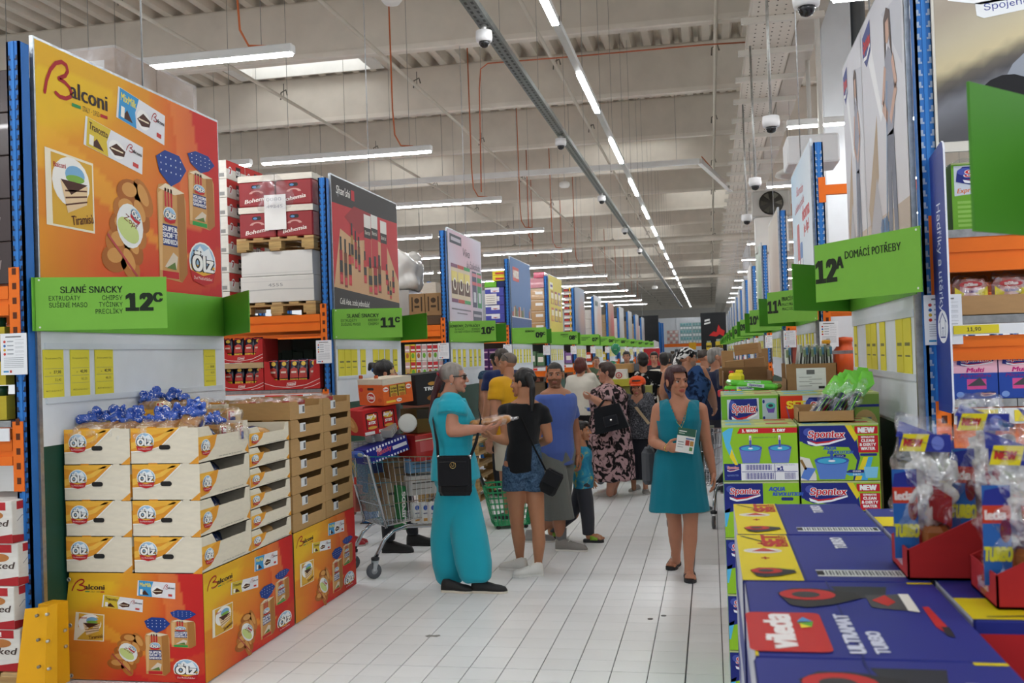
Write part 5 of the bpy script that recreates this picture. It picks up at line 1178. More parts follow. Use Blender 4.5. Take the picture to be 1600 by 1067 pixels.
Mx = Matrix.Translation(c) @ Matrix.Rotation(math.radians(28), 4, 'Y'); m = MB(); m.rbox((-.075, -.04, -.1), (.075, .04, .1), '#1b1b1e', .025, M=Mx); m.build('pouch', 'cloth', bg); m = MB(); m.rbox((-.07, -.05, -.02), (.07, -.038, .09), '#232327', .01, M=Mx); m.build('flap', 'cloth', bg)
strap(bg, [w.px(853, 735, -.1), w.px(835, 700, -.13), w.px(815, 655, -.13), w.px(806, 630, -.06)], .014, '#101012')
# man in blue T-shirt
b = PZ(874, 858)
w = Fig(b.y, 1.72, -38, 'bearded man in blue T-shirt and grey cargo shorts looking back at the camera', '#a87458', 1.05, False).setup((872, 858))
J = w.J; J['head'] = w.px(867, 587); J['neck'] = w.px(868, 612); J['chest'] = w.px(870, 660)
J['shr'] = w.px(845, 630, -.1); J['elr'] = w.px(846, 680, -.1); J['wrr'] = w.px(842, 720, -.1); J['shl'] = w.px(888, 630, .12); J['ell'] = w.px(899, 675, .2); J['wrl'] = w.px(902, 710, .15)
J['knr'] = w.px(874, 805, -.08); J['anr'] = w.px(877, 848, -.04); J['knl'] = w.px(868, 806, .25); J['anl'] = w.px(834, 835, .35)
w.body(hands={'l': dict(d=(.3, 0, -1), n=(-1, 0, 0), curl=.7), 'r': dict(d=(0, .2, -1), n=(1, 0, 0))}, head_yaw=-84, stubble='#2a211e', brow='#17110f', lips='#8f5a4c', fat=.006)
w.top('#4d64ab', w.px(872, 726).z, sleeve=.5, infl=.014, name='t_shirt', flare=-.02, vcut=(.05, .035, .02))
w.legs('#6c706c', end=.28, name='cargo_shorts', waist=.58, rads=[(0, .125), (.25, .135), (.46, .135), (.56, .14)], fold=.022)
w.hair('#1b1716', 'stubble')
shoe(w.root, PZ(874, 860), -8, .29, '#8d8a86', '#e7e5e0', high=.095, laces=True); shoe(w.root, Vector((PY(826, 840, 9.2).x, 9.2, 0)), 0, .28, '#9a9894', '#e7e5e0', high=.095)
m = MB(); q = J['anr']; m.tube([q + Vector((0, 0, -.03)), q + Vector((0, 0, .06)), q + Vector((0, 0, .13))], [.047, .05, .053], '#77797c', n=14); m.build('sock', 'cloth', w.root)
# boy
b = PZ(917, 846)
w = Fig(b.y, 1.15, 5, 'small boy in blue cartoon T-shirt and dark trousers holding a man\'s hand', '#b98260', .95, False).setup((914, 846))
J = w.J; w.h = PY(909, 654, b.y).z; J['head'] = w.px(909, 674); J['neck'] = w.px(905, 695); J['chest'] = w.px(910, 720)
J['shr'] = w.px(904, 704, -.09); J['elr'] = w.px(906, 728, -.14); J['wrr'] = w.px(904, 728, -.05); J['elr'] = w.px(900, 722, -.12); J['shl'] = w.px(913, 704, .1)
J['wrr'] = w.px(905, 722, -.14); J['knr'] = w.px(918, 803, -.03); J['anr'] = w.px(919, 838, -.02); J['knl'] = w.px(898, 805, .1); J['anl'] = w.px(864, 832, .15)
w.body(hands={'r': dict(d=(-.2, 0, 1), n=(0, -1, 0), curl=.7)}, head_yaw=8, brow='#1c1614')
w.top('#2f84ad', w.px(912, 762).z, sleeve=.6, infl=.014, mat='cartoon cloth', name='t_shirt', flare=.1)
w.legs('#3d3f47', end=.06, rads=[(0, .07), (.3, .072), (.6, .062), (.97, .052)])
w.hair('#191412', 'short', vol=1.0)
for h_, y_ in ((PZ(917, 847), -6), (Vector((PY(858, 840, b.y + .15).x, b.y + .15, 0)), 0)): shoe(w.root, h_, y_, .19, '#1d1f22', '#2a2c2f', open_=True, strap='#8fbf3a', skin=w.skin, wd=.038, name='sandal')
# woman in teal dress walking towards the camera
b = PZ(1068, 902)
w = Fig(b.y, 1.63, -88, 'short dark-red-haired woman in sleeveless teal dress walking forward with a flyer', '#b57d62', 1.06, True).setup((1066, 902))
J = w.J; J['head'] = w.px(1058, 597); J['neck'] = w.px(1061, 624); J['chest'] = w.px(1062, 668)
J['shr'] = w.px(1030, 640, .02); J['elr'] = w.px(1020, 690, -.02); J['wrr'] = w.px(1042, 700, -.2); J['shl'] = w.px(1094, 640, .02); J['ell'] = w.px(1104, 692, .02); J['wrl'] = w.px(1114, 738, .02)
J['knr'] = w.px(1054, 815, .1); J['knl'] = w.px(1079, 818, -.02); J['anr'] = w.px(1057, 876, .28); J['anl'] = w.px(1076, 897, -.1)
w.body(hands={'r': dict(d=(.75, -.35, .05), n=(.2, .9, .1), curl=.55), 'l': dict(d=(.1, -.15, -1), n=(-1, 0, 0), curl=.4)}, head_yaw=-62, head_pitch=-2, lips='#a8564e', brow='#3a2420')
w.skirt('#12788c', w.px(1062, 798).z, 'cloth', 'dress', .165, .235, w.px(1062, 700).z, dep=.62, fold=.012, vcut=(.08, .19, .09), arm=.15)
w.hair('#3b1820', 'short', vol=1.12, lim_=.082)
for px, py, y_ in ((1056, 884, -100), (1077, 903, -86)): q = PZ(px, py); shoe(w.root, q + Vector((0, .03, 0)), y_, .25, '#1b1b20', '#18181b', open_=True, strap='#22232c', skin=w.skin, name='slide_sandal')
m = MB(); m.tube([w.px(1047, 636, -.1), w.px(1058, 660, -.15), w.px(1065, 668, -.16), w.px(1070, 655, -.15), w.px(1074, 634, -.1)], .0022, '#c9a64a', n=5); q = w.px(1065, 672, -.165); m.box((q.x - .002, q.y, q.z - .025), (q.x + .002, q.y + .003, q.z + .01), '#c9a64a'); m.box((q.x - .009, q.y, q.z - .006), (q.x + .009, q.y + .003, q.z - .002), '#c9a64a'); m.build('necklace', 'chrome', w.root)
m = MB(); q = J['wrr']; m.lathe(q, [(.028, -.004), (.031, 0), (.028, .004)], '#c9b06a', axis=(.7, -.5, 0), n=14); m.build('bracelet', 'chrome', w.root)
q = [w.px(1055, 705, -.29), w.px(1083, 709.5, -.29), w.px(1088.5, 672, -.25), w.px(1060, 667, -.25)]
U, V = q[1] - q[0], q[3] - q[0]; m = MB(); n = U.cross(V).normalized() * .001; m.add([p + n for p in q] + [p - n for p in q], [(0, 1, 2, 3), (7, 6, 5, 4), (0, 4, 5, 1), (1, 5, 6, 2), (2, 6, 7, 3), (3, 7, 4, 0)], '#e4e6e6'); F = m.face(q[0] + n, U, V, U.length, V.length)
F.rect(0, .68, 1, 1, '#2c5d4c', 1); F.rect(.08, .84, .5, .88, '#dfe8e2', 2); F.rect(.08, .76, .4, .79, '#b9ccc2', 2); F.rect(.5, .3, .72, .52, '#a8433c', 1); F.rect(.75, .3, .95, .5, '#b78a4a', 1); F.rect(.5, .55, .95, .6, '#3a67a0', 1); F.rect(.75, .1, .92, .25, '#5a8a4a', 1); F.rect(.08, .4, .4, .44, '#8a8d92', 1); F.rect(.08, .3, .42, .33, '#9a9da2', 1); F.rect(.08, .2, .4, .23, '#9a9da2', 1)
tag(m.build('shop_flyer', 'paper'), 'white and green leaflet held by the woman in the teal dress', 'leaflet')
c = w.px(1013, 727, .06); bg = thing('shoulder_bag', 'grey shoulder bag hanging behind the arm of the woman in teal', 'bag', (c.x, c.y, c.z - .14)); m = MB(); m.rbox((c.x - .045, c.y - .12, c.z - .14), (c.x + .05, c.y + .12, c.z + .14), '#4b4e54', .035); m.build('pouch', 'cloth', bg)
strap(bg, [c + Vector((0, -.06, .13)), w.px(1032, 668, -.04), w.px(1039, 640, -.07), w.px(1042, 629, .0)], .035, '#55585e', nrm=[(-1, -.3, 0), (-.6, -1, 0), (-.2, -1, .3), (0, 0, 1)])
# big woman in patterned dress, facing left
b = PZ(952, 777)
w = Fig(b.y, 1.62, 172, 'large woman in pink and black patterned dress facing away, black handbag on arm', '#c08a72', 1.62, True).setup((956, 776))
J = w.J; J['head'] = w.px(947, 582); J['neck'] = w.px(951, 602); J['chest'] = w.px(951, 640)
J['shl'] = w.px(947, 612, -.22); J['ell'] = w.px(948, 636, -.34); J['wrl'] = w.px(926, 622, -.36); J['shr'] = w.px(950, 610, .25); J['anl'] = w.px(953, 770, -.08); J['anr'] = w.px(958, 768, .1); J['knl'] = w.px(958, 730, -.08); J['knr'] = w.px(962, 730, .1)
w.body(hands={'l': dict(d=(-1, 0, .2), n=(0, .6, .6), curl=.7)}, head_yaw=188, brow='#2d2320', fat=.008)
w.skirt('#b08f92', w.px(960, 748).z, 'floral cloth', 'dress', .27, .31, w.px(955, 660).z, dep=.95, sleeve=.75, fold=.03, infl=.025)
w.hair('#3d2a24', 'short', vol=1.1)
for px, py in ((955, 775), (960, 771)): shoe(w.root, PZ(px, py), 178, .25, '#dcdad6', '#d8d6d0', high=.07)
m = MB(); m.lathe(J['wrl'], [(.03, -.012), (.033, 0), (.03, .012)], '#d8d8da', axis=(1, 0, -.3), n=14); m.build('wrist_watch', 'chrome', w.root)
c = w.px(952, 652, -.46); bg = thing('handbag', 'black handbag with buckle under the arm of the woman in patterned dress', 'bag', (c.x, c.y, c.z - .15)); Mx = Matrix.Translation(c) @ Matrix.Rotation(math.radians(-12), 4, 'Y'); m = MB()
m.add([Mx @ Vector(v) for v in ((-.2, -.06, -.16), (.2, -.06, -.16), (.2, .06, -.16), (-.2, .06, -.16), (-.15, -.03, .14), (.15, -.03, .14), (.15, .03, .14), (-.15, .03, .14))], [(0, 3, 2, 1), (4, 5, 6, 7), (0, 1, 5, 4), (1, 2, 6, 5), (2, 3, 7, 6), (3, 0, 4, 7)], '#1d1f24'); m.build('pouch', 'cloth', bg)
m = MB(); m.rbox((-.07, -.075, -.1), (.1, -.045, .02), '#25272d', .015, M=Mx); m.build('front_pocket', 'cloth', bg); m = MB(); m.lathe(Mx @ Vector((.02, -.078, -.03)), [(.014, 0), (.014, .006), (.001, .008)], '#d9d9dc', axis=(0, -1, 0), n=10); m.build('clasp', 'chrome', bg)
m = MB(); m.tube([Mx @ Vector((-.1, -.03, .13)), w.px(944, 625, -.36), w.px(949, 603, -.2), w.px(956, 615, -.25), Mx @ Vector((.1, -.03, .13))], .014, '#1a1b1f'); m.build('handle', 'cloth', bg)
# woman in orange cap
b = PZ(1004, 772)
w = Fig(b.y, 1.46, -98, 'woman in orange cap, grey patterned blouse and dark trousers facing the camera', '#b07d62', 1.1, True).setup((1000, 772))
J = w.J; J['head'] = w.px(996, 606); J['neck'] = w.px(998, 621); J['chest'] = w.px(1000, 655)
w.body(head_yaw=-96, brow='#33241f'); w.top('#4b4c52', w.px(1000, 684).z, sleeve=.85, infl=.02, mat='grey print cloth', name='blouse', flare=.05); w.legs('#22232b', end=.17, rads=[(0, .11), (.3, .11), (.6, .1), (.84, .095)], name='trousers')
w.hair('#2b201d', 'bob', vol=.95)
m = MB(); R, q, c = w.HR, w.hs, J['head']; m.lathe(c + R @ Vector((0, -.01, .04)) * q, [(.1, 0), (.104, .03), (.095, .07), (.06, .1), (.005, .112)], '#e2531f', n=18)
m.add([c + R @ Vector(v) * q for v in ((-.075, .06, .045), (-.06, .14, .03), (-.02, .165, .032), (.02, .165, .032), (.06, .14, .03), (.075, .06, .045), (-.07, .06, .058), (-.055, .135, .042), (-.02, .158, .046), (.02, .158, .046), (.055, .135, .042), (.07, .06, .058))], [(5, 4, 3, 2, 1, 0), (6, 7, 8, 9, 10, 11)] + [(i, i + 1, i + 7, i + 6) for i in range(5)], '#d94e1d'); m.build('cap', 'cloth', w.root)
for px, py, y_ in ((995, 768, -110), (1008, 773, -80)): shoe(w.root, PZ(px, py) + Vector((0, .1, 0)), y_, .24, '#8f8c88', '#dedcd8', high=.06, laces=True)
strap(w.root, [w.px(988, 628, -.1), w.px(998, 642, -.17), w.px(1014, 662, -.17)], .035, '#b9a384', name='shoulder_strap')
# ------------------------------------------------------------------ shoppers further off
def far(label, Y, px, ytop, yaw, skin='#b98468', g=1.05, fem=False, top='#444', topmat='cloth', sleeve=.5, legs='#2c2f38', shorts=False, hair='#2a211d', style='short', hy=None, arms=None, stub=None, vol=1.0, shoes='#34363a'):
    t = PY(px, ytop, Y); w = Fig(Y, t.z, yaw, label, skin, g, fem, detail=1, base=Vector((t.x, Y, 0))).setup(None)
    for k, v in (arms or {}).items(): w.J[k] = w.px(*v)
    w.body(head_yaw=hy if hy is not None else yaw, bare_legs=shorts, stubble=stub, brow=hair if style != 'none' else '#6b5a50')
    w.top(top, w.h * .5, sleeve=sleeve, infl=.016, mat=topmat, flare=.04)
    w.legs(legs, end=.3 if shorts else .06)
    if style != 'none': w.hair(hair, style, vol=vol)
    for k in 'lr': a = w.J['an' + k]; shoe(w.root, (a.x, a.y, 0), yaw, .26 if w.h > 1.4 else .2, shoes, '#b5b3ae')
    return w
Y5 = PZ(780, 812).y
wy = far('balding man in yellow T-shirt and cream shorts seen from behind', Y5, 794, 551, 150, top='#d8a21e', legs='#cfc8b8', shorts=True, hair='#6a5f57', style='stubble', g=1.2, hy=165)
m = MB(); R, q, c = wy.HR, wy.hs, wy.J['head']
for d in (-1, 1): m.tube([c + R @ Vector((d * .03, .05, .115)) * q, c + R @ Vector((d * .07, .01, .1)) * q, c + R @ Vector((d * .08, -.04, .06)) * q], .004, '#3a3a3d', n=5)
m.build('glasses', 'plastic', wy.root)
far('man in navy T-shirt half hidden by the man in yellow', 12.2, 784, 545, 140, top='#1d2a58', g=1.1, hair='#3b332e')
wd = far('man in denim waistcoat and black cap, back turned', 15.0, 775, 552, 120, top='#5b7796', topmat='denim', sleeve=.15, hair='#332c28')
m = MB(); R, q, c = wd.HR, wd.hs, wd.J['head']; m.lathe(c + R @ Vector((0, -.005, .035)) * q, [(.098, 0), (.1, .04), (.085, .08), (.01, .1)], '#1d2023', n=14); m.build('cap', 'cloth', wd.root)
far('red-haired woman in white blouse and black skirt with hand at her ear', 14.6, 907, 559, 75, fem=True, g=1.15, top='#ddd8cc', sleeve=1.3, legs='#17181c', hair='#5a2018', style='bob', hy=60, arms=dict(shr=(924, 590), elr=(931, 604, .1), wrr=(919, 578, .15)))
wb = far('tall man with black and white bandana and blue camouflage vest, from behind', 10.9, 1072, 543, 55, top='#32507f', topmat='camouflage cloth', sleeve=.0, g=1.22, legs='#2c3a2c', hair='#8a857f', style='none', hy=15, stub='#8d857c', arms=dict(shr=(1094, 582), elr=(1109, 610, .1), wrr=(1116, 634, .3), shl=(1046, 584), ell=(1037, 612, .1), wrl=(1046, 636, .3)))
p = Prim(); R, q, c = wb.HR, wb.hs, wb.J['head']; T = lambda x, y, z: c + R @ (Vector((x, y, z)) * q); p.ell(T(0, -.016, .05), (.083 * q, .1 * q, .075 * q), R); p.chain([T(0, -.09, .03), T(.01, -.13, -.03), T(.03, -.14, -.11)], [.03, .028, .018]); p.cap(T(0, -.09, .03), T(-.05, -.12, -.07), .028, .016)
co, fs = grow(p, .008, 2, (.008, 25, 25)); m = MB(); put(m, co, fs, '#eee'); m.build('bandana', 'bandana cloth', wb.root)
far('man with short dark hair and black T-shirt beside the bandana man', 13.4, 1100, 546, 25, top='#1a1b1e', hair='#3a2f29', style='stubble', hy=20)
far('grey-haired man in navy T-shirt looking towards the brown cartons', 12.4, 1117, 543, 30, top='#1c2440', hair='#8d8a86', style='short', hy=15, vol=.97)
far('man in black shirt with white leaf print and shoulder strap, from behind', 14.0, 1004, 551, 95, top='#222', topmat='palm print cloth', hair='#171413', hy=100)
far('man in white T-shirt with gold lettering, from behind', 15.2, 1037, 551, 80, top='#d6d2c4', hair='#1d1917', hy=95)
far('dark-haired man facing the camera in a dark shirt', 18.5, 1022, 550, -95, top='#26282c', hair='#17120f', hy=-90)
far('smiling man with sunglasses on his head, facing the camera beyond the balloons', 20.5, 979, 549, -100, top='#5a5c60', hair='#2b2522', hy=-95)
far('bald man in green shirt far behind the white blouse', 22.0, 931, 557, -60, top='#4a5a44', hair='#55493f', style='stubble', hy=-70)
far('woman with dark hair far down the aisle, seen beside the bandana', 17.0, 1057, 552, 95, fem=True, top='#8fa3c0', hair='#191615', style='bob')
far('man in blue shirt far off behind the white T-shirt man', 19.5, 1046, 553, 80, top='#3a58a0', hair='#2c2320')
far('man in a grey shirt far down the aisle near the pillar end', 26.0, 1062, 551, 85, top='#55585c', hair='#221c19')
far('person in dark clothes far off near the red crates', 27.5, 1012, 549, 90, top='#2c2c30', hair='#221c19')
# woman bending behind the full trolley, only her hair bun and shoes show
Yb = 8.75; t = PY(597, 564, Yb); w = Fig(Yb, t.z, 12, 'woman with black bun and blue band hidden behind the loaded trolley', '#b98468', 1.0, True, detail=1, base=Vector((t.x + .02, Yb, 0))).setup(None)
q = PZ(646, 852); w.J['anl'] = Vector((q.x, q.y, .085)); w.J['knl'] = (w.J['hipl'] + w.J['anl']) / 2 + Vector((.04, 0, 0))
w.body(head_yaw=20, bare_legs=False); w.top('#2b2d33', w.h * .5); w.legs('#26282e', end=.06)
w.hair('#121113', 'pulled', tail=[w.px(585, 571), w.px(579, 570), w.px(577, 577)], band='#2f6fb0', vol=1.08)
for k in 'rl': q = w.J['an' + k]; shoe(w.root, (q.x - .03, q.y, 0), 2, .29, '#161719', '#1d1e20', high=.1)
far('child in yellow shirt and red canvas shoes almost hidden behind the brown trays', 9.0, 541, 700, 5, top='#c9a82a', shorts=True, legs='#7a5a4a', shoes='#a8232b')
# ================================================================== goods on the bread side
def bface(m, lo, hi, side, lift=.0006):
    x0, y0, z0 = lo; x1, y1, z1 = hi; dx, dy, dz = x1 - x0, y1 - y0, z1 - z0
    return {'f': lambda: m.face((x0, y0, z0), (1, 0, 0), (0, 0, 1), dx, dz, lift=lift), 'r': lambda: m.face((x1, y0, z0), (0, 1, 0), (0, 0, 1), dy, dz, lift=lift), 'l': lambda: m.face((x0, y1, z0), (0, -1, 0), (0, 0, 1), dy, dz, lift=lift), 't': lambda: m.face((x0, y0, z1), (1, 0, 0), (0, 1, 0), dx, dy, lift=lift)}[side]()
def carton(name, label, cat, lo, hi, col, art=None, mat='card', group=None, M=None, r=.004, lift=.0006, parent=None):
    m = MB(); m.M = M; m.rbox(lo, hi, col, r); 
    for k, fn in (art or {}).items(): fn(bface(m, lo, hi, k, lift))
    loc = None
    if M is not None: loc = M @ Vector(((lo[0] + hi[0]) / 2, (lo[1] + hi[1]) / 2, lo[2]))
    o = m.build(name, mat, parent, loc)
    return tag(o, label, cat, group) if parent is None else o
def pallet(lo, hi, label, z=.144, group='wooden pallets'):
    x0, y0, z0 = lo; x1, y1 = hi; t = thing('wooden_pallet', label, 'pallet', ((x0 + x1) / 2, (y0 + y1) / 2, z0), group); k = z / .144
    for i in range(5): m = MB(); a = x0 + (x1 - x0 - .1) * i / 4; m.box((a, y0, z0 + .122 * k), (a + .1, y1, z0 + z), ['#c2a270', '#b8965f'][i % 2]); m.build('deck_board', 'wood', t)
    for i in range(3): m = MB(); b = y0 + (y1 - y0 - .1) * i / 2; m.box((x0, b, z0 + .1 * k), (x1, b + .1, z0 + .121 * k), '#b08c58'); m.build('stringer_board', 'wood', t)
    for i in range(3):
        for j in (0, 2): m = MB(); a = x0 + (x1 - x0 - .13) * i / 2; b = y0 + (y1 - y0 - .1) * j / 2; m.box((a, b, z0 + .02), (a + .13, b + .1, z0 + .1 * k), '#b5965f'); m.build('block', 'wood', t)
    for i in range(3): m = MB(); a = x0 + (x1 - x0 - .1) * i / 2; m.box((a, y0, z0), (a + .1, y1, z0 + .02), '#a5834f'); m.build('bottom_board', 'wood', t)
    return t
BX0, BX1, BY0, BY1 = -3.62, -2.785, 5.05, 6.24
def wrap_panel(y0, y1, label, front=True):
    t = thing('printed_pallet_wrap', label, 'banner', ((BX0 + BX1) / 2, (y0 + y1) / 2, 0), 'printed wraps round the bread pallets'); z1 = .60
    def sheet(O, U, w, h, nm, art, wob):
        m = MB(); F = m.face(O, U, (0, 0, 1), w, h, lift=.0005); art(F)
        if wob:
            o, u = Vector(O), Vector(U).normalized(); n = u.cross(Vector((0, 0, 1)))
            m.v = [tuple(Vector(v) + n * (.012 * math.sin(9 * (Vector(v).z)) * max(0, 1 - (Vector(v) - o).dot(u) / .25)) - u * (.025 * math.sin(5.2 * Vector(v).z + .3) * max(0, 1 - (Vector(v) - o).dot(u) / .3)) ) for v in m.v]
        return m.build(nm, 'print', t)
    if front:
        sheet((BX0, y0, .005), (1, 0, 0), BX1 - BX0, z1, 'front_sheet', lambda F: art_bakery(F, LAY_BANNER), True)
        for v in (.03, .5, .93): m = MB(); m.lathe((BX0 + .02, y0 - .012, .01 + v * z1), [(.012, 0), (.012, .004), (.006, .004), (.006, 0)], '#c9c9c4', axis=(0, -1, 0), n=12); m.build('eyelet', 'zinc', t)
    sheet((BX1 + .002, y0, .005), (0, 1, 0), y1 - y0, z1, 'side_sheet', lambda F: art_bakery(F, LAY_BANNER), False)
    m = MB(); m.box((BX0 + .02, y0 + .02, .0), (BX1 - .01, y1 - .01, z1 - .004), '#a8926c'); m.build('inner_box', 'card', t)
    return t
wrap_panel(BY0, BY1, 'orange printed bakery wrap round the nearer bread pallet')
wrap_panel(6.262, 7.42, 'orange printed bakery wrap round the farther bread pallet', front=False)
def crate_front(F, lh=.62):
    F.poly([(0, 1), (.74, 1), (.62, .8), (.45, .5), (.25, .38), (0, .36)], '#e3982a', 1); F.poly([(0, 1), (.74, 1), (.7, .93), (.3, .8), (0, .9)], '#eeb23c', 2); F.poly([(0, .6), (.4, .75), (.6, .96), (.66, .96), (.45, .66), (0, .42)], '#f0bb4a', 2); F.line([(0, .35), (.25, .37), (.45, .49), (.62, .79), (.74, 1)], .006, '#f5f2ea', 3)
    F.poly([(.86, 0), (1, 0), (1, .22)], '#e39a2e', 2); logo_bread(F, .21, .62, .27, .5)
    F.rrect(.42, .40, .59, .53, '#1d1a18', 4, .5)
def crate_side(F, h=.72):
    F.poly([(0, h), (.36, h), (.3, .4), (.16, .14), (0, .08)], '#e39a2c', 1); F.poly([(0, h), (.3, h), (0, .5)], '#efb542', 2); logo_bread(F, .13, .42, .17, .42); F.poly([(.92, .1), (1, .0), (1, .3)], '#e39a2e', 2)
    F.text('…jeder schmeckt, dass Ölz mit Liebe backt!', .36, .08, .035, '#3b3733', w=.5, shear=.3, l=2, res=1, font='b')
def make_crate(nm, x0, y0, z0, w, d, h, col, art_f, art_s, label, group, fill, barcode=False, cut=.70, inner='#b8ac96'):
    t = thing(nm, label, 'crate', (x0 + w / 2, y0 + d / 2, z0), group); x1, y1, z1 = x0 + w, y0 + d, z0 + h - .002; e = .005
    m = MB(); m.box((x0, y0, z0), (x1, y0 + e, z1), col); m.box((x0, y1 - e, z0), (x1, y1, z1), col); m.box((x0, y0, z0), (x1, y1, z0 + e), inner)
    for xs in (x0, x1 - e):
        pts = [(y0 + e, z0), (y1 - e, z0), (y1 - e, z1), (y1 - .05, z1), (y1 - .07, z0 + h * cut), (y0 + .17 * d / .6, z0 + h * cut), (y0 + .12 * d / .6, z1), (y0 + e, z1)]
        n = len(pts); m.add([(xs, y, z) for y, z in pts] + [(xs + e, y, z) for y, z in pts], [tuple(range(n - 1, -1, -1)), tuple(range(n, 2 * n))] + [(i, (i + 1) % n, n + (i + 1) % n, n + i) for i in range(n)], col)
    if art_f: art_f(m.face((x0, y0, z0), (1, 0, 0), (0, 0, 1), w, h))
    if art_s: art_s(m.face((x1, y0, z0), (0, 1, 0), (0, 0, 1), d, h))
    if barcode:
        F = m.face((x1, y0, z0), (0, 1, 0), (0, 0, 1), d, h); F.rect(.26, .3, .43, .78, '#dfe0e2', 2); F.rect(.36, .36, .42, .7, '#6c6c6e', 3)
    m.build('walls', 'card', t)
    m = MB(); m.box((x0 + w * .25, y0 - .001, z1), (x0 + w * .38, y0 + .004, z1 + .009), '#d58a26' if art_f else col); m.box((x0 + w * .75, y0 - .001, z1), (x0 + w * .85, y0 + .004, z1 + .006), col); m.build('corner_tab', 'card', t)
    if fill:
        m = MB(); rnd = random.Random(int(x0 * 100 + y0 * 37 + z0 * 1000))
        for k in range(7): m.ball((x0 + w * rnd.uniform(.3, .7), y0 + d * (.14 + .12 * k), z0 + h * .42), (w * .22, d * .11, h * rnd.uniform(.36, .52)), fill[k % len(fill)], n=10, k=6)
        tag(m.build('bagged_bread', 'gloss', t), kind='stuff')
    return t
BLU = ['#1f2f5c', '#27386b', '#1a2648']; BRN = ['#b98a52', '#c79a63', '#22356b', '#a97a48']; DRK = ['#4a3226', '#5d4030', '#3a2a26']
where = ['lowest', 'second from below', 'third from below', 'topmost']
p1 = make_crate('bread_crate', -3.62, 5.05, .605, .41, .6, .202, '#e3dac6', crate_front, crate_side, 'lowest cream and orange bread crate in the stack nearer the rack', 'cream and orange bread crates', BLU)
p2 = make_crate('bread_crate', -3.195, 5.05, .605, .41, .6, .202, '#e3dac6', crate_front, crate_side, 'lowest cream and orange bread crate in the stack at the front corner', 'cream and orange bread crates', BLU)
for k in range(1, 4):
    dup(p1, p1.location + Vector((.004 * (k % 2), 0, .202 * k)), where[k] + ' cream and orange bread crate in the stack nearer the rack'); dup(p2, p2.location + Vector((-.003 * (k % 2), 0, .202 * k)), where[k] + ' cream and orange bread crate in the stack at the front corner')
p3 = make_crate('bread_crate', -3.195, 5.655, .605, .41, .58, .126, '#e3dac6', None, lambda F: crate_side(F, .7), 'lowest low cream tray in the middle stack behind the corner crates', 'low cream bread trays', BRN, cut=.62)
p4 = make_crate('bread_crate', -3.62, 5.655, .605, .41, .58, .126, '#e3dac6', crate_front, None, 'lowest low cream tray in the hidden stack by the rack', 'low cream bread trays', BRN, cut=.62)
for k in range(1, 7):
    if k < 6: dup(p3, p3.location + Vector((0, .004 * (k % 2), .126 * k)), 'low cream tray, %s from below in the middle stack behind the corner crates' % ORD[k])
    dup(p4, p4.location + Vector((0, 0, .126 * k)), 'low cream tray, %s from below in the hidden stack by the rack' % ORD[k])
def kraft_front(F): F.rrect(.42, .5, .58, .68, '#d9cfb8', 1, .5); F.rrect(.43, .52, .57, .66, '#8b6a40', 2, .5)
p5 = make_crate('cardboard_tray', -3.60, 6.28, .605, .81, .575, .126, '#b48e5c', kraft_front, None, 'lowest brown cardboard bread tray in the nearer brown stack', 'brown bread trays', DRK, True, .66, '#a5804f')
p6 = make_crate('cardboard_tray', -3.60, 6.865, .605, .81, .555, .126, '#b48e5c', None, None, 'lowest brown cardboard bread tray in the farther brown stack', 'brown bread trays', DRK, True, .66, '#a5804f')
for k in range(1, 7):
    dup(p5, p5.location + Vector((.003 * (k % 2), 0, .126 * k)), 'brown cardboard bread tray, %s from below in the nearer brown stack' % ORD[k]); dup(p6, p6.location + Vector((0, 0, .126 * k)), 'brown cardboard bread tray, %s from below in the farther brown stack' % ORD[k])
# bagged loaves lying in the top crates
def loaf(label, c, yaw, ln=.24, lean=0.0, print_=True, tail=True):
    c = Vector(c); t = thing('bagged_loaf', label, 'bread', c, 'bagged loaves'); M = Matrix.Translation(c) @ Matrix.Rotation(math.radians(yaw), 4, 'Z') @ Matrix.Rotation(math.radians(lean), 4, 'X')
    m = MB(); m.M = M; m.rbox((-.055, -ln / 2, 0), (.055, ln / 2, .105), '#b98548', .022); m.rbox((-.05, -ln / 2 - .002, .004), (.05, -ln / 2 + .02, .1), '#e6cda0', .02); m.build('loaf', 'bread', t)
    p = Prim(); p.mb.M = M; p.loft([(Vector((0, y, .054)), Vector((a, 0, 0)), Vector((0, 0, b))) for y, a, b in ((-ln / 2 - .03, .04, .035), (-ln / 2, .066, .066), (0, .068, .07), (ln / 2, .066, .066), (ln / 2 + .03, .03, .03))]); co, fs = grow(p, .012, 1, (.016, 28, 28)); m = MB(); put(m, co, fs, '#ffffff'); m.build('bag_film', 'film', t)
    if print_:
        m = MB(); m.M = M; F = m.face((-.05, -ln / 2 - .004, .008), (1, 0, 0), (0, 0, 1), .1, .09); F.rect(0, .3, .42, .95, '#c0353c', 1); F.rect(.1, .05, .5, .55, '#27388a', 2); F.text('Ölz', .12, .62, .24, '#f3f0ea', w=.3, bold=.05, l=3); F = m.face((.056, -ln / 2 + .03, .01), (0, 1, 0), (0, 0, 1), ln * .5, .085, lift=.008); F.rect(0, .2, 1, .8, '#27388a', 1); F.text('SUPER SOFT', .08, .42, .25, '#f0f0f2', w=.84, bold=.04, l=2); m.build('bag_label', 'print', t)
    if tail:
        p = Prim(); p.mb.M = M; p.ell((0, ln * .3, .108), (.06, .06, .016)); p.ell((.012, ln * .4, .135), (.06, .018, .04)); p.ell((-.02, ln * .22, .12), (.045, .05, .012)); co, fs = grow(p, .007, 0, (.05, 34, 22)); m = MB(); put(m, co, fs, '#fff'); m.build('bag_neck', 'star foil', t)
    return t
zc = 1.335
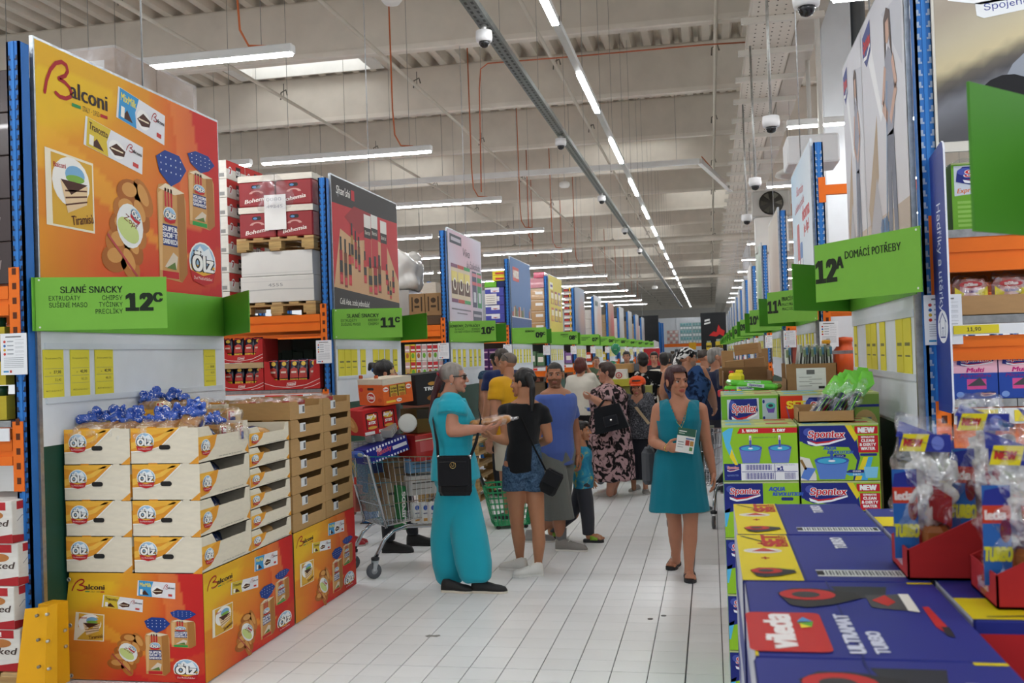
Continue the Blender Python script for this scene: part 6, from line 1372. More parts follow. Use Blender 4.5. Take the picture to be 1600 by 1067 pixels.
for k, (x, y, z, yw, ln_) in enumerate(((-3.55, 5.2, 0, 4, 12), (-3.43, 5.2, .002, -6, 8), (-3.31, 5.21, 0, 3, 10), (-3.13, 5.2, .0, -3, 6), (-3.02, 5.21, .005, 5, 12), (-2.93, 5.24, .03, 16, 24))):
    loaf('bagged white loaf with blue star neck in the front crates, %s from the rack' % ORD[k], (x, y, zc + z), yw, .24, ln_)
for k, (x, y, yw) in enumerate(((-2.95, 5.5, 80), (-2.9, 5.58, 95), (-3.08, 5.52, 70), (-3.3, 5.5, 85), (-3.48, 5.52, 88))): loaf('loaf under blue star film at the back of the front crates, %s one' % ORD[k], (x, y, 1.29), yw, .22)
loaf('golden loaf in clear film on the middle stack of low trays', (-3.03, 5.80, 1.37), 62, .26, 0, True, False)
for k, (x, y) in enumerate(((-3.5, 5.8), (-3.35, 5.95), (-3.52, 6.05))): loaf('loaf in the top tray of the hidden stack, %s one' % ORD[k], (x, y, 1.43), 60 + 30 * k, .24)
def pastry(label, c, yaw):
    c = Vector(c); t = thing('bagged_pastry', label, 'bread', c, 'bagged pastries'); p = Prim(); M3 = Matrix.Rotation(math.radians(yaw), 3, 'Z')
    p.ell(c + Vector((0, 0, .035)), (.085, .055, .035), M3); co, fs = grow(p, .012, 1, (.012, 20, 20)); m = MB(); put(m, co, fs, '#b9763a'); m.build('pastry', 'bread', t)
    p = Prim(); p.ell(c + Vector((0, 0, .04)), (.115, .075, .045), M3); co, fs = grow(p, .014, 1, (.03, 22, 22)); m = MB(); put(m, co, fs, '#fff'); m.build('bag_film', 'film', t)
    m = MB(); m.box((c.x + .06, c.y - .03, c.z + .03), (c.x + .085, c.y + .03, c.z + .06), '#b03a44'); m.build('bag_label', 'print', t)
for k, (x, y) in enumerate(((-3.45, 6.45), (-3.2, 6.42), (-2.98, 6.48), (-2.95, 6.68), (-3.2, 6.7), (-2.92, 7.02), (-2.95, 7.22), (-3.15, 7.1))): pastry('bagged brown pastry in the top brown trays, %s along' % ORD[k], (x, y, 1.425), k * 40)

# ---- rack right behind the bread: pallets of lemonade crates and paper-wrapped goods
pallet((-4.62, 9.24, 2.225), (-3.80, 10.1), 'wooden pallet on the orange beam under the white wrapped goods', .13)
def art_4555(F): F.text('4555', .38, .6, .12, '#8c8c8a', w=.2, l=1, font='b'); F.line([(0, .46), (.5, .5), (1, .46)], .012, '#b5b5b0', 1); F.line([(0, .8), (1, .82)], .004, '#c4c4bf', 1)
carton('wrapped_goods', 'white paper-wrapped goods between two pallets behind the cake poster', 'wrapped goods', (-4.60, 9.26, 2.36), (-3.82, 10.05, 2.62), '#d7d5ce', {'f': art_4555}, 'gloss', 'white wrapped layers')
carton('wrapped_goods', 'upper white paper-wrapped layer directly under the crate pallet', 'wrapped goods', (-4.59, 9.265, 2.625), (-3.83, 10.05, 2.868), '#dad8d2', {'f': lambda F: F.line([(0, .1), (1, .12)], .004, '#bdbdb7', 1)}, 'gloss', 'white wrapped layers')
pallet((-4.62, 9.24, 2.87), (-3.80, 10.1), 'wooden pallet carrying the dark red beer crates', .135)
for j in range(2):
    for i in range(2):
        x0 = -4.60 + .40 * i; z0 = 3.008 + .315 * j; t = thing('beer_crate', '%s dark red beer crate %s on the upper pallet' % ('upper' if j else 'lower', 'next to the blue post' if i else 'away from the blue post'), 'crate', (x0 + .2, 9.45, z0), 'dark red beer crates')
        m = MB(); m.rbox((x0, 9.27, z0), (x0 + .385, 9.65, z0 + .25), '#8c1f24', .012); F = m.face((x0, 9.27, z0), (1, 0, 0), (0, 0, 1), .385, .25, lift=.001); F.rrect(.36, .72, .62, .87, '#14100f', 1, .5); F.ell(.45, .79, .06, .05, '#4d7fb0', 2, n=8)
        F.ell(.5, .52, .2, .13, '#c9958c', 1, a0=0, a1=180); F.ell(.5, .5, .12, .1, '#8c1f24', 2, a0=0, a1=180); F.text('Bohemia', .5, .2, .16, '#eee3da', w=.66, al='c', bold=.02, shear=.25, rot=8, l=2, font='b'); m.build('crate_body', 'plastic', t)
        m = MB(); m.box((x0 - .004, 9.266, z0 + .25), (x0 + .389, 9.66, z0 + .312), '#d9d2c4'); m.build('cardboard_lid', 'card', t)
        for q in range(3): m = MB(); m.lathe((x0 + .1 + .09 * q, 9.4, z0 + .16), [(.012, 0), (.014, .07), (.014, .075), (.002, .08)], ['#4d7fb0', '#b0b4b8'][q % 2], n=8); m.build('bottle_cap', 'plastic', t)
m = MB(); m.box((-4.32, 9.255, 3.08), (-4.09, 9.258, 3.43), '#e4e3df'); F = m.face((-4.32, 9.255, 3.08), (1, 0, 0), (0, 0, 1), .23, .35); F.text('0080', .1, .82, .1, '#a4a6aa', w=.7, l=1, font='b'); F.text('49245', .1, .62, .09, '#a4a6aa', w=.75, l=1, font='b'); tag(m.build('pallet_note', 'paper'), 'white handwritten sheet taped over the beer crates', 'paper note')
p = Prim(); p.loft([(Vector((-4.21, 9.5, z)), Vector((a, 0, 0)), Vector((0, b, 0))) for z, a, b in ((3.3, .56, .34), (3.5, .57, .36), (3.64, .5, .3), (3.68, .3, .2))], n=4); co, fs = grow(p, .03, 1, (.05, 7, 7)); m = MB(); put(m, co, fs, '#fff'); tag(m.build('stretch_film', 'stretch film'), 'loose clear stretch film over the top beer crates', 'film')
for j in range(8):
    for i in range(2):
        x0 = -5.22 + .0 * i; y0 = 9.26 + .42 * i; z0 = 2.3 + .19 * j
        def s7(F): F.rect(0, .55, 1, 1, '#c0322c', 1); F.ell(.2, .45, .1, .25, '#e6e6e6', 2); F.text('7', .16, .3, .3, '#b02a28', bold=.04, l=3); F.rect(.5, .2, .75, .8, '#1b1b1c', 2); F.text('018', .52, .35, .25, '#eee', w=.2, bold=.03, l=3)
        carton('drink_carton', '%s white and red numbered drink carton, %s from the bottom beside the beer crates' % ('front' if i == 0 else 'rear', ORD[j]), 'carton', (x0, y0, z0), (x0 + .5, y0 + .41, z0 + .186), '#d9d6cd', {'r': s7, 'f': lambda F: F.rect(.7, .1, .95, .3, '#8d8d8a', 1)}, 'card', 'white and red drink cartons')
# red display boxes of crisps on the shelf
def crisp_bag(parent, x, y, z, w, h, k):
    m = MB(); lean = .012 * ((k * 7) % 3 - 1)
    secs = []
    for t, ww, dd in ((0, .9, .2), (.08, 1, .9), (.5, 1, 1), (.88, 1, .7), (.95, .98, .15), (1.0, 1.0, .06)):
        secs.append([(x + lean * t + math.cos(a) * w / 2 * ww, y + math.sin(a) * .03 * dd, z + h * t + .008 * math.sin(3 * a + k)) for a in (q * 2 * math.pi / 12 for q in range(12))])
    m.loft(secs, '#1c2038', smooth=True)
    F = m.face((x - w * .42 + lean * .5, y - .0315, z), (1, 0, .0), (0, 0, 1), w * .84, h, lift=.0012)
    F.rect(.02, .03, .98, .22, '#e2c02a', 1); F.poly([(.0, .25), (.1, .62), (.5, .7), (.9, .64), (1, .26)], '#b5362b', 1); F.ell(.3, .13, .16, .08, '#d99a4a', 2); F.ell(.72, .12, .16, .08, '#b8782f', 2); F.ell(.6, .85, .26, .09, '#e8c447', 2); F.rect(.2, .46, .8, .54, '#e3c9b8', 3); F.line([(.05, .97), (.95, .97)], .008, '#c93a34', 2)
    return m.build('crisp_bag', 'gloss', parent)
def display_box(label, x0, z0, w, h, n, lidded=False):
    y0, d = 9.22, .36; t = thing('crisp_display_box', label, 'display box', (x0 + w / 2, y0 + d / 2, z0), 'red crisp display boxes'); R_ = '#b3201f'
    m = MB(); m.box((x0, y0 + d - .005, z0), (x0 + w, y0 + d, z0 + h), R_); m.box((x0, y0, z0), (x0 + w, y0 + d, z0 + .005), R_)
    for xa in (x0, x0 + w - .005): m.box((xa, y0, z0), (xa + .005, y0 + d, z0 + h), '#a81c1c')
    F = m.face((x0, y0 - .001, z0), (1, 0, 0), (0, 0, 1), w, h, lift=.0008); top = [(0, 0), (1, 0), (1, .98), (.9, .95), (.88, .5), (.8, .32), (.2, .32), (.12, .5), (.1, .95), (0, .98)]
    for k in range(1, 9):
        a, b, c = top[0], top[k], top[k + 1]
    F.poly([(0, 0), (1, 0), (1, .32), (0, .32)], R_, 0); F.poly([(0, .32), (.2, .32), (.12, .5), (.1, .95), (0, .98)], R_, 0); F.poly([(1, .32), (1, .98), (.9, .95), (.88, .5), (.8, .32)], R_, 0)
    F.line([(0, .22), (.2, .1), (.45, .06), (.75, .14), (1, .34)], .005, '#ead9d4', 1); F.line([(.7, .02), (.88, .1), (1, .2)], .004, '#ead9d4', 1); F.poly([(.4, .1), (.56, .13), (.57, .25), (.41, .22)], '#e8dcd8', 1.2); F.poly([(.41, .11), (.55, .14), (.56, .24), (.42, .21)], '#b3201f', 2); F.text('Lorenz', .43, .135, .07, '#f3ece8', w=.12, bold=.03, rot=4, l=3)
    m.build('tray', 'card', t)
    for k in range(n): crisp_bag(t, x0 + w * (.14 + .72 * k / max(1, n - 1)), y0 + .07, z0 + .05, .105, h * .82, k)
    if lidded: m = MB(); m.box((x0, y0, z0 + h), (x0 + w, y0 + d, z0 + h + .055), '#b59a72'); m.build('spacer', 'card', t)
    return t
display_box('red display box of crisp bags, the lower of the stacked two', -4.82, 1.49, .455, .22, 4, True); display_box('red display box of crisp bags, on top of another', -4.82, 1.768, .455, .235, 4); display_box('red display box of crisp bags standing alone beside the blue post', -4.355, 1.49, .585, .29, 5)
for k in range(6): carton('dark_carton', 'dark carton deep on the shelf behind the crisps, %s along' % ORD[k], 'carton', (-4.5 + .12 * k, 9.7, 1.6 if k < 5 else 1.9), (-4.39 + .12 * k, 10.0, 1.86 + .02 * (k % 2)), '#25352c', {'f': lambda F: F.rect(.2, .3, .8, .6, '#4a6a3a', 1)}, 'card', 'dark cartons behind the crisps')
# tall wrapped carton stack behind the bakery poster
for j in range(4):
    for i in range(2):
        a = 6.04 + .53 * i; carton('wrapped_carton', 'brown carton wrapped in film above the bakery poster, %s layer, %s' % (ORD[j], 'front' if i == 0 else 'rear'), 'carton', (-4.62, a, 2.3 + .405 * j), (-3.87, a + .52, 2.3 + .405 * j + .4), '#a08a76', {'f': lambda F: (F.rect(.55, .2, .9, .8, '#cfcbc5', 1), F.rect(.6, .5, .85, .7, '#a9a6a2', 2))}, 'card', 'cartons above the bakery poster')
m = MB(); m.box((-4.64, 6.02, 2.35), (-3.855, 7.1, 3.93), '#ffffff'); p = Prim(); p.loft([(Vector((-4.24, 6.56, z)), Vector((.56, 0, 0)), Vector((0, .78, 0))) for z in (2.4, 3.2, 3.9, 3.96)], n=4)
p.mb.v = [tuple(Vector((-4.24, 6.56, 0)) + Matrix.Rotation(math.pi / 4, 3, 'Z') @ (Vector(v) - Vector((-4.24, 6.56, 0)))) for v in p.mb.v]
m = MB(); m.box((-4.635, 6.025, 2.4), (-3.855, 7.11, 3.925), '#fff'); tag(m.build('stretch_film', 'stretch film'), 'clear stretch film round the cartons above the bakery poster', 'film')
pallet((-4.62, 6.0, 2.16), (-3.85, 7.1), 'wooden pallet under the film-wrapped cartons behind the bakery poster', .13)
# goods left of the bakery poster, at the edge of the picture
for j in range(4):
    def baked(F): F.poly([(0, 0), (1, 0), (1, .22), (.5, .1), (0, .2)], '#a81e24', 1); F.rect(.1, .78, .9, .97, '#b5242b', 1); F.text('new!', .3, .82, .1, '#f2e9e6', w=.4, bold=.03, l=2); F.text('Baked', .45, .4, .16, '#4a3a34', w=.5, bold=.02, shear=.2, l=2, font='b'); F.ell(.7, .66, .16, .1, '#b5743a', 2); F.line([(.1, .5), (.2, .62), (.35, .6)], .005, '#9a9a98', 2)
    carton('snack_carton', 'white and red snack carton on the pallet by the post guard, %s from below' % ORD[j], 'carton', (-4.06, 4.72 - .015 * (j % 2), .147 + .229 * j), (-3.675 - .02 * (j % 2), 5.1, .147 + .229 * j + .226), '#dedbd4', {'f': baked, 'r': baked}, 'card', 'white and red snack cartons')
pallet((-4.5, 4.7, 0), (-3.68, 5.7), 'wooden pallet on the floor by the yellow post guard')
for j in range(5): carton('dark_carton', 'dark film-wrapped carton above the orange beam at the picture edge, layer %s' % ORD[j], 'carton', (-4.7, 4.88, 2.24 + .24 * j), (-3.78, 5.6, 2.24 + .24 * j + .235), '#3a2a28', {'f': lambda F: (F.text('Dou', .72, .35, .3, '#8a7a76', w=.2, shear=.2, l=1), F.ell(.6, .5, .06, .2, '#7a2a28', 1))}, 'gloss', 'dark wrapped cartons')
for j in range(3):
    t = thing('yellow_display_tray', 'yellow display tray of green-lidded tubes beside the bakery poster, %s from below' % ORD[j], 'display box', (-4.0, 4.95, 1.49 + .19 * j), 'yellow display trays'); z = 1.49 + .19 * j
    m = MB(); m.box((-4.25, 4.82, z), (-3.8, 5.2, z + .13), '#b7a52c'); m.box((-3.96, 4.815, z + .02), (-3.85, 4.82, z + .09), '#8b8f8c'); m.build('tray', 'card', t)
    for k in range(4): m = MB(); m.lathe((-4.2 + .105 * k, 4.88, z + .02), [(.04, 0), (.04, .13), (.042, .135), (.042, .165), (.005, .165)], '#1f4a34', n=12); m.build('snack_tube', 'gloss', t)
# ---- goods on the racks further along
def stack(k, specs, group):
    for label, lo, hi, col, art, mat in specs: carton('carton', label, 'carton', lo, hi, col, art, mat, group, lift=.002)
Y = RY[2] + .05
def logo_dark(F): F.line([(.2, .2), (.2, .85)], .02, '#3a2a18', 1); F.line([(.8, .2), (.8, .85)], .02, '#3a2a18', 1); F.ell(.5, .68, .16, .12, '#3a2a18', 1); F.rect(.34, .36, .66, .46, '#3a2a18', 1)
stack(2, [('brown carton with dark emblem beyond the sauce poster, next to the blue post', (-3.98, Y, 2.36), (-3.74, Y + .4, 2.68), '#8a6a45', {'f': logo_dark}, 'card'), ('brown carton with dark emblem beyond the sauce poster, away from the post', (-4.22, Y, 2.36), (-3.99, Y + .4, 2.68), '#8a6a45', {'f': logo_dark}, 'card'), ('dark brown tray under the emblem cartons', (-4.22, Y, 2.23), (-3.74, Y + .4, 2.355), '#4f3c28', None, 'card'), ('grey wrapped load beyond the sauce poster', (-4.9, Y + .1, 2.23), (-4.25, Y + .8, 2.75), '#97938c', None, 'gloss')], 'cartons on the third rack')
p = Prim(); p.loft([(Vector((-4.5, Y + .45, z)), Vector((a, 0, 0)), Vector((0, .38, 0))) for z, a in ((2.72, .3), (3.0, .34), (3.2, .3), (3.32, .18))]); co, fs = grow(p, .04, 1, (.12, 5, 5)); m = MB(); put(m, co, fs, '#d8d6d0'); tag(m.build('film_bundle', 'gloss'), 'bulging bundle in milky film on top of the grey load beyond the sauce poster', 'wrapped goods')
for j in range(2):
    for i in range(7):
        x = -4.30 + .083 * i
        def pk(F, j=j, i=i): F.rect(.05, .5, .95, .92, '#b8323a' if i % 3 else '#c9a0a0', 1); F.ell(.5, .3, .3, .16, '#6aa53c' if i % 2 else '#a86a3a', 2); F.rect(.1, .6, .9, .7, '#eceae6', 2)
        carton('dessert_packet', 'small white and red packet on the shelf beyond the sauce poster, %s layer, %s along' % (ORD[j], ORD[i]), 'packet', (x, Y - .02, 1.49 + .235 * j), (x + .075, Y + .1, 1.49 + .235 * j + .23), '#d8d6d2' if i > 1 else '#d6c23a', {'f': pk}, 'print', 'packets on the third rack', lift=.0015)
Y = RY[3] + .05
sp = []
for j in range(4): sp.append(('white and violet detergent carton on the rack behind the pink poster, layer %s' % ORD[j], (-4.12, Y, 2.38 + .165 * j), (-3.76, Y + .4, 2.38 + .165 * j + .16), '#4b4fa0', {'f': lambda F: (F.rect(.3, .45, .75, 1, '#e3e4ea', 1), F.poly([(.35, .62), (.5, .5), (.7, .62)], '#a8333a', 2), F.rect(0, .8, .3, 1, '#e3e4ea', 1))}, 'print'))
for j in range(2): sp.append(('yellow and red carton at the top behind the pink poster, layer %s' % ORD[j], (-3.97, Y, 3.16 + .1 * j), (-3.69, Y + .4, 3.16 + .1 * j + .095), '#d9c53c', {'f': lambda F: F.rect(.2, .2, .8, .6, '#c0443c', 1)}, 'print'))
sp += [('green carton behind the pink poster', (-4.13, Y, 3.045), (-3.9, Y + .4, 3.15), '#6cb03a', None, 'print'), ('navy carton beside the green one behind the pink poster', (-3.89, Y, 3.045), (-3.7, Y + .4, 3.15), '#26305e', None, 'print')]; stack(3, sp, 'cartons on the fourth rack')
m = MB(); m.box((-4.12, Y - .02, 2.72), (-3.9, Y - .015, 2.92), '#dedad2'); F = m.face((-4.12, Y - .02, 2.72), (1, 0, 0), (0, 0, 1), .22, .2, lift=.002); [F.rect(.1, .75 - .2 * q, .85, .8 - .2 * q, '#8c8a86', 1) for q in range(4)]; tag(m.build('pallet_note', 'paper'), 'white note with handwriting on the violet detergent cartons', 'paper note')
for j in range(3):
    for i in range(3): carton('sweet_carton', 'dark violet sweets carton on the shelf below the pink poster stack, %s layer, %s along' % (ORD[j], ORD[i]), 'carton', (-4.25 + .17 * i, Y - .03, 1.49 + .135 * j), (-4.09 + .17 * i, Y + .3, 1.49 + .135 * j + .13), '#4a2a5c', {'f': lambda F: F.rect(.1, .4, .9, .6, '#c9a0b8', 1)}, 'print', 'violet sweets cartons', lift=.002)
for j in range(4):
    y4 = RY[4] + .05; carton('carton', 'film-wrapped brown carton behind the blue poster, layer %s' % ORD[j], 'carton', (-4.1, y4, 2.25 + .26 * j), (-3.72, y4 + .5, 2.25 + .26 * j + .255), '#b08a5c', {'f': lambda F: (F.rect(.4, .45, .85, .7, '#e4e0d8', 1), F.rect(0, .9, 1, .94, '#d9cdb8', 1))}, 'gloss', 'cartons on the fifth rack', lift=.003)
y4 = RY[4] + .05; carton('carton', 'pink carton on top of the wrapped brown cartons', 'carton', (-4.15, y4, 3.3), (-3.7, y4 + .5, 3.52), '#b06a74', None, 'gloss', 'cartons on the fifth rack'); carton('carton', 'crimson board lying at the very top of that stack', 'carton', (-3.97, y4, 3.53), (-3.72, y4 + .5, 3.66), '#b01f4a', None, 'gloss', 'cartons on the fifth rack')
for j in range(8): y5 = RY[5] + .05; carton('carton', 'dark biscuit carton in white trays behind the yellow poster, layer %s' % ORD[j], 'carton', (-3.95, y5, 2.3 + .165 * j), (-3.69, y5 + .4, 2.3 + .165 * j + .15), '#d9d6d0', {'f': lambda F: (F.rect(0, .1, 1, .62, '#27262a', 1), F.rect(.05, .15, .5, .5, '#a8403a', 2), F.rect(.6, .1, .75, .8, '#d9a83a', 2))}, 'print', 'cartons on the sixth rack', lift=.003)
for k in range(6, 12):
    for j in range(3): carton('carton', 'brown carton on the %s rack of the bread side, layer %s' % (ORD[k], ORD[j]), 'carton', (-4.05, RY[k] + .05, 2.25 + .3 * j), (-3.72, RY[k] + .6, 2.25 + .3 * j + .29), ['#a08a6c', '#b5b0a8', '#8f7a5c', '#c7c2ba', '#7c6a54'][k % 5], None, 'card', 'cartons on the far bread side racks')
SH = ['#c9b03a', '#3f78b8', '#a8584a', '#b0a08a', '#5a7a5a', '#8a6aa0', '#b8482f']
for k in range(4, 12):
    for i in range(3): carton('carton', 'bright shelf carton on the %s rack of the bread side, %s from the post' % (ORD[k], ORD[i]), 'carton', (-3.95 - .2 * i, RY[k] + .0, 1.49), (-3.77 - .2 * i, RY[k] + .4, 1.78 + .05 * (i % 2)), SH[k % 7], {'f': lambda F: F.rect(.15, .3, .85, .7, '#e3ded4', 1)}, 'print', 'shelf cartons on the bread side', lift=.003)
# dark goods low on the racks so that the shelves are not empty
for k in range(0, 12):
    for i in range(3):
        if k in (0,) and i == 0: continue
        for z0, z1 in ((.15, .62), (.63, 1.1)):
            carton('stock_carton', 'plain carton low in the %s rack of the bread side, %s bay spot, %s' % (ORD[k], ORD[i], 'lower' if z0 < .3 else 'upper'), 'carton', (-4.6 - .9 * i, RY[k] + .12, z0), (-3.8 - .9 * i, RY[k] + .9, z1), ['#6b5a44', '#57584f', '#7a4a3a', '#4f5a6a'][(k + i) % 4], None, 'card', 'stock cartons low in the bread side racks')
    if k not in (1,):
        for i in range(1, 2): carton('stock_carton', 'wrapped carton high in the %s rack of the bread side, %s bay spot' % (ORD[k], ORD[i]), 'carton', (-5.0 - .9 * i, RY[k] + .15, 2.23), (-4.2 - .9 * i, RY[k] + .95, 3.1 + .1 * ((k + i) % 3)), ['#9a8a72', '#a89f92', '#8a8f92'][(k + i) % 3], None, 'card', 'stock cartons high in the bread side racks')

for k in range(1, 9):  # dark blocks added to stand in for the shade deep in the shelves
    for i in range(2): carton('stock_carton', 'dark carton added to darken the back of the %s bread side shelf, %s spot' % (ORD[k], ORD[i]), 'carton', (-4.9 + .58 * i, RY[k] + .62, 1.49), (-4.34 + .58 * i, RY[k] + .94, 2.0), ['#2c2a26', '#3a2f28', '#2a3330'][(k + i) % 3], None, 'card', 'dark cartons added to darken the shelf backs')
# ================================================================== goods on the mop side
LIME, NAVY = '#8fbf2e', '#262f7c'
def brand(F, u, v, w, h, tag_=None):
    f = F.sub(u, v, u + w, v + h); f.poly([(0, .2), (.02, .75), (.1, 1), (.97, 1), (1, .5), (.9, .36), (.5, .1), (.2, .02)], NAVY, 1); f.poly([(.1, .3), (.3, .14), (.6, .22), (.97, .42), (.97, .34), (.6, .1), (.3, .02), (.12, .14)], '#eceef4', 2); f.poly([(.14, .34), (.3, .22), (.6, .28), (.94, .46), (.6, .2), (.3, .13)], '#c42a33', 3)
    f.ell(.13, .74, .11, .2, '#4a56a8', 2); f.text('Spontex', .13, .45, .35, '#f1f1f5', w=.82, bold=.05, shear=.15, l=3); f.text('Spontex', .13, .45, .35, '#c8242f', w=.82, bold=.02, shear=.15, l=4)
def bucket(F, u, v, w, h, c='#5a7fc8', d='#3a5aa8'):
    f = F.sub(u, v, u + w, v + h); f.poly([(0, .85), (.14, 0), (.86, 0), (1, .85)], c, 1); f.ell(.5, .82, .5, .18, d, 2); f.ell(.5, .8, .42, .13, '#46a6cc', 3); f.rect(.46, .74, .54, 1.25, d, 4); f.ell(.5, .8, .1, .05, '#e5eaf5', 5)
def art_aqua(F):
    F.rect(0, 0, 1, 1, LIME, .3); F.poly([(0, 1), (.58, 1), (.72, .75), (.76, .4), (.68, .0), (0, 0)], NAVY, .6); F.poly([(0, .72), (.3, .62), (.62, .6), (.72, .36), (.66, 0), (0, 0)], LIME, .9)
    brand(F, .04, .62, .56, .36); F.poly([(.58, 1), (.66, 1), (.74, .78), (.7, .7)], '#e3cf2e', 1.2); F.rect(.7, .84, .99, .98, '#c4242e', 1); F.text('NEW', .845, .865, .09, '#f5f3f2', al='c', bold=.045, l=2); F.rect(.74, .5, .99, .81, '#c4242e', 1)
    for k, (t, h) in enumerate((('SEPARATES', .03), ('CLEAN', .05), ('& DIRTY', .05), ('WATER', .05))): F.text(t, .86, .765 - .072 * k, h, '#f5f3f2', al='c', bold=.035, l=2)
    F.rrect(.76, .44, .97, .485, NAVY, 1, .3); F.text('AQUA', .3, .56, .055, '#3a5fb4', bold=.035, shear=.2, l=2); F.text('REVOLUTION', .35, .485, .05, '#3a5fb4', bold=.035, shear=.2, l=2); F.rrect(.43, .42, .58, .47, NAVY, 1.5, .4); F.text('system', .505, .43, .028, '#eee', al='c', l=2.4, res=1)
    F.poly([(0, .44), (.12, .4), (.2, .1), (.2, 0), (0, 0)], '#d9d6cf', 1); bucket(F, .18, .02, .44, .42); F.poly([(.0, .05), (.06, .24), (.2, .22), (.1, .0)], '#5a7fc8', 2); F.line([(.01, .38), (.07, .2)], .012, '#8a6a3a', 2)
    F.poly([(.76, 0), (.84, 0), (.92, .42), (.86, .42)], '#4aa6d8', 1); F.poly([(.68, .0), (.76, 0), (.86, .42), (.8, .42)], '#e3cf2e', 1); F.poly([(.56, .14), (.62, .19), (.8, .19), (.8, .135), (.7, .13)], NAVY, 2); F.text('CLEAN', .71, .148, .03, '#eee', al='c', bold=.03, l=3, res=1); F.poly([(.56, .13), (.8, .13), (.8, .08), (.62, .08)], '#4aa6d8', 2); F.text('DIRTY', .71, .09, .03, '#dff1fb', al='c', bold=.03, l=3, res=1); F.poly([(.82, .04), (.8, .24), (.98, .24), (.96, .04)], '#7fc3e6', 2)
def art_wash(F):
    F.rect(0, 0, 1, 1, LIME, .3); F.poly([(.2, .88), (.24, .98), (1, .98), (1, .88)], '#c4242e', 1); F.text('1. WASH', .27, .905, .05, '#f5f3f2', bold=.045, l=2); F.text('2. DRY', .68, .905, .05, '#f5f3f2', bold=.045, l=2); F.text('PUSH DOWN AND PULL UP', .42, .79, .022, '#3a3f6a', w=.3, l=1)
    F.poly([(.0, .9), (.09, .98), (.15, .98), (.1, .7), (.2, .32), (.14, .32), (.04, .64)], '#57b5e0', 1); F.poly([(.09, .45), (.16, .3), (.2, .3), (.12, .6)], '#e3cf2e', 2)
    bucket(F, .22, .33, .31, .34, '#6a78c0', '#4a58a8'); bucket(F, .61, .33, .31, .34, '#6a78c0', '#4a58a8'); F.rect(.36, .62, .39, .84, '#e3e3ea', 3); F.rect(.75, .62, .78, .84, '#e3e3ea', 3); F.rect(.37, .7, .38, .8, '#c4444c', 4); F.rect(.76, .7, .77, .8, '#c4444c', 4)
    F.rect(.01, .01, .24, .32, NAVY, 1); brand(F, .03, .17, .19, .13); F.text('AQUA REVOLUTION', .05, .09, .03, '#8fa6dc', w=.15, l=2, res=1); F.rect(.24, .01, 1, .32, '#e6e6ea', 1)
    for k in range(26):
        w = .004 + .004 * ((k * 7) % 3)
        F.rect(.30 + .0135 * k, .2, .30 + .0135 * k + w, .3, '#5a5a98', 2); F.rect(.30 + .0145 * k, .03, .30 + .0145 * k + w, .15, '#5a5a98', 2)
    for k in range(9): F.rect(.82 + .016 * k, .03, .828 + .016 * k, .15, '#5a5a98', 2)
    F.text('x1', .72, .19, .075, NAVY, bold=.04, l=2); F.line([(.69, .02), (.69, .31)], .003, '#5a5a98', 2); F.line([(.25, .17), (.99, .17)], .003, '#5a5a98', 2); F.text('Aqua Revolution System', .71, .285, .018, '#444488', w=.24, l=2, res=1)
def art_aqua_side(F):
    F.rect(0, 0, 1, 1, LIME, .3); F.poly([(0, 1), (.52, 1), (.52, .6), (0, .45)], NAVY, 1); brand(F, .02, .66, .48, .32); F.text('AQUA', .6, .86, .07, '#3a5fb4', bold=.04, shear=.2, l=2); F.text('REVOLUTION', .65, .77, .06, '#3a5fb4', bold=.04, shear=.2, l=2); F.rrect(.76, .68, .92, .74, NAVY, 1, .4); F.poly([(0, .5), (.08, .55), (.02, .2), (0, .2)], '#57b5e0', 1)
def art_express(F):
    F.rect(0, 0, 1, 1, '#6ea834', .3); F.poly([(.1, .06), (.1, .93), (.66, .95), (.66, .2)], '#ccd3dc', 1); brand(F, .12, .46, .52, .48); F.text('Express', .13, .17, .1, '#d9722e', bold=.02, shear=.3, rot=8, l=2, font='b'); F.text('System', .33, .22, .11, '#4a7fc4', bold=.035, shear=.3, rot=8, l=2, font='b'); F.line([(.56, .36), (.68, .42)], .008, '#d9722e', 2); F.line([(.61, .45), (.62, .32)], .008, '#d9722e', 2)
    F.rect(.72, .0, .97, .94, '#a9b8c4', 1)
    for k in range(3): F.ell(.745, .88 - .32 * k, .02, .035, NAVY, 2); F.poly([(.78, .8 - .32 * k), (.82, .66 - .32 * k), (.92, .66 - .32 * k), (.95, .8 - .32 * k)], '#6a4fa8', 2); F.ell(.865, .8 - .32 * k, .085, .06, '#4fb0a8', 3); F.ell(.865, .8 - .32 * k, .045, .03, '#3a3a48', 4)
def art_set(F):
    F.rect(0, 0, 1, 1, '#c8c6c4', .2); F.rect(0, 0, .23, 1, '#cf3b22', 1); F.text('SET', .07, .75, .14, '#f0d63a', bold=.04, l=2); F.line([(.06, .8), (.1, .45), (.17, .05)], .006, '#8a5a8a', 2); F.rect(.23, .0, .62, .95, '#c9cfd8', 1); brand(F, .25, .5, .46, .46); F.text('Express', .26, .12, .1, '#d9722e', bold=.03, shear=.3, l=2, font='b'); F.rect(.62, 0, 1, 1, '#7a9a4a', .9); F.rect(.62, .75, 1, .8, NAVY, 1.2); F.ell(.86, .4, .12, .3, '#b89a6a', 1.3); F.poly([(.8, .55), (.82, .25), (.9, .25), (.92, .55)], '#6a7a82', 2)
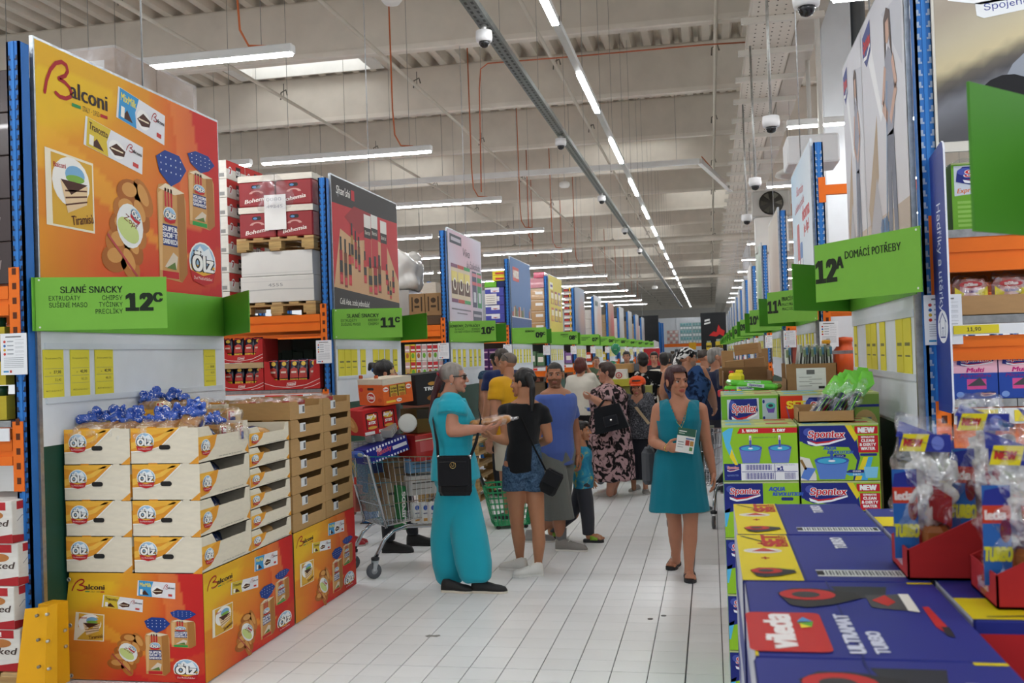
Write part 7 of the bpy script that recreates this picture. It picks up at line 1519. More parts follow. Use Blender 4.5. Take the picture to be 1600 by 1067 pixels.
def spx(label, x0, y0, z0, w, h, art, side=None, d=.36, name='mop_set_box', col='#7aa63a', grp='mop set boxes on the pallet'):
    t = thing(name, label, 'box', (x0 + w / 2, y0 + d / 2, z0), grp); a = {'f': art}
    if side: a['l'] = side
    m = MB(); m.rbox((x0, y0, z0), (x0 + w, y0 + d, z0 + h - .012), col, .003)
    for k, fn in a.items(): fn(bface(m, (x0, y0, z0), (x0 + w, y0 + d, z0 + h - .012), k))
    m.build('box_body', 'print', t)
    for k in range(2):
        m = MB(); b = y0 + (d * .5 if k else 0); m.box((x0, b + .001, z0 + h - .012), (x0 + w, b + d * .5 - .001, z0 + h - .004 + .004 * k), '#b9c48a'); F = m.face((x0, b, z0 + h - .004 + .004 * k), (1, 0, 0), (0, 1, 0), w, d * .5); F.rect(.05, .2, .4, .8, '#6fb4d0', 1); F.rect(.45, .1, .95, .9, '#c9cf7a', 1); F.rect(.6, .3, .9, .7, '#b8484a', 2); m.build('top_flap', 'print', t)
    return t
def lime_side(F): F.rect(0, 0, 1, 1, LIME, .3); F.poly([(.1, 1), (.4, 1), (.25, .5), (.4, 0), (.1, 0), (0, .5)], '#57b5e0', 1); F.rect(.6, .2, .95, .7, '#c9d6dc', 1)
lv = [0, .275, .55, .825, 1.10]
for j, z in enumerate(lv):
    n = ['lowest', 'second', 'third', 'fourth', 'top'][j]
    spx('%s lime mop set box with wash and dry steps, stack by the aisle edge' % n if j == 4 else '%s lime mop set box in the stack by the aisle edge' % n, .04, 5.0, z, .355, .275, art_wash if j == 4 else art_aqua_side, lime_side)
    spx('%s lime mop set box with bucket picture, stack by the board' % n, .405, 5.0, z, .365, .275, art_aqua, None)
carton('stock_carton', 'plain carton under the express mop boxes in the second row', 'carton', (.045, 5.37, 0), (.335, 5.74, 1.225), '#6f9a3a', None, 'card', 'cartons under the second row'); carton('stock_carton', 'plain carton under the red set box in the second row', 'carton', (.345, 5.37, 0), (.84, 5.74, 1.225), '#9a8a5a', None, 'card', 'cartons under the second row')
spx('green express mop system box in the second row of the pallet', .045, 5.37, 1.23, .29, .28, art_express, lime_side, name='mop_system_box'); spx('red and grey set box beside the green express mop box', .345, 5.37, 1.23, .49, .275, art_set, None, name='mop_system_box')
# open cardboard tray with green-topped mop sleeves
t = thing('cardboard_tray', 'low open cardboard tray holding green mop sleeves', 'tray', (.54, 5.2, 1.375)); m = MB(); x0, x1, y0, y1, z0, z1 = .408, .672, 5.06, 5.32, 1.377, 1.43
for a, b in (((x0, y0, z0), (x1, y0 + .004, z1)), ((x0, y1 - .004, z0), (x1, y1, z1 + .02)), ((x0, y0, z0), (x0 + .004, y1, z1 + .015)), ((x1 - .004, y0, z0), (x1, y1, z1)), ((x0, y0, z0), (x1, y1, z0 + .004))): m.box(a, b, '#a98356')
m.build('walls', 'card', t)
for k in range(7):
    q = thing('mop_sleeve', 'green topped mop sleeve in clear wrap leaning in the cardboard tray, %s from the aisle' % ORD[k], 'mop', (.47 + .03 * k, 5.14 + .02 * (k % 3), 1.385), 'green mop sleeves'); b = Vector((.465 + .028 * k, 5.11 + .03 * (k % 3), 1.385)); d = Vector((.62 - .03 * k, .12, .78)).normalized(); ln = .2 + .012 * (k % 3)
    s_ = d.cross(Vector((0, 1, 0))).normalized(); n = d.cross(s_)
    def slab_(m, t0, t1, w, th, col): m.loft([[b + d * (ln * t) + s_ * (w * ca) + n * (th * sa) for ca, sa in ((math.cos(a), math.sin(a)) for a in (k_ * math.pi / 5 for k_ in range(10)))] for t in (t0, (t0 + t1) / 2, t1)], col)
    m = MB(); slab_(m, 0, .75, .016, .022, ['#23304a', '#7a2430', '#1f4a38', '#2a3550'][k % 4]); m.build('sleeve', 'gloss', q); m = MB(); slab_(m, .05, .72, .005, .0235, '#6cc03a'); m.build('edge_strip', 'gloss', q)
    m = MB(); e = b + d * ln; m.add([e + d * -.06 + s_ * -.03 - n * .02, e + d * -.05 + s_ * .03 - n * .02, e + d * .05 + s_ * .035 + n * .01, e + d * .07 + s_ * -.01, e + d * .02 + s_ * -.045 + n * .01, e - d * .06 + n * .02], [(0, 1, 2, 3, 4), (4, 3, 2, 5), (5, 2, 1), (5, 0, 4)], '#74cf3f'); m.build('green_flap', 'gloss', q)
    p = Prim(); p.loft([(b + d * (ln * t_), s_ * w, n * w * .8) for t_, w in ((0, .024), (.5, .032), (.9, .036), (1.12, .03))]); co, fs = grow(p, .01, 1, (.02, 30, 30)); m = MB(); put(m, co, fs, '#fff'); m.build('clear_wrap', 'film', q)
# carton of flat pads with a shipping label
carton('stock_carton', 'plain carton hidden under the labelled pad carton', 'carton', (.38, 5.78, 0), (.86, 6.2, 1.47), '#8a7450', None, 'card', 'cartons under the second row')
t = thing('pad_carton', 'brown carton with white shipping label holding upright grey mop pads', 'carton', (.545, 5.95, 1.475)); x0, x1, y0, y1, z0, z1 = .41, .685, 5.79, 6.15, 1.475, 1.65; m = MB()
for a, b in (((x0, y0, z0), (x1, y0 + .005, z1)), ((x0, y1 - .005, z0), (x1, y1, z1)), ((x1 - .005, y0, z0), (x1, y1, z1)), ((x0, y0, z0), (x1, y1, z0 + .005)), ((x0, y0, z0), (x0 + .005, y1, z0 + .09))): m.box(a, b, '#96714a')
F = m.face((x0, y0, z0), (1, 0, 0), (0, 0, 1), x1 - x0, z1 - z0); F.rect(.2, .13, .78, .86, '#dfe0dd', 1); F.rect(.4, .66, .56, .8, '#6a6a6a', 2); [F.rect(.25 + .2 * (q % 2), .56 - .07 * q, .5 + .2 * (q % 2), .58 - .07 * q, '#9a9a98', 2) for q in range(5)]; F.rect(.63, .2, .75, .28, '#2b2b2b', 2); m.build('walls', 'card', t)
for k in range(14):
    m = MB(); b = Vector((.43 + .0185 * k, 5.83 + .02 * (k % 3), 1.5)); tp = b + Vector((.04 - .004 * k + (-.05 if k < 2 else 0), 0, .235 + .012 * (k % 3))); m.add([b, b + Vector((0, .22, 0)), tp + Vector((0, .2, 0)), tp] + [v + Vector((.007, 0, 0)) for v in (b, b + Vector((0, .22, 0)), tp + Vector((0, .2, 0)), tp)], [(0, 3, 2, 1), (4, 5, 6, 7), (0, 1, 5, 4), (1, 2, 6, 5), (2, 3, 7, 6), (3, 0, 4, 7)], ['#c9cbc4', '#b8bcb4', '#d3d5ce'][k % 3]); F = m.face(tp + Vector((-.004, -.001, -.06)), (1, 0, 0), (0, 0, 1), .014, .06); F.rect(0, .2, 1, .9, ['#7a8a6a', '#5f8fb0', '#8f9a86'][k % 3], 1)
    tag(m.build('mop_pad', 'cloth'), 'flat grey mop pad standing in the labelled carton, %s from the aisle' % (ORD[k] if k < 12 else ['thirteenth', 'fourteenth'][k - 12]), 'mop pad', 'grey mop pads')
# green refill packs, yellow bottle and the brown cartons behind
carton('stock_carton', 'plain carton under the green refill packs', 'carton', (.06, 5.78, 0), (.37, 6.2, 1.47), '#8a7450', None, 'card', 'cartons under the second row')
for k, (x, y, z, yw) in enumerate(((.2, 5.86, 1.475, 8), (.19, 5.9, 1.505, -4), (.21, 5.92, 1.533, 10), (.26, 5.88, 1.52, -14))):
    Mx = Matrix.Translation((x, y, z)) @ Matrix.Rotation(math.radians(yw), 4, 'Z') @ Matrix.Rotation(math.radians(3 * (k - 1)), 4, 'Y'); m = MB(); m.M = Mx; m.rbox((-.12, -.08, 0), (.12, .08, .03), '#62c43c', .012); F = m.face((-.12, -.081, 0), (1, 0, 0), (0, 0, 1), .24, .03); F.rect(.3, .2, .7, .85, '#c9d6d0', 1); F.text('Spontex', .35, .35, .4, '#6a5a9a', w=.3, bold=.03, l=2); tag(m.build('refill_pack', 'gloss', None, Mx.translation), 'bright green mop refill pack in a small heap, %s up' % ORD[k], 'refill pack', 'green refill packs')
for x, y, n in ((.142, 6.02, 'yellow cleaner canister with red cap behind the green packs'),):
    t = thing('canister', n, 'bottle', (x, y, 1.475)); m = MB(); m.rbox((x - .045, y - .04, 1.475), (x + .045, y + .04, 1.605), '#e3cf22', .018); F = m.face((x - .04, y - .041, 1.48), (1, 0, 0), (0, 0, 1), .08, .1); F.ell(.5, .4, .3, .25, '#e6e6e0', 1); F.ell(.5, .4, .2, .16, '#c9404a', 2); m.build('body', 'plastic', t); m = MB(); m.rbox((x - .005, y - .012, 1.6), (x + .04, y + .012, 1.622), '#e3cf22', .008); m.build('handle', 'plastic', t); m = MB(); m.lathe((x - .028, y, 1.6), [(.014, 0), (.014, .016), (.002, .017)], '#c4242e'); m.build('cap', 'plastic', t)
for k in range(4): m = MB(); m.rbox((.03 + .035 * k, 5.8, 1.475), (.06 + .035 * k, 5.86, 1.515), '#b8323a' if k < 3 else '#e3cf22', .008); tag(m.build('small_pack', 'gloss'), 'small %s pack at the aisle edge beside the green refills, %s' % ('red' if k < 3 else 'yellow', ORD[k]), 'pack', 'small packs by the refills')
t = thing('open_carton', 'open brown carton behind the yellow canister', 'carton', (.2, 6.6, 1.3)); m = MB()
for a, b in (((.07, 6.4, 1.3), (.37, 6.406, 1.55)), ((.07, 6.9, 1.3), (.37, 6.906, 1.62)), ((.07, 6.4, 1.3), (.076, 6.9, 1.6)), ((.364, 6.4, 1.3), (.37, 6.9, 1.6)), ((.07, 6.4, 1.3), (.37, 6.9, 1.306))): m.box(a, b, '#7a5a38')
m.build('walls', 'card', t)
carton('stock_carton', 'plain carton carrying the open brown carton', 'carton', (.07, 6.4, 0), (.85, 6.95, 1.295), '#9a7a50', None, 'card', 'cartons under the second row')
for k, (px, py, px2, py2, yy, rz, ry) in enumerate(((1148, 556, 1186, 541, 8.6, -6, -5), (1134, 582, 1163, 566, 8.3, -4, -4), (1164, 580, 1196, 561, 8.3, -3, -6), (1128, 563, 1146, 551, 9.6, 0, 0), (1185, 560, 1200, 547, 9.4, 0, 0), (1124, 592, 1140, 577, 9.0, 0, 0), (1170, 605, 1200, 582, 8.6, 0, 0))):
    a, b = PY(px, py, yy), PY(px2, py2, yy); w, h = b.x - a.x, b.z - a.z; Mx = Matrix.Translation(a) @ Matrix.Rotation(math.radians(rz), 4, 'Z') @ Matrix.Rotation(math.radians(ry), 4, 'Y')
    carton('brown_carton', 'brown carton in the pile beyond the mop pallet, %s' % ['top tilted one', 'lower one by the aisle', 'lower one by the rack', 'one behind by the aisle', 'one behind by the rack', 'low one at the edge', 'low one under the pile'][k], 'carton', (0, 0, 1.422 - a.z if k in (3, 4, 5) else 0), (w, .4, max(.09, h)), ['#a07c50', '#96744a', '#8a6842'][k % 3], {'f': lambda F: F.rect(.0, .47, 1, .5, '#8a6a42', 1)}, 'card', 'brown cartons in the pile', M=Mx)
carton('stock_carton', 'big plain carton at the foot of the brown carton pile', 'carton', (.1, 8.2, 0), (.7, 9.9, 1.42), '#9a7a50', None, 'card', 'cartons under the pile')
# folding step ladder leaning against the pillar side
lx, ly = .99, 8.0; t = thing('step_ladder', 'aluminium folding step ladder with yellow clips beside the pad carton', 'ladder', (lx, ly, 0))
for dx in (-.17, .17):
    m = MB(); m.tube([(lx + dx * 1.1, ly - .3, 0), (lx + dx * .6, ly, 1.8)], .018, '#b9bcc0', n=4); m.build('rail', 'zinc', t); m = MB(); m.tube([(lx + dx * 1.1, ly + .35, 0), (lx + dx * .6, ly + .02, 1.78)], .015, '#a5a8ad', n=4); m.build('rear_leg', 'zinc', t)
    for z in (1.76, 1.52): m = MB(); m.rbox((lx + dx * .7 - .03, ly - .05, z), (lx + dx * .7 + .03, ly + .03, z + .03), '#e0a41c', .008); m.build('yellow_clip', 'plastic', t)
for k in range(7): z = .24 * (k + 1); m = MB(); f = z / 1.8; w = .17 * (1.1 - .5 * f); m.box((lx - w, ly - .3 * (1 - f) - .04, z), (lx + w, ly - .3 * (1 - f) + .04, z + .025), '#b4b7bb'); m.build('tread', 'zinc', t)
# ---- near pallet of blue mop boxes
VB, VR, VY = '#293184', '#c02a2c', '#dcc81e'
def lg(F, u, v, w, h, rot=0):
    f = F.sub(u, v, u + w, v + h, rot); f.rrect(0, 0, 1, 1, VR, 1, .12); f.text('vileda', .08, .42, .34, '#f2ecec', w=.84, bold=.04, l=2); f.poly([(.6, .16), (.7, .34), (.74, .12)], '#5aa63a', 2); f.poly([(.74, .12), (.72, .34), (.86, .24)], '#4a8fc8', 3); f.poly([(.6, .16), (.56, .3), (.68, .3)], '#e3cf2e', 3)
def pail(F, u, v, s, a=0):
    f = F.sub(u, v, u + s, v + s * .72, a); f.poly([(0, .7), (.12, .1), (.3, 0), (.62, .15), (1, .5), (.95, .75), (.5, .95), (.2, .95)], '#2b2a2e', 1); f.ell(.36, .62, .34, .28, VR, 2); f.ell(.34, .6, .17, .15, '#3a393d', 3); f.line([(.6, .9), (.98, .8), (.95, .6)], .012 * f.w, '#38373b', 2)
def art_blue_top(F):
    F.rect(0, 0, .335, 1, VY, .6); F.text('SET', .27, .7, .075, '#b8322c', w=.38, rot=90, bold=.05, l=2); F.text('KOMPLET', .32, .7, .03, '#b8322c', w=.38, rot=90, bold=.03, l=2); F.line([(.03, .96), (.2, .78)], .008, '#3a3a3c', 2); F.ell(.15, .6, .12, .06, '#d9d6d0', 1); F.poly([(.08, .58), (.16, .66), (.24, .58)], '#b8322c', 2)
    for v in (.42, .76): F.rect(.13, v, .18, v + .02, '#b8322c', 2); F.rect(.15, v - .02, .16, v + .04, '#b8322c', 2)
    pail(F, .05, .04, .26); F.text('TURBO', .68, .66, .05, '#d9dcea', w=.36, rot=90, bold=.04, l=2); F.rect(.42, .08, .98, .2, '#dfe3e3', 1)
    for k in range(26): F.rect(.47 + .018 * k, .1, .478 + .018 * k + .004 * (k % 2), .18, '#5a5f66', 2)
    F.rect(.42, .1, .46, .18, '#1c1c22', 2); F.rect(.94, .1, .97, .18, '#1c1c22', 2); F.line([(.345, 0), (.345, 1)], .004, '#1d2668', 2)
def art_big_top(F):
    pail(F, .16, .58, .42); F.poly([(.45, .92), (.5, .72), (.7, .76), (.74, .92)], '#30323a', 1); F.poly([(.6, .6), (.6, .78), (.78, .8), (.77, .56)], '#4a4a4e', 2); F.poly([(.62, .7), (.7, .78), (.73, .68), (.68, .62)], VR, 3); F.poly([(.76, .56), (.77, .8), (.82, .8), (.81, .54)], '#e3e0da', 3); F.poly([(.83, .36), (.84, .62), (.87, .62), (.88, .36), (.86, .26)], VR, 2); F.poly([(.845, .26), (.85, .36), (.885, .36), (.875, .24)], '#2b2a2e', 3)
    lg(F, .33, .04, .65, .25, 90); F.text('ULTRAMAT', .46, .05, .045, '#d3d6ea', w=.62, rot=90, bold=.045, l=2); F.text('TURBO', .56, .05, .04, '#d3d6ea', w=.33, rot=90, bold=.04, l=2); F.rect(0, .02, .012, .5, VR, 1); F.rect(0, 0, .014, .1, VY, 1.5); F.rect(.86, .97, .99, .995, VY, 1.5); F.line([(.44, 0), (.44, 1)], .004, '#1d2668', 2)
def side_blue(F): F.rect(0, 0, 1, 1, '#cfd2de', .4); F.rect(.0, .0, 1, .5, '#3a468f', .8); F.rect(.1, .55, .5, .9, '#b9bfd0', 1)
ys = [1.13, 1.675, 2.22, 2.765]
def vbox(label, lo, hi, top, sides=True, grp='blue mop boxes on the near pallet'):
    t = thing('mop_box', label, 'box', ((lo[0] + hi[0]) / 2, (lo[1] + hi[1]) / 2, lo[2]), grp); m = MB(); m.rbox(lo, hi, VB, .005); top(bface(m, lo, hi, 't')) if top else None
    if sides: side_blue(bface(m, lo, hi, 'l')); f = bface(m, lo, hi, 'f'); f.rect(.02, .1, .4, .9, VR, 1); f.text('TURBO', .5, .4, .25, '#d9dcea', w=.4, bold=.03, l=2)
    m.build('box_body', 'print', t); return t
for j in range(4):
    for i, y in enumerate(ys):
        top = None if j < 3 else (art_big_top if i < 2 else art_blue_top)
        vbox('blue mop box, %s layer, %s from the camera on the near pallet by the aisle' % (['bottom', 'second', 'third', 'top'][j], ORD[i]), (.05 + .004 * (i % 2), y, .15 + .275 * j), (.437, y + .54 - .003 * i, .15 + .275 * j + .272), top, True)
def art_right_top(F): F.rect(0, 0, 1, .5, VY, .6); F.text('TURBO', .12, .62, .22, '#c9c3dc', w=.4, bold=.03, l=2); F.text('SET', .2, .18, .2, VR, w=.25, bold=.05, l=2); F.line([(.05, .05), (.6, .16)], .006, '#3a3a3c', 2); F.text('KOMPLET', .15, .42, .06, VR, w=.3, bold=.03, l=2)
for i, y in enumerate((1.93, 2.25, 2.57, 2.89)):
    for j in range(2): vbox('blue mop box laid crosswise, %s layer, %s from the camera by the board' % (['lower', 'upper'][j], ORD[i]), (.447, y, .72 + .265 * j), (.99, y + .31, .72 + .265 * j + .262), art_right_top if j else None, True)
for j in range(2): carton('stock_carton', 'blue carton under the crosswise mop boxes, %s one' % ORD[j], 'carton', (.447, 1.93, .15 + .285 * j), (.99, 3.2, .15 + .285 * j + .28), VB, None, 'print', 'blue cartons under the mop boxes')
pallet((.05, 1.13, 0), (.99, 3.3), 'wooden pallet under the blue mop boxes')
t = thing('mop_box', 'blue mop box with red end standing lower at the very front', 'box', (.76, 1.6, .72), 'blue mop boxes on the near pallet'); m = MB(); lo, hi = (.555, 1.3, .72), (.98, 1.88, 1.12); m.rbox(lo, hi, VB, .006); F = bface(m, lo, hi, 'l'); F.rect(0, 0, 1, 1, '#a8262a', .5); F.poly([(.4, .6), (.46, .8), (.54, .6)], '#5aa63a', 1); F.poly([(.5, .58), (.52, .8), (.6, .66)], '#4a8fc8', 2); F = bface(m, lo, hi, 't'); F.rect(.25, 0, 1, 1, '#c8242a', .6); m.build('box_body', 'print', t); carton('stock_carton', 'blue carton under the lower front mop box', 'carton', (.555, 1.3, .15), (.98, 1.88, .715), VB, None, 'print', 'blue cartons under the mop boxes')
# red counter trays with bagged mop heads
def mop_tray(label, x0, y0, x1, y1, z0=1.2495):
    t = thing('counter_tray', label, 'display tray', ((x0 + x1) / 2, (y0 + y1) / 2, z0), 'red counter trays'); m = MB(); e = .004; zl, zh = z0 + .062, z0 + .26
    for y in (y0, y1 - e):
        pts = [(x0, z0), (x1, z0), (x1, zh), (x0, zl)]; m.add([(x, y, z) for x, z in pts] + [(x, y + e, z) for x, z in pts], [(0, 1, 2, 3), (7, 6, 5, 4)] + [(i, i + 4, (i + 1) % 4 + 4, (i + 1) % 4) for i in range(4)], '#b01d1f')
    m.box((x0, y0, z0), (x0 + e, y1, zl), '#b3202a'); m.box((x1 - e, y0, z0), (x1, y1, zh), '#a81c1c'); m.box((x0, y0, z0), (x1, y1, z0 + e), '#8f1818'); F = m.face((x0, y1, z0), (0, -1, 0), (0, 0, 1), y1 - y0, zl - z0); F.text('vileda', .3, .3, .3, '#d9b0c0', w=.4, bold=.03, l=1)
    m.build('tray_walls', 'card', t)
def mop_bag(label, x, y, z, yaw, lean=0.0, h=.30):
    t = thing('bagged_mop_head', label, 'mop head', (x, y, z), 'bagged mop heads'); M = Matrix.Translation((x, y, z)) @ Matrix.Rotation(math.radians(yaw), 4, 'Z') @ Matrix.Rotation(math.radians(lean), 4, 'X')
    p = Prim(); p.mb.M = M
    p.ell((0, 0, h * .52), (.05, .04, h * .24)); p.ell((.015, 0, h * .66), (.04, .035, h * .16))
    co, fs = grow(p, .005, 0, (.03, 70, 34)); m = MB(); put(m, co, fs, '#dcdad6'); m.build('mop_fringe', 'cloth', t)
    m = MB(); m.M = M; m.add([(.0, -.035, h * .62), (.052, -.03, h * .5), (.05, -.03, h * .3), (.01, -.04, h * .36), (0, .03, h * .6), (.05, .03, h * .48), (.05, .03, h * .3), (.01, .03, h * .36)], [(0, 3, 2, 1), (4, 5, 6, 7), (0, 1, 5, 4), (1, 2, 6, 5), (2, 3, 7, 6), (3, 0, 4, 7)], '#a82a2e'); m.build('red_socket', 'plastic', t)
    m = MB(); m.M = M; m.rbox((-.01, -.04, h * .1), (.045, .03, h * .3), '#a8622a', .012); m.rbox((-.05, -.03, h * .02), (.02, .03, h * .12), '#a8353a', .012); m.build('orange_part', 'plastic', t)
    m = MB(); m.M = M; F = m.face((-.066, -.046, h * .08), (.92, .1, 0), (0, 0, 1), .05, h * .62); F.rect(0, 0, 1, 1, '#2f66b0', 0); F.rect(0, .62, 1, .8, '#c9402a', 1); F.text('leda', .1, .66, .09, '#f0e0da', w=.7, bold=.04, l=2); F.text('TURBO', .05, .25, .13, '#d9d63a', w=.95, bold=.06, shear=.15, l=2); F.poly([(.0, .8), (1, .8), (1, 1), (.1, .95)], '#2b3590', 1); F.ell(.8, .55, .2, .12, '#7a2a2e', 2); m.build('label_card', 'print', t)
    m = MB(); m.M = M; a = [(-.055, -.03, h * .92), (.06, -.045, h * .84), (.06, .03, h * .86), (-.05, .035, h * 1.0)]; m.add(a, [(0, 1, 2, 3)], '#2b3590'); F = m.face((-.05, -.034, h * .82), (.99, -.12, 0), (0, .3, 1), .105, h * .12); F.rect(0, 0, 1, 1, '#2b3590', 0); F.poly([(0, 0), (.5, 0), (.6, 1), (.1, 1)], '#dccb22', 1); F.text('NEW', .1, .3, .4, '#b8322c', w=.36, bold=.05, shear=.2, l=2); F.ell(.75, .5, .12, .4, '#6a78c8', 1); m.build('header_card', 'print', t)
    p = Prim(); p.mb.M = M; p.loft([(Vector((0, 0, h * t_)), Vector((a_, 0, 0)), Vector((0, b_, 0))) for t_, a_, b_ in ((.0, .058, .044), (.1, .068, .05), (.5, .072, .055), (.8, .068, .05), (.95, .055, .03), (1.06, .05, .008))]); co, fs = grow(p, .01, 1, (.022, 24, 24)); m = MB(); put(m, co, fs, '#fff'); m.build('clear_bag', 'film', t)
mop_tray('red counter tray of mop heads standing farther back', .392, 2.232, .80, 2.42); mop_tray('red counter tray of mop heads at the picture edge', .505, 1.995, .9, 2.185)
mop_bag('bagged white mop head in the farther red tray, nearest the aisle', .452, 2.325, 1.26, -12, 4, .315); mop_bag('bagged white mop head behind it in the farther red tray', .575, 2.33, 1.29, -20, -4, .32); mop_bag('bagged mop head at the back of the farther red tray', .70, 2.33, 1.29, 10, 3, .31)
mop_bag('bagged white mop head in the nearer red tray, next to the aisle', .568, 2.08, 1.26, -8, 3, .31); mop_bag('bagged mop head deeper in the nearer red tray', .70, 2.09, 1.29, 12, 0, .31)
# ---- shelves of the first rack on the mop side
y0 = RY[0]; xa, xb = 1.06, 3.7
lvl = rackR
for z0, z1 in ((1.66, 1.77),): m = MB(); m.box((xa, y0 - .01, z0), (xb, y0 + .05, z1), ORANGE); m.box((xa, y0 - .016, z0), (xb, y0 - .008, z0 + .04), ORANGE); m.box((xa, y0 - .016, z1 - .05), (xb, y0 - .008, z1), ORANGE); m.build('beam', 'paint', lvl)
for z, nm in ((1.825, 'shelf_deck'), (2.215, 'shelf_deck')):
    for k in range(6): a = xa + .44 * k; m = MB(); m.box((a, y0 - .012, z), (a + .436, y0 + 1.0, z + .036), '#8d8e90'); m.build(nm, 'zinc', lvl)
m = MB(); m.box((xa, y0 - .03, 1.775), (xb, y0 - .02, 1.822), '#e4e6e9'); rl = m.build('price_rail', 'plastic', lvl); m = MB(); m.box((1.07, y0 - .034, 1.78), (1.26, y0 - .03, 1.818), '#e0cf2a'); F = m.face((1.07, y0 - .034, 1.78), (1, 0, 0), (0, 0, 1), .19, .038); F.text('11,90', .3, .3, .45, '#3a3a2a', w=.3, bold=.02, l=1, res=1); m.build('shelf_label', 'paper', rl)
m = MB(); m.box((1.07, y0 - .04, 1.382), (1.24, y0 - .035, 1.44), '#e0cf2a'); F = m.face((1.07, y0 - .04, 1.382), (1, 0, 0), (0, 0, 1), .17, .058); F.text('20,90', .3, .3, .35, '#3a3a2a', w=.4, bold=.02, l=1, res=1); tag(m.build('shelf_price_label', 'paper'), 'yellow shelf price label under the pink cloth boxes', 'label')
def art_stove(F):
    F.grid(30, 24, lambda u, v: ramp([(0, '#4a4a4e'), (.3, '#57575b'), (.42, '#7a7c84'), (.46, '#4b4a4e'), (.52, '#6a645a'), (.56, '#c9bc98'), (.68, '#b9b09a'), (.8, '#a59a8c'), (1, '#b5aca0')], v * 1.0 - u * .55 + .28), .5)
    F.ell(.5, .2, .34, .3, '#8f95a0', 1, rot=14); F.ell(.53, .17, .32, .27, '#26262a', 2, rot=14); F.ell(.2, .12, .1, .14, '#1c1c20', 3); F.poly([(.5, .62), (.9, .98), (1, .98), (1, .62), (.8, .5)], '#a8a440', 1)
    f = F.sub(.04, .555, .5, .83); f.poly([(0, .1), (-.02, .9), (.1, 1.1), (1, 1.1), (1, .4), (.5, .06), (.2, .0)], '#eceff2', 1); brand(f, .02, .06, .96, .98); f2 = F.sub(.12, .495, .5, .57, 5); f2.poly([(0, .2), (.05, 0), (1, .3), (1, 1), (0, .9)], '#e6e9ec', 1); f2.text('Spojenec pro měření', .06, .4, .38, '#33408c', w=.85, l=2)
t = thing('shelf_poster', 'big blurred kitchen worktop poster over the first mop side shelves', 'poster', (1.75, y0 - .02, 2.62)); m = MB(); m.box((1.03, y0 - .03, 2.6), (2.6, y0 - .012, 3.75), '#d6d2c8'); m.build('backing_frame', 'paint', t); m = MB(); F = m.face((1.04, y0 - .031, 2.645), (1, 0, 0), (0, 0, 1), 1.5, 1.09); F.rect(0, 0, 1, 1, '#77767a', 0); art_stove(F); m.build('print', 'print', t)
def art_expr2(F): F.rect(0, 0, 1, 1, '#6ea834', .3); F.poly([(.03, .52), (.03, .98), (.95, .98), (.95, .62)], '#ccd3dc', 1); brand(F, .05, .68, .8, .28); F.text('Express', .06, .56, .07, '#d9722e', bold=.02, shear=.3, rot=4, l=2, font='b'); F.text('System', .38, .585, .08, '#4a7fc4', bold=.035, shear=.3, rot=4, l=2, font='b'); [F.rect(.06 + .44 * (q % 2), .05 + .07 * (q // 2), .44 + .44 * (q % 2), .09 + .07 * (q // 2), '#8fbf5a', 1) for q in range(12)]
for k in range(3): spx('green express mop box on the high shelf, %s from the blue post' % ORD[k], 1.10 + .38 * k, y0 + .03, 2.252, .37, .31, art_expr2, None, name='mop_system_box')
m = MB(); p = Prim(); p.loft([(Vector((1.5, y0 + .2, z)), Vector((a, 0, 0)), Vector((0, .2, 0))) for z, a in ((2.555, .4), (2.575, .42), (2.59, .3))]); co, fs = grow(p, .02, 1, (.02, 14, 14)); put(m, co, fs, '#fff'); tag(m.build('stretch_film', 'stretch film'), 'film lying on the express mop boxes of the high shelf', 'film')
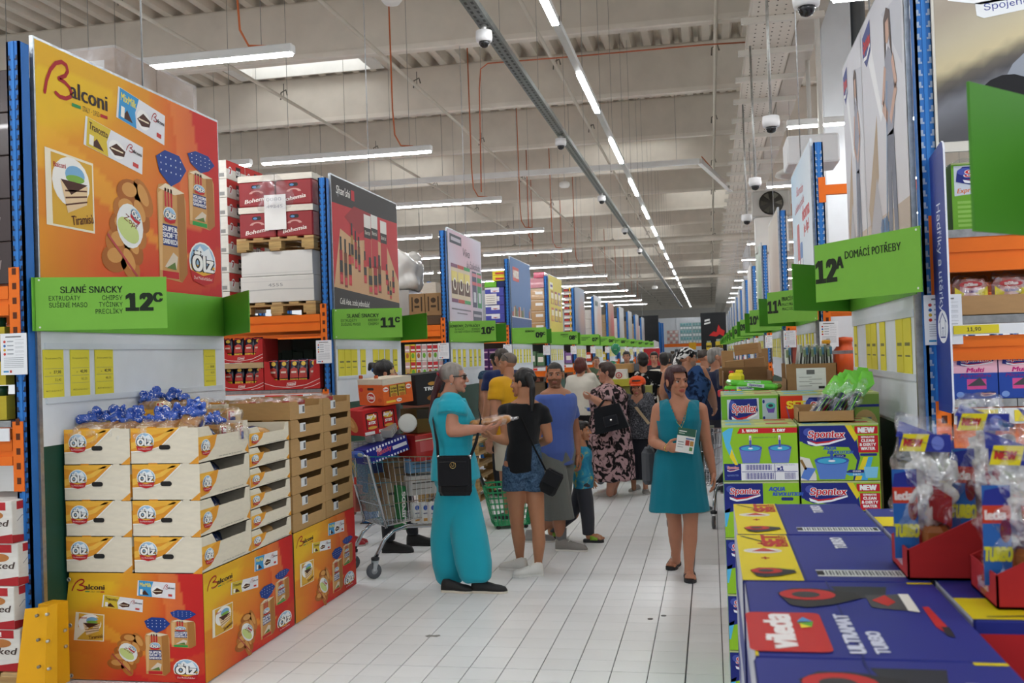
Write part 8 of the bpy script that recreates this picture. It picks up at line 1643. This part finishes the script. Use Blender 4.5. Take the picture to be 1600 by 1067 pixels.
for k in range(3):
    x0 = 1.07 + .42 * k; t = thing('glove_tray', 'brown cardboard tray of bagged gloves, %s from the blue post' % ORD[k], 'tray', (x0 + .2, y0 + .2, 1.862), 'glove trays'); m = MB(); pts = [(0, 0), (.4, 0), (.4, .17), (.385, .17), (.33, .10), (0, .1)]; z0 = 1.862
    m.box((x0, y0 + .02, z0), (x0 + .34, y0 + .025, z0 + .09), '#b08a5e'); m.add([(x0 + .34, y0 + .02, z0), (x0 + .4, y0 + .02, z0), (x0 + .4, y0 + .02, z0 + .17), (x0 + .385, y0 + .02, z0 + .17), (x0 + .34, y0 + .02, z0 + .09)], [(0, 1, 2, 3, 4)], '#b08a5e'); m.box((x0 + .396, y0 + .02, z0), (x0 + .4, y0 + .4, z0 + .17), '#9a784e'); m.box((x0, y0 + .02, z0), (x0 + .004, y0 + .4, z0 + .17), '#9a784e'); m.box((x0, y0 + .02, z0), (x0 + .4, y0 + .4, z0 + .004), '#9a784e'); m.build('walls', 'card', t)
    for i in range(2):
        q = thing('glove_pack', 'pink and yellow bagged gloves, %s pack in the %s tray' % (ORD[i], ORD[k]), 'gloves', (x0 + .1 + .17 * i, y0 + .08, 1.87), 'glove packs'); m = MB(); cx_ = x0 + .1 + .17 * i; m.rbox((cx_ - .075, y0 + .05, 1.868), (cx_ + .075, y0 + .11, 2.03), '#d9aaa4', .03); F = m.face((cx_ - .07, y0 + .049, 1.87), (1, 0, 0), (0, 0, 1), .14, .155); F.poly([(0, .1), (.3, .6), (0, .8)], '#dccb22', 1); F.poly([(1, .4), (.6, .62), (1, .8)], '#dccb22', 1); F.poly([(.7, .0), (1, .0), (1, .3)], '#d0609a', 1); F.ell(.5, .86, .36, .1, '#c42a33', 1.5); F.text('söke', .5, .82, .09, '#f3e7e2', w=.4, al='c', bold=.04, l=2); F.text('GLOVES', .5, .62, .07, '#2b3590', w=.4, al='c', bold=.03, l=2); m.build('gloves', 'gloss', q)
        p = Prim(); p.loft([(Vector((cx_, y0 + .08, z)), Vector((a, 0, 0)), Vector((0, b, 0))) for z, a, b in ((1.868, .08, .035), (1.95, .085, .045), (2.03, .083, .03), (2.055, .08, .006))]); co, fs = grow(p, .012, 1, (.02, 26, 26)); m = MB(); put(m, co, fs, '#fff'); m.build('bag_film', 'film', q)
def art_micro(F): F.rect(0, 0, 1, 1, '#e8b4c4', .2); F.rect(0, 0, 1, .48, '#2a4aa0', .6); F.poly([(0, .48), (.25, .48), (.3, .2), (.75, .2), (.8, .48), (1, .48), (1, .6), (0, .6)], '#2a4aa0', .5); brand(F, .08, .76, .84, .22); F.text('Multi', .5, .62, .1, '#c42a7a', w=.4, al='c', bold=.03, shear=.2, l=2, font='b'); F.text('Microfibre', .5, .5, .08, '#7a2a7a', w=.7, al='c', bold=.02, shear=.2, l=2, font='b'); F.rect(.3, .22, .74, .46, '#d0508f', 1); F.poly([(.3, .3), (.6, .5), (.74, .3)], '#4a4a50', 2); brand(F, .55, .05, .4, .11); F.ell(.14, .1, .09, .07, '#7a9ad8', 1)
for k in range(5): carton('cloth_box', 'blue and pink microfibre cloth box on the shelf, %s from the blue post' % ORD[k], 'box', (1.07 + .19 * k, y0 + .0, 1.487), (1.255 + .19 * k, y0 + .3, 1.655 + .025), '#2a4aa0', {'f': art_micro}, 'print', 'microfibre cloth boxes')
for i in range(4):
    for z0 in (.15, .65): carton('stock_carton', 'plain carton low in the first mop side rack, %s spot, %s' % (ORD[i], 'lower' if z0 < .5 else 'upper'), 'carton', (1.1 + .6 * i, y0 + .1, z0), (1.66 + .6 * i, y0 + .8, z0 + .48), '#7a6a50', None, 'card', 'stock cartons low in the mop side racks')
# blue blade sign with rotated lettering
t = thing('blade_sign', 'tall dark blue blade sign with white house emblem and vertical lettering', 'sign', (1.0, 4.65, 1.44)); m = MB(); h = 1.17; yA, yB = 4.79, 4.52
prof = [(yA, 0), (yB + .03, 0), (yB + .008, .01), (yB, .035), (yB, h - .04), (yB + .008, h - .012), (yB + .03, h), (yA, h - .03)]; n = len(prof)
m.add([(1.0, y, 1.44 + z) for y, z in prof] + [(1.008, y, 1.44 + z) for y, z in prof], [tuple(range(n)), tuple(range(2 * n - 1, n - 1, -1))], '#23398c'); m.add([(1.0, y, 1.44 + z) for y, z in prof] + [(1.008, y, 1.44 + z) for y, z in prof], [(i, n + i, n + (i + 1) % n, (i + 1) % n) for i in range(n)], '#dfe3ee'); m.build('panel', 'paint', t)
m = MB(); F = m.face((.9995, yA, 1.44), (0, -1, 0), (0, 0, 1), yA - yB, h, lift=.0005); F.rect(.02, .03, .95, .96, '#23398c', 0); F.text('Hadříky a utěrky', .40, .78, .062, '#dfe6f5', rot=-90, w=1.75, l=1); F.ell(.55, .32, .36, .062, '#e6eaf4', 1); F.line([(.3, .335), (.55, .37), (.8, .335)], .007, '#23398c', 2); F.line([(.38, .345), (.38, .28), (.72, .28), (.72, .345)], .006, '#23398c', 2); F.line([(.5, .28), (.5, .315), (.6, .315), (.6, .28)], .005, '#23398c', 2); m.build('lettering', 'print', t)
# dark goods and coloured packs in the other mop side racks
for k in range(1, 12):
    for i in range(2):
        carton('stock_carton', 'carton low in the %s rack of the mop side, %s spot' % (ORD[k], ORD[i]), 'carton', (1.1 + .8 * i, RY[k] + .1, .15), (1.85 + .8 * i, RY[k] + .9, 1.1), ['#7a6a50', '#5a6a5a', '#8a5a4a'][k % 3], None, 'card', 'stock cartons low in the mop side racks')
        if k > 1: carton('shelf_carton', 'bright pack on the shelf of the %s rack of the mop side, %s spot' % (ORD[k], ORD[i]), 'carton', (1.06 + .3 * i, RY[k] + .05, 1.49), (1.34 + .3 * i, RY[k] + .4, 1.85), SH[(k + i) % 7], None, 'print', 'shelf packs on the mop side')
m = MB(); x, y = 1.12, RY[1] + .1; m.lathe((x + .05, y, 1.49), [(.1, 0), (.1, .2), (.07, .24), (.07, .28), (.09, .29), (.09, .32), (.01, .33)], '#d9571e', n=14); tag(m.build('detergent_tub', 'plastic'), 'orange detergent tub on the shelf beside the second mop side post', 'tub')
# ================================================================== the loaded trolley
TA = PZ(587, 905); TM = Matrix.Translation((TA.x, TA.y, 0)) @ Matrix.Rotation(math.radians(43), 4, 'Z')
def make_cart(TM, label):
    t = thing('shopping_trolley', label, 'trolley', TM.translation, 'shopping trolleys'); W = .5; C = '#c3c6ca'
    B = lambda s, q, z: Vector((s, q, z)); m = MB(); m.M = TM
    tl = lambda s, z: (s, z)
    e0, e1 = (-.02, .98), (.12, .40); f0, f1 = (.98, .90), (.86, .47)    # handle end top/bottom, front end top/bottom (length, height)
    def wires(nm, rows):
        m = MB(); m.M = TM
        for a, b, r in rows: m.tube([a, b], r, C, n=4)
        return m.build(nm, 'chrome', t)
    qi = lambda z: .02 + .05 * (1 - (z - .4) / .58)
    for q, sg in ((0, 1), (W, -1)):
        rows = []
        for k in range(21): u = k / 20; tp = B(e0[0] + (f0[0] - e0[0]) * u, q, e0[1] + (f0[1] - e0[1]) * u); bt = B(e1[0] + (f1[0] - e1[0]) * u, q + sg * .06, e1[1] + (f1[1] - e1[1]) * u); rows.append((tp, bt, .0028))
        for v in (0, .08, .38, .7, 1):
            a = B(e0[0] + (e1[0] - e0[0]) * v, q + sg * .06 * v, e0[1] + (e1[1] - e0[1]) * v); b = B(f0[0] + (f1[0] - f0[0]) * v, q + sg * .06 * v, f0[1] + (f1[1] - f0[1]) * v); rows.append((a, b, .007 if v in (0, 1) else .0042))
        wires('wire_side_mesh', rows)
    for nm, tp, bt in (('wire_end_mesh', e0, e1), ('wire_front_mesh', f0, f1)):
        rows = [(B(tp[0], W * k / 16, tp[1]), B(bt[0], .06 + (W - .12) * k / 16, bt[1]), .0028) for k in range(17)] + [(B(tp[0] + (bt[0] - tp[0]) * v, .06 * v, tp[1] + (bt[1] - tp[1]) * v), B(tp[0] + (bt[0] - tp[0]) * v, W - .06 * v, tp[1] + (bt[1] - tp[1]) * v), .0045) for v in (0, .1, .4, .7, 1)]; wires(nm, rows)
    wires('wire_floor_mesh', [(B(e1[0], .06 + .38 * k / 12, e1[1]), B(f1[0], .06 + .38 * k / 12, f1[1]), .0028) for k in range(13)] + [(B(e1[0] + (f1[0] - e1[0]) * k / 8, .06, e1[1] + (f1[1] - e1[1]) * k / 8), B(e1[0] + (f1[0] - e1[0]) * k / 8, .44, e1[1] + (f1[1] - e1[1]) * k / 8), .0035) for k in range(9)])
    for q in (0.03, W - .03):
        m = MB(); m.M = TM; m.tube([B(.02, q, .17), B(.1, q, .3), B(.18, q, .36), B(.3, q, .385), B(.7, q, .35), B(.85, q, .25), B(.9, q, .14)], .017, '#aeb4bb', n=8); m.build('frame_tube', 'chrome', t)
        m = MB(); m.M = TM; m.tube([B(.12, q, .39), B(-.02, q, .98), B(-.1, q, 1.0)], .012, C, n=6); m.build('handle_post', 'chrome', t)
        for s_ in (.0, .9):
            m = MB(); m.M = TM; c = B(s_, q, .062); m.lathe(c, [(.03, -.014), (.062, -.012), (.062, .012), (.03, .014)], '#55585d', axis=(.0, 1, 0), n=20); w_ = m.build('wheel', 'rubber', t); m = MB(); m.M = TM; m.lathe(c, [(.004, -.017), (.026, -.016), (.026, .016), (.004, .017)], '#9a9ca0', axis=(0, 1, 0), n=12); m.build('hub', 'plastic', w_)
            m = MB(); m.M = TM
            for d in (-.02, .02): m.add([c + Vector((-.012, d, 0)), c + Vector((.012, d, 0)), c + Vector((.04, d, .085)), c + Vector((-.01, d, .085))], [(0, 1, 2, 3)], '#c9ccd0')
            m.lathe(B(s_ + .015, q, .145), [(.032, 0), (.034, .01), (.034, .022), (.02, .028)], '#3a3b3f', n=12); m.build('caster_fork', 'zinc', t)
    m = MB(); m.M = TM; m.tube([B(-.1, -.02, 1.0), B(-.1, W + .02, 1.0)], .015, '#8d9a90', n=10); m.build('handle_bar', 'plastic', t)
    m = MB(); m.M = TM; m.rbox((-.135, .02, .975), (-.05, .17, 1.02), '#1f4fa8', .015); m.build('coin_lock', 'plastic', t); m = MB(); m.M = TM; m.rbox((-.06, .22, .74), (-.045, .245, .80), '#c4302a', .004); m.tube([B(-.05, .23, .8), B(-.06, .2, .98)], .004, '#b9b9bd', n=4); m.build('lock_chain', 'plastic', t)
    return t
make_cart(TM, 'full silver shopping trolley beside the woman in turquoise')
t2 = make_cart(Matrix.Translation((.0, 9.9, 0)) @ Matrix.Rotation(math.radians(80), 4, 'Z'), 'silver trolley pushed by the man with the bandana')
def incart(name, label, px, py, yy, lx, ly, h, col, art=None, ang=50, tilt=0, mat='card', cat='box', roll=0):
    c = PY(px, py, yy); M = Matrix.Translation(c) @ Matrix.Rotation(math.radians(ang), 4, 'Z') @ Matrix.Rotation(math.radians(tilt), 4, 'Y') @ Matrix.Rotation(math.radians(roll), 4, 'X'); return carton(name, label, cat, (0, 0, 0), (lx, ly, h), col, art, mat, 'goods in the full trolley', M=M, r=.004)
def chio_l(F): F.rect(0, 0, 1, .8, '#d9601e', .5); F.rect(0, .78, 1, 1, '#cfc6b4', .5); F.ell(.5, .3, .17, .2, '#f0eae2', 1); F.ell(.5, .3, .14, .16, '#c42a22', 2); F.text('Chio', .5, .24, .12, '#f3ede6', w=.22, al='c', bold=.04, l=3); F.rrect(.38, .58, .64, .68, '#3a1a10', 1, .4); F.ell(.12, .6, .08, .08, '#c42a22', 1); F.ell(.85, .2, .08, .08, '#c85018', 1)
def chio_f(F):
    F.rect(0, 0, 1, .78, '#d9601e', .5); F.rect(0, .76, 1, 1, '#cfc6b4', .5); F.poly([(.22, .72), (.2, .3), (.78, .3), (.78, .75)], '#4a2212', 1)
    for u in (.24, .52): F.rect(u, .3, u + .24, .72, '#c8a83a', 2); F.text('TYRO', u + .12, .56, .07, '#4a3a18', w=.2, al='c', bold=.04, l=3); F.text('GOLDIES', u + .12, .46, .06, '#4a3a18', w=.2, al='c', bold=.04, l=3); F.ell(u + .12, .36, .1, .07, '#b8702a', 3)
    for u in (.1, .88): F.ell(u, .6, .09, .09, '#f0eae2', 1); F.text('Chio', u, .57, .06, '#c42a22', w=.14, al='c', bold=.04, l=2)
    F.ell(.52, .14, .09, .07, '#f0eae2', 1); F.text('Chio', .52, .12, .05, '#c42a22', w=.12, al='c', bold=.03, l=2); F.rect(.08, .08, .4, .16, '#e0b83a', 1)
incart('snack_box', 'orange snack box with open window on top of the trolley load', 600.5, 634, 7.75, .29, .37, .215, '#d9601e', {'l': chio_l, 'f': chio_f, 't': lambda F: F.rect(0, 0, 1, 1, '#d3c8b4', .5)}, 52, -5)
for px, py in ((563, 588), (587, 588), (612, 579), (637, 579)): c = PY(px, py, 7.9); m = MB(); m.rbox((c.x - .016, c.y, c.z - .02), (c.x + .016, c.y + .02, c.z + .008), '#b8562a' if px < 600 else '#c9a878', .005); tag(m.build('lid_tab', 'card'), '%s tab sticking up from the orange snack box' % ('red' if px < 600 else 'cream') + (', first' if px in (563, 612) else ', second'), 'tab')
def lays_f(F):
    for u in (.08, .56):
        F.rrect(u, .2, u + .36, .86, '#2a0d0c', 1, .1); F.rect(u + .03, .2, u + .33, .82, '#b81f22', 2); F.ell(u + .17, .68, .14, .12, '#e0b83a', 3); F.text("lay's", u + .17, .66, .13, '#f3f0ec', w=.26, al='c', bold=.04, shear=.2, l=4, font='b'); F.text('STIX', u + .17, .42, .1, '#f3f0ec', w=.2, al='c', bold=.04, shear=.2, l=4); F.ell(u + .17, .28, .13, .06, '#d9a040', 3)
    F.rect(.02, .02, .3, .14, '#e3e0dc', 1); F.text('STIX', .42, .05, .1, '#f3f0ec', w=.2, bold=.04, shear=.2, l=2); F.ell(.93, .12, .05, .06, '#d9a040', 1)
incart('snack_box', 'red crisp stick box below the orange one on the trolley', 570, 682, 7.72, .33, .34, .21, '#b8181c', {'f': lays_f, 'l': lambda F: (F.ell(.45, .45, .3, .26, '#c88a4a', 1, rot=-30), F.ell(.4, .5, .2, .14, '#d9a868', 2, rot=-30)), 't': lambda F: F.rect(.2, .45, .6, .5, '#7a1416', 1)}, 50, -6)
incart('snack_box', 'black snack box with gold picture behind the orange one', 652, 634, 8.05, .4, .3, .26, '#1d1e20', {'f': lambda F: (F.text('TROP', .2, .45, .11, '#e3e3e3', w=.36, bold=.03, l=1), F.ell(.5, .2, .25, .12, '#8a5a22', 1), F.ell(.4, .66, .1, .06, '#b8883a', 1))}, 45, -4)
incart('snack_box', 'black and gold box under the black snack box', 652, 677, 8.05, .36, .3, .2, '#5a4a1c', {'f': lambda F: F.rect(0, .6, 1, 1, '#26221a', 1)}, 45)
incart('snack_box', 'red carton with clear window low at the woman in turquoise', 652, 722, 7.95, .34, .3, .22, '#b02a26', {'f': lambda F: (F.rect(.12, .35, .9, .75, '#c85a5a', 1), F.line([(.5, .35), (.5, .75)], .006, '#e6b8b0', 2), F.rect(0, .78, 1, .82, '#e0c8a8', 2))}, 48, -4, 'gloss')
c = PY(637, 661, 7.85); m = MB(); m.lathe(c, [(.06, .05), (.075, .045), (.078, 0), (.072, -.004), (.068, -.001), (.01, -.001)], '#cfd0cc', axis=(.25, -1, .1), n=24); tag(m.build('tub_lid', 'plastic'), 'round white tub lid facing out between the trolley boxes', 'tub')
def stripes(F):
    F.rect(0, 0, 1, 1, '#252a86', .5)
    for k in range(13): F.rect(.02 + .075 * k, .84, .06 + .075 * k, 1, '#e6e6ee', 1); F.rect(.02 + .075 * k, 0, .06 + .075 * k, .14, '#e6e6ee', 1)
    F.text('Fanticky', .24, .36, .3, '#c8586a', w=.36, bold=.03, shear=.3, rot=6, l=2, font='b'); F.ell(.3, .72, .07, .13, '#d9b8c0', 1); F.rect(.62, .38, .97, .62, '#dfe0e8', 1)
incart('sweets_box', 'blue and white striped sweets box lying slanted on the trolley', 577, 727, 7.66, .40, .2, .125, '#252a86', {'f': stripes}, 50, -14, 'print')
for k, (px, py) in enumerate(((552, 704), (582, 692), (597, 690), (613, 684))): incart('foil_pack', 'silver foil pack block in the trolley, %s from the handle' % ORD[k], px, py, 7.85, .13, .1, .07, '#a9aaa6', {'f': lambda F: [F.rect(.05 + .32 * (q % 3), .08 + .3 * (q // 3), .3 + .32 * (q % 3), .3 + .3 * (q // 3), '#cfcfca', 1) for q in range(9)]}, 40 + 15 * k, -8 * k, 'gloss')
for k, (px, py, lx, h, col, d) in enumerate(((578, 800, .2, .32, '#8a6a45', 'tall brown carton inside the trolley next to its handle end'), (606, 812, .14, .34, '#a5957c', 'pale brown carton with printed text inside the trolley'), (640, 775, .3, .16, '#c9c8c4', 'white printed carton inside the trolley'), (572, 770, .3, .4, '#3a4a78', 'blue carton behind the end wires of the trolley'), (640, 740, .3, .12, '#6a9ac0', 'light blue pack under the trolley rim'), (612, 755, .25, .2, '#8a7050', 'brown carton in the middle of the trolley'), (556, 800, .14, .22, '#a8584a', 'reddish pack behind the end wires of the trolley'))):
    incart('grocery_carton', d, px, py, 8.0, lx, .18, h, col, {'f': lambda F: (F.rect(.1, .6, .9, .66, '#55504a', 1), F.rect(.1, .3, .7, .34, '#6a655e', 1))}, 43)
incart('grocery_carton', 'green and white lettered carton standing in the trolley', 628, 828, 7.95, .05, .16, .36, '#2a7a42', {'f': lambda F: F.text('AJIPODS', .8, .12, .085, '#f0f0ec', w=5.4, rot=90, bold=.03, l=1)}, 43)
for k, px in enumerate((647, 660, 672)): incart('milk_carton', 'white drink carton with blue mark in the trolley, %s along' % ORD[k], px, 818, 7.95, .065, .065, .17, '#e6e6e4', {'f': lambda F: (F.ell(.5, .75, .3, .12, '#3a5fb4', 1), F.rect(.2, .46, .8, .5, '#3a4a78', 2), F.rect(.2, .1, .8, .25, '#d9a05a', 1))}, 43, 0, 'print', 'carton')
# green hand baskets, balloons, crates further along
def basket(label, c, yaw, s=1.0):
    t = thing('shopping_basket', label, 'basket', c, 'green shopping baskets'); M = Matrix.Translation(c) @ Matrix.Rotation(math.radians(yaw), 4, 'Z'); G = '#1f9a62'; m = MB(); m.M = M; h = .38 * s; a0, b0, a1, b1 = .17 * s, .12 * s, .25 * s, .18 * s
    def P(a, b, z): f = z / h; return (a * (a0 + (a1 - a0) * f), b * (b0 + (b1 - b0) * f), .04 + z)
    for z in [h * k / 7 for k in range(8)]:
        q = [P(-1, -1, z), P(1, -1, z), P(1, 1, z), P(-1, 1, z), P(-1, -1, z)]
        for u, v in zip(q, q[1:]): m.tube([u, v], .012 if z > h * .99 else .005, G, n=4)
    for k in range(11):
        u = -1 + 2 * k / 10
        for sg in (-1, 1): m.tube([P(u, sg, 0), P(u, sg, h)], .005, G, n=4); m.tube([P(sg, u, 0), P(sg, u, h)], .005, G, n=4)
    m.build('lattice', 'plastic', t); m = MB(); m.M = M; m.box((-a0, -b0, .035), (a0, b0, .045), G); m.build('bottom', 'plastic', t)
    m = MB(); m.M = M; m.tube([(-a1, -.05, .04 + h), (-a1 - .12, -.05, .62 * s + .1), (-a1 - .12, .05, .62 * s + .1), (-a1, .05, .04 + h)], .016, '#26282b', n=6); m.build('pull_handle', 'plastic', t)
    for sx in (-1, 1): m = MB(); m.M = M; m.lathe((sx * a0 * .8, -b0 * .9, .022), [(.02, -.01), (.022, 0), (.02, .01)], '#222', axis=(0, 1, 0), n=10); m.build('wheel', 'rubber', t)
    return t
c = PZ(798, 823); basket('green wheeled shopping basket beside the woman in denim shorts', (c.x, c.y, 0), 20, 1.05); c = PZ(983, 752); basket('green wheeled shopping basket between the two women further off', (c.x, c.y + .3, 0), 10, .9)
for k, (px, py, col) in enumerate(((962, 546, '#1f8a5a'), (957, 573, '#1a7d50'))):
    c = PY(px, py, 16.0); t = thing('balloon', ['green balloon floating on top of the pair above the crowd', 'lower green balloon of the pair above the crowd'][k], 'balloon', (c.x, 16, c.z - .2), 'green balloons'); m = MB(); m.lathe((c.x, 16, c.z), [(.004, -.1), (.012, -.09), (.042, -.06), (.068, -.02), (.076, .02), (.068, .06), (.042, .088), (.004, .096)], col, n=20); F = m.face((c.x - .03, 15.92, c.z - .01), (1, 0, 0), (0, 0, 1), .06, .03); F.rect(.1, .3, .9, .6, '#8fc8a8', 1); m.build('balloon_skin', 'gloss', t); m = MB(); m.tube([(c.x, 16, c.z - .1), (c.x + .02, 16, c.z - .5), (c.x, 16, .9)], .002, '#d9d9d4', n=4); m.build('string', 'cloth', t)
for lb, px0, py0, px1, py1, yy, col, art in (('brown carton on the far trolley beside the balloons', 957, 583, 987, 568, 13.6, '#a5804f', None), ('white box with red round logo on the far trolley', 958, 594, 978, 577, 13.3, '#dcdbd6', lambda F: (F.ell(.45, .45, .26, .3, '#c4444a', 1), F.ell(.45, .45, .18, .2, '#dcdbd6', 2), F.text('G', .45, .34, .2, '#c4444a', al='c', bold=.04, l=3))), ('yellow and green packs on the far trolley', 955, 604, 985, 592, 13.2, '#b8b03a', None), ('red crate stack far down the bread side', 1006, 560, 1030, 544, 24.0, '#a8242a', lambda F: [F.rect(.05, .1 + .3 * q, .95, .14 + .3 * q, '#6a1418', 1) for q in range(3)])):
    a, b = PY(px0, py0, yy), PY(px1, py1, yy); carton('far_carton', lb, 'carton', (a.x, yy, 0 if yy > 20 else a.z), (b.x, yy + .4, b.z), col, {'f': art} if art else None, 'card', lift=.003)
c = PY(970, 604, 13.3); make_cart(Matrix.Translation((c.x - .3, 13.2, 0)) @ Matrix.Rotation(math.radians(15), 4, 'Z'), 'silver trolley behind the woman in patterned dress'); carton('stock_carton', 'carton in the bottom of the far trolley', 'carton', (c.x - .15, 13.28, .5), (c.x + .4, 13.6, c.z), '#8a8a4a', None, 'card')
c = PZ(748, 786); 
for k in range(5): pallet((c.x - .75, c.y, .145 * k), (c.x, c.y + 1.0), 'bare wooden pallet in the stack behind the woman in turquoise, %s up' % ORD[k])
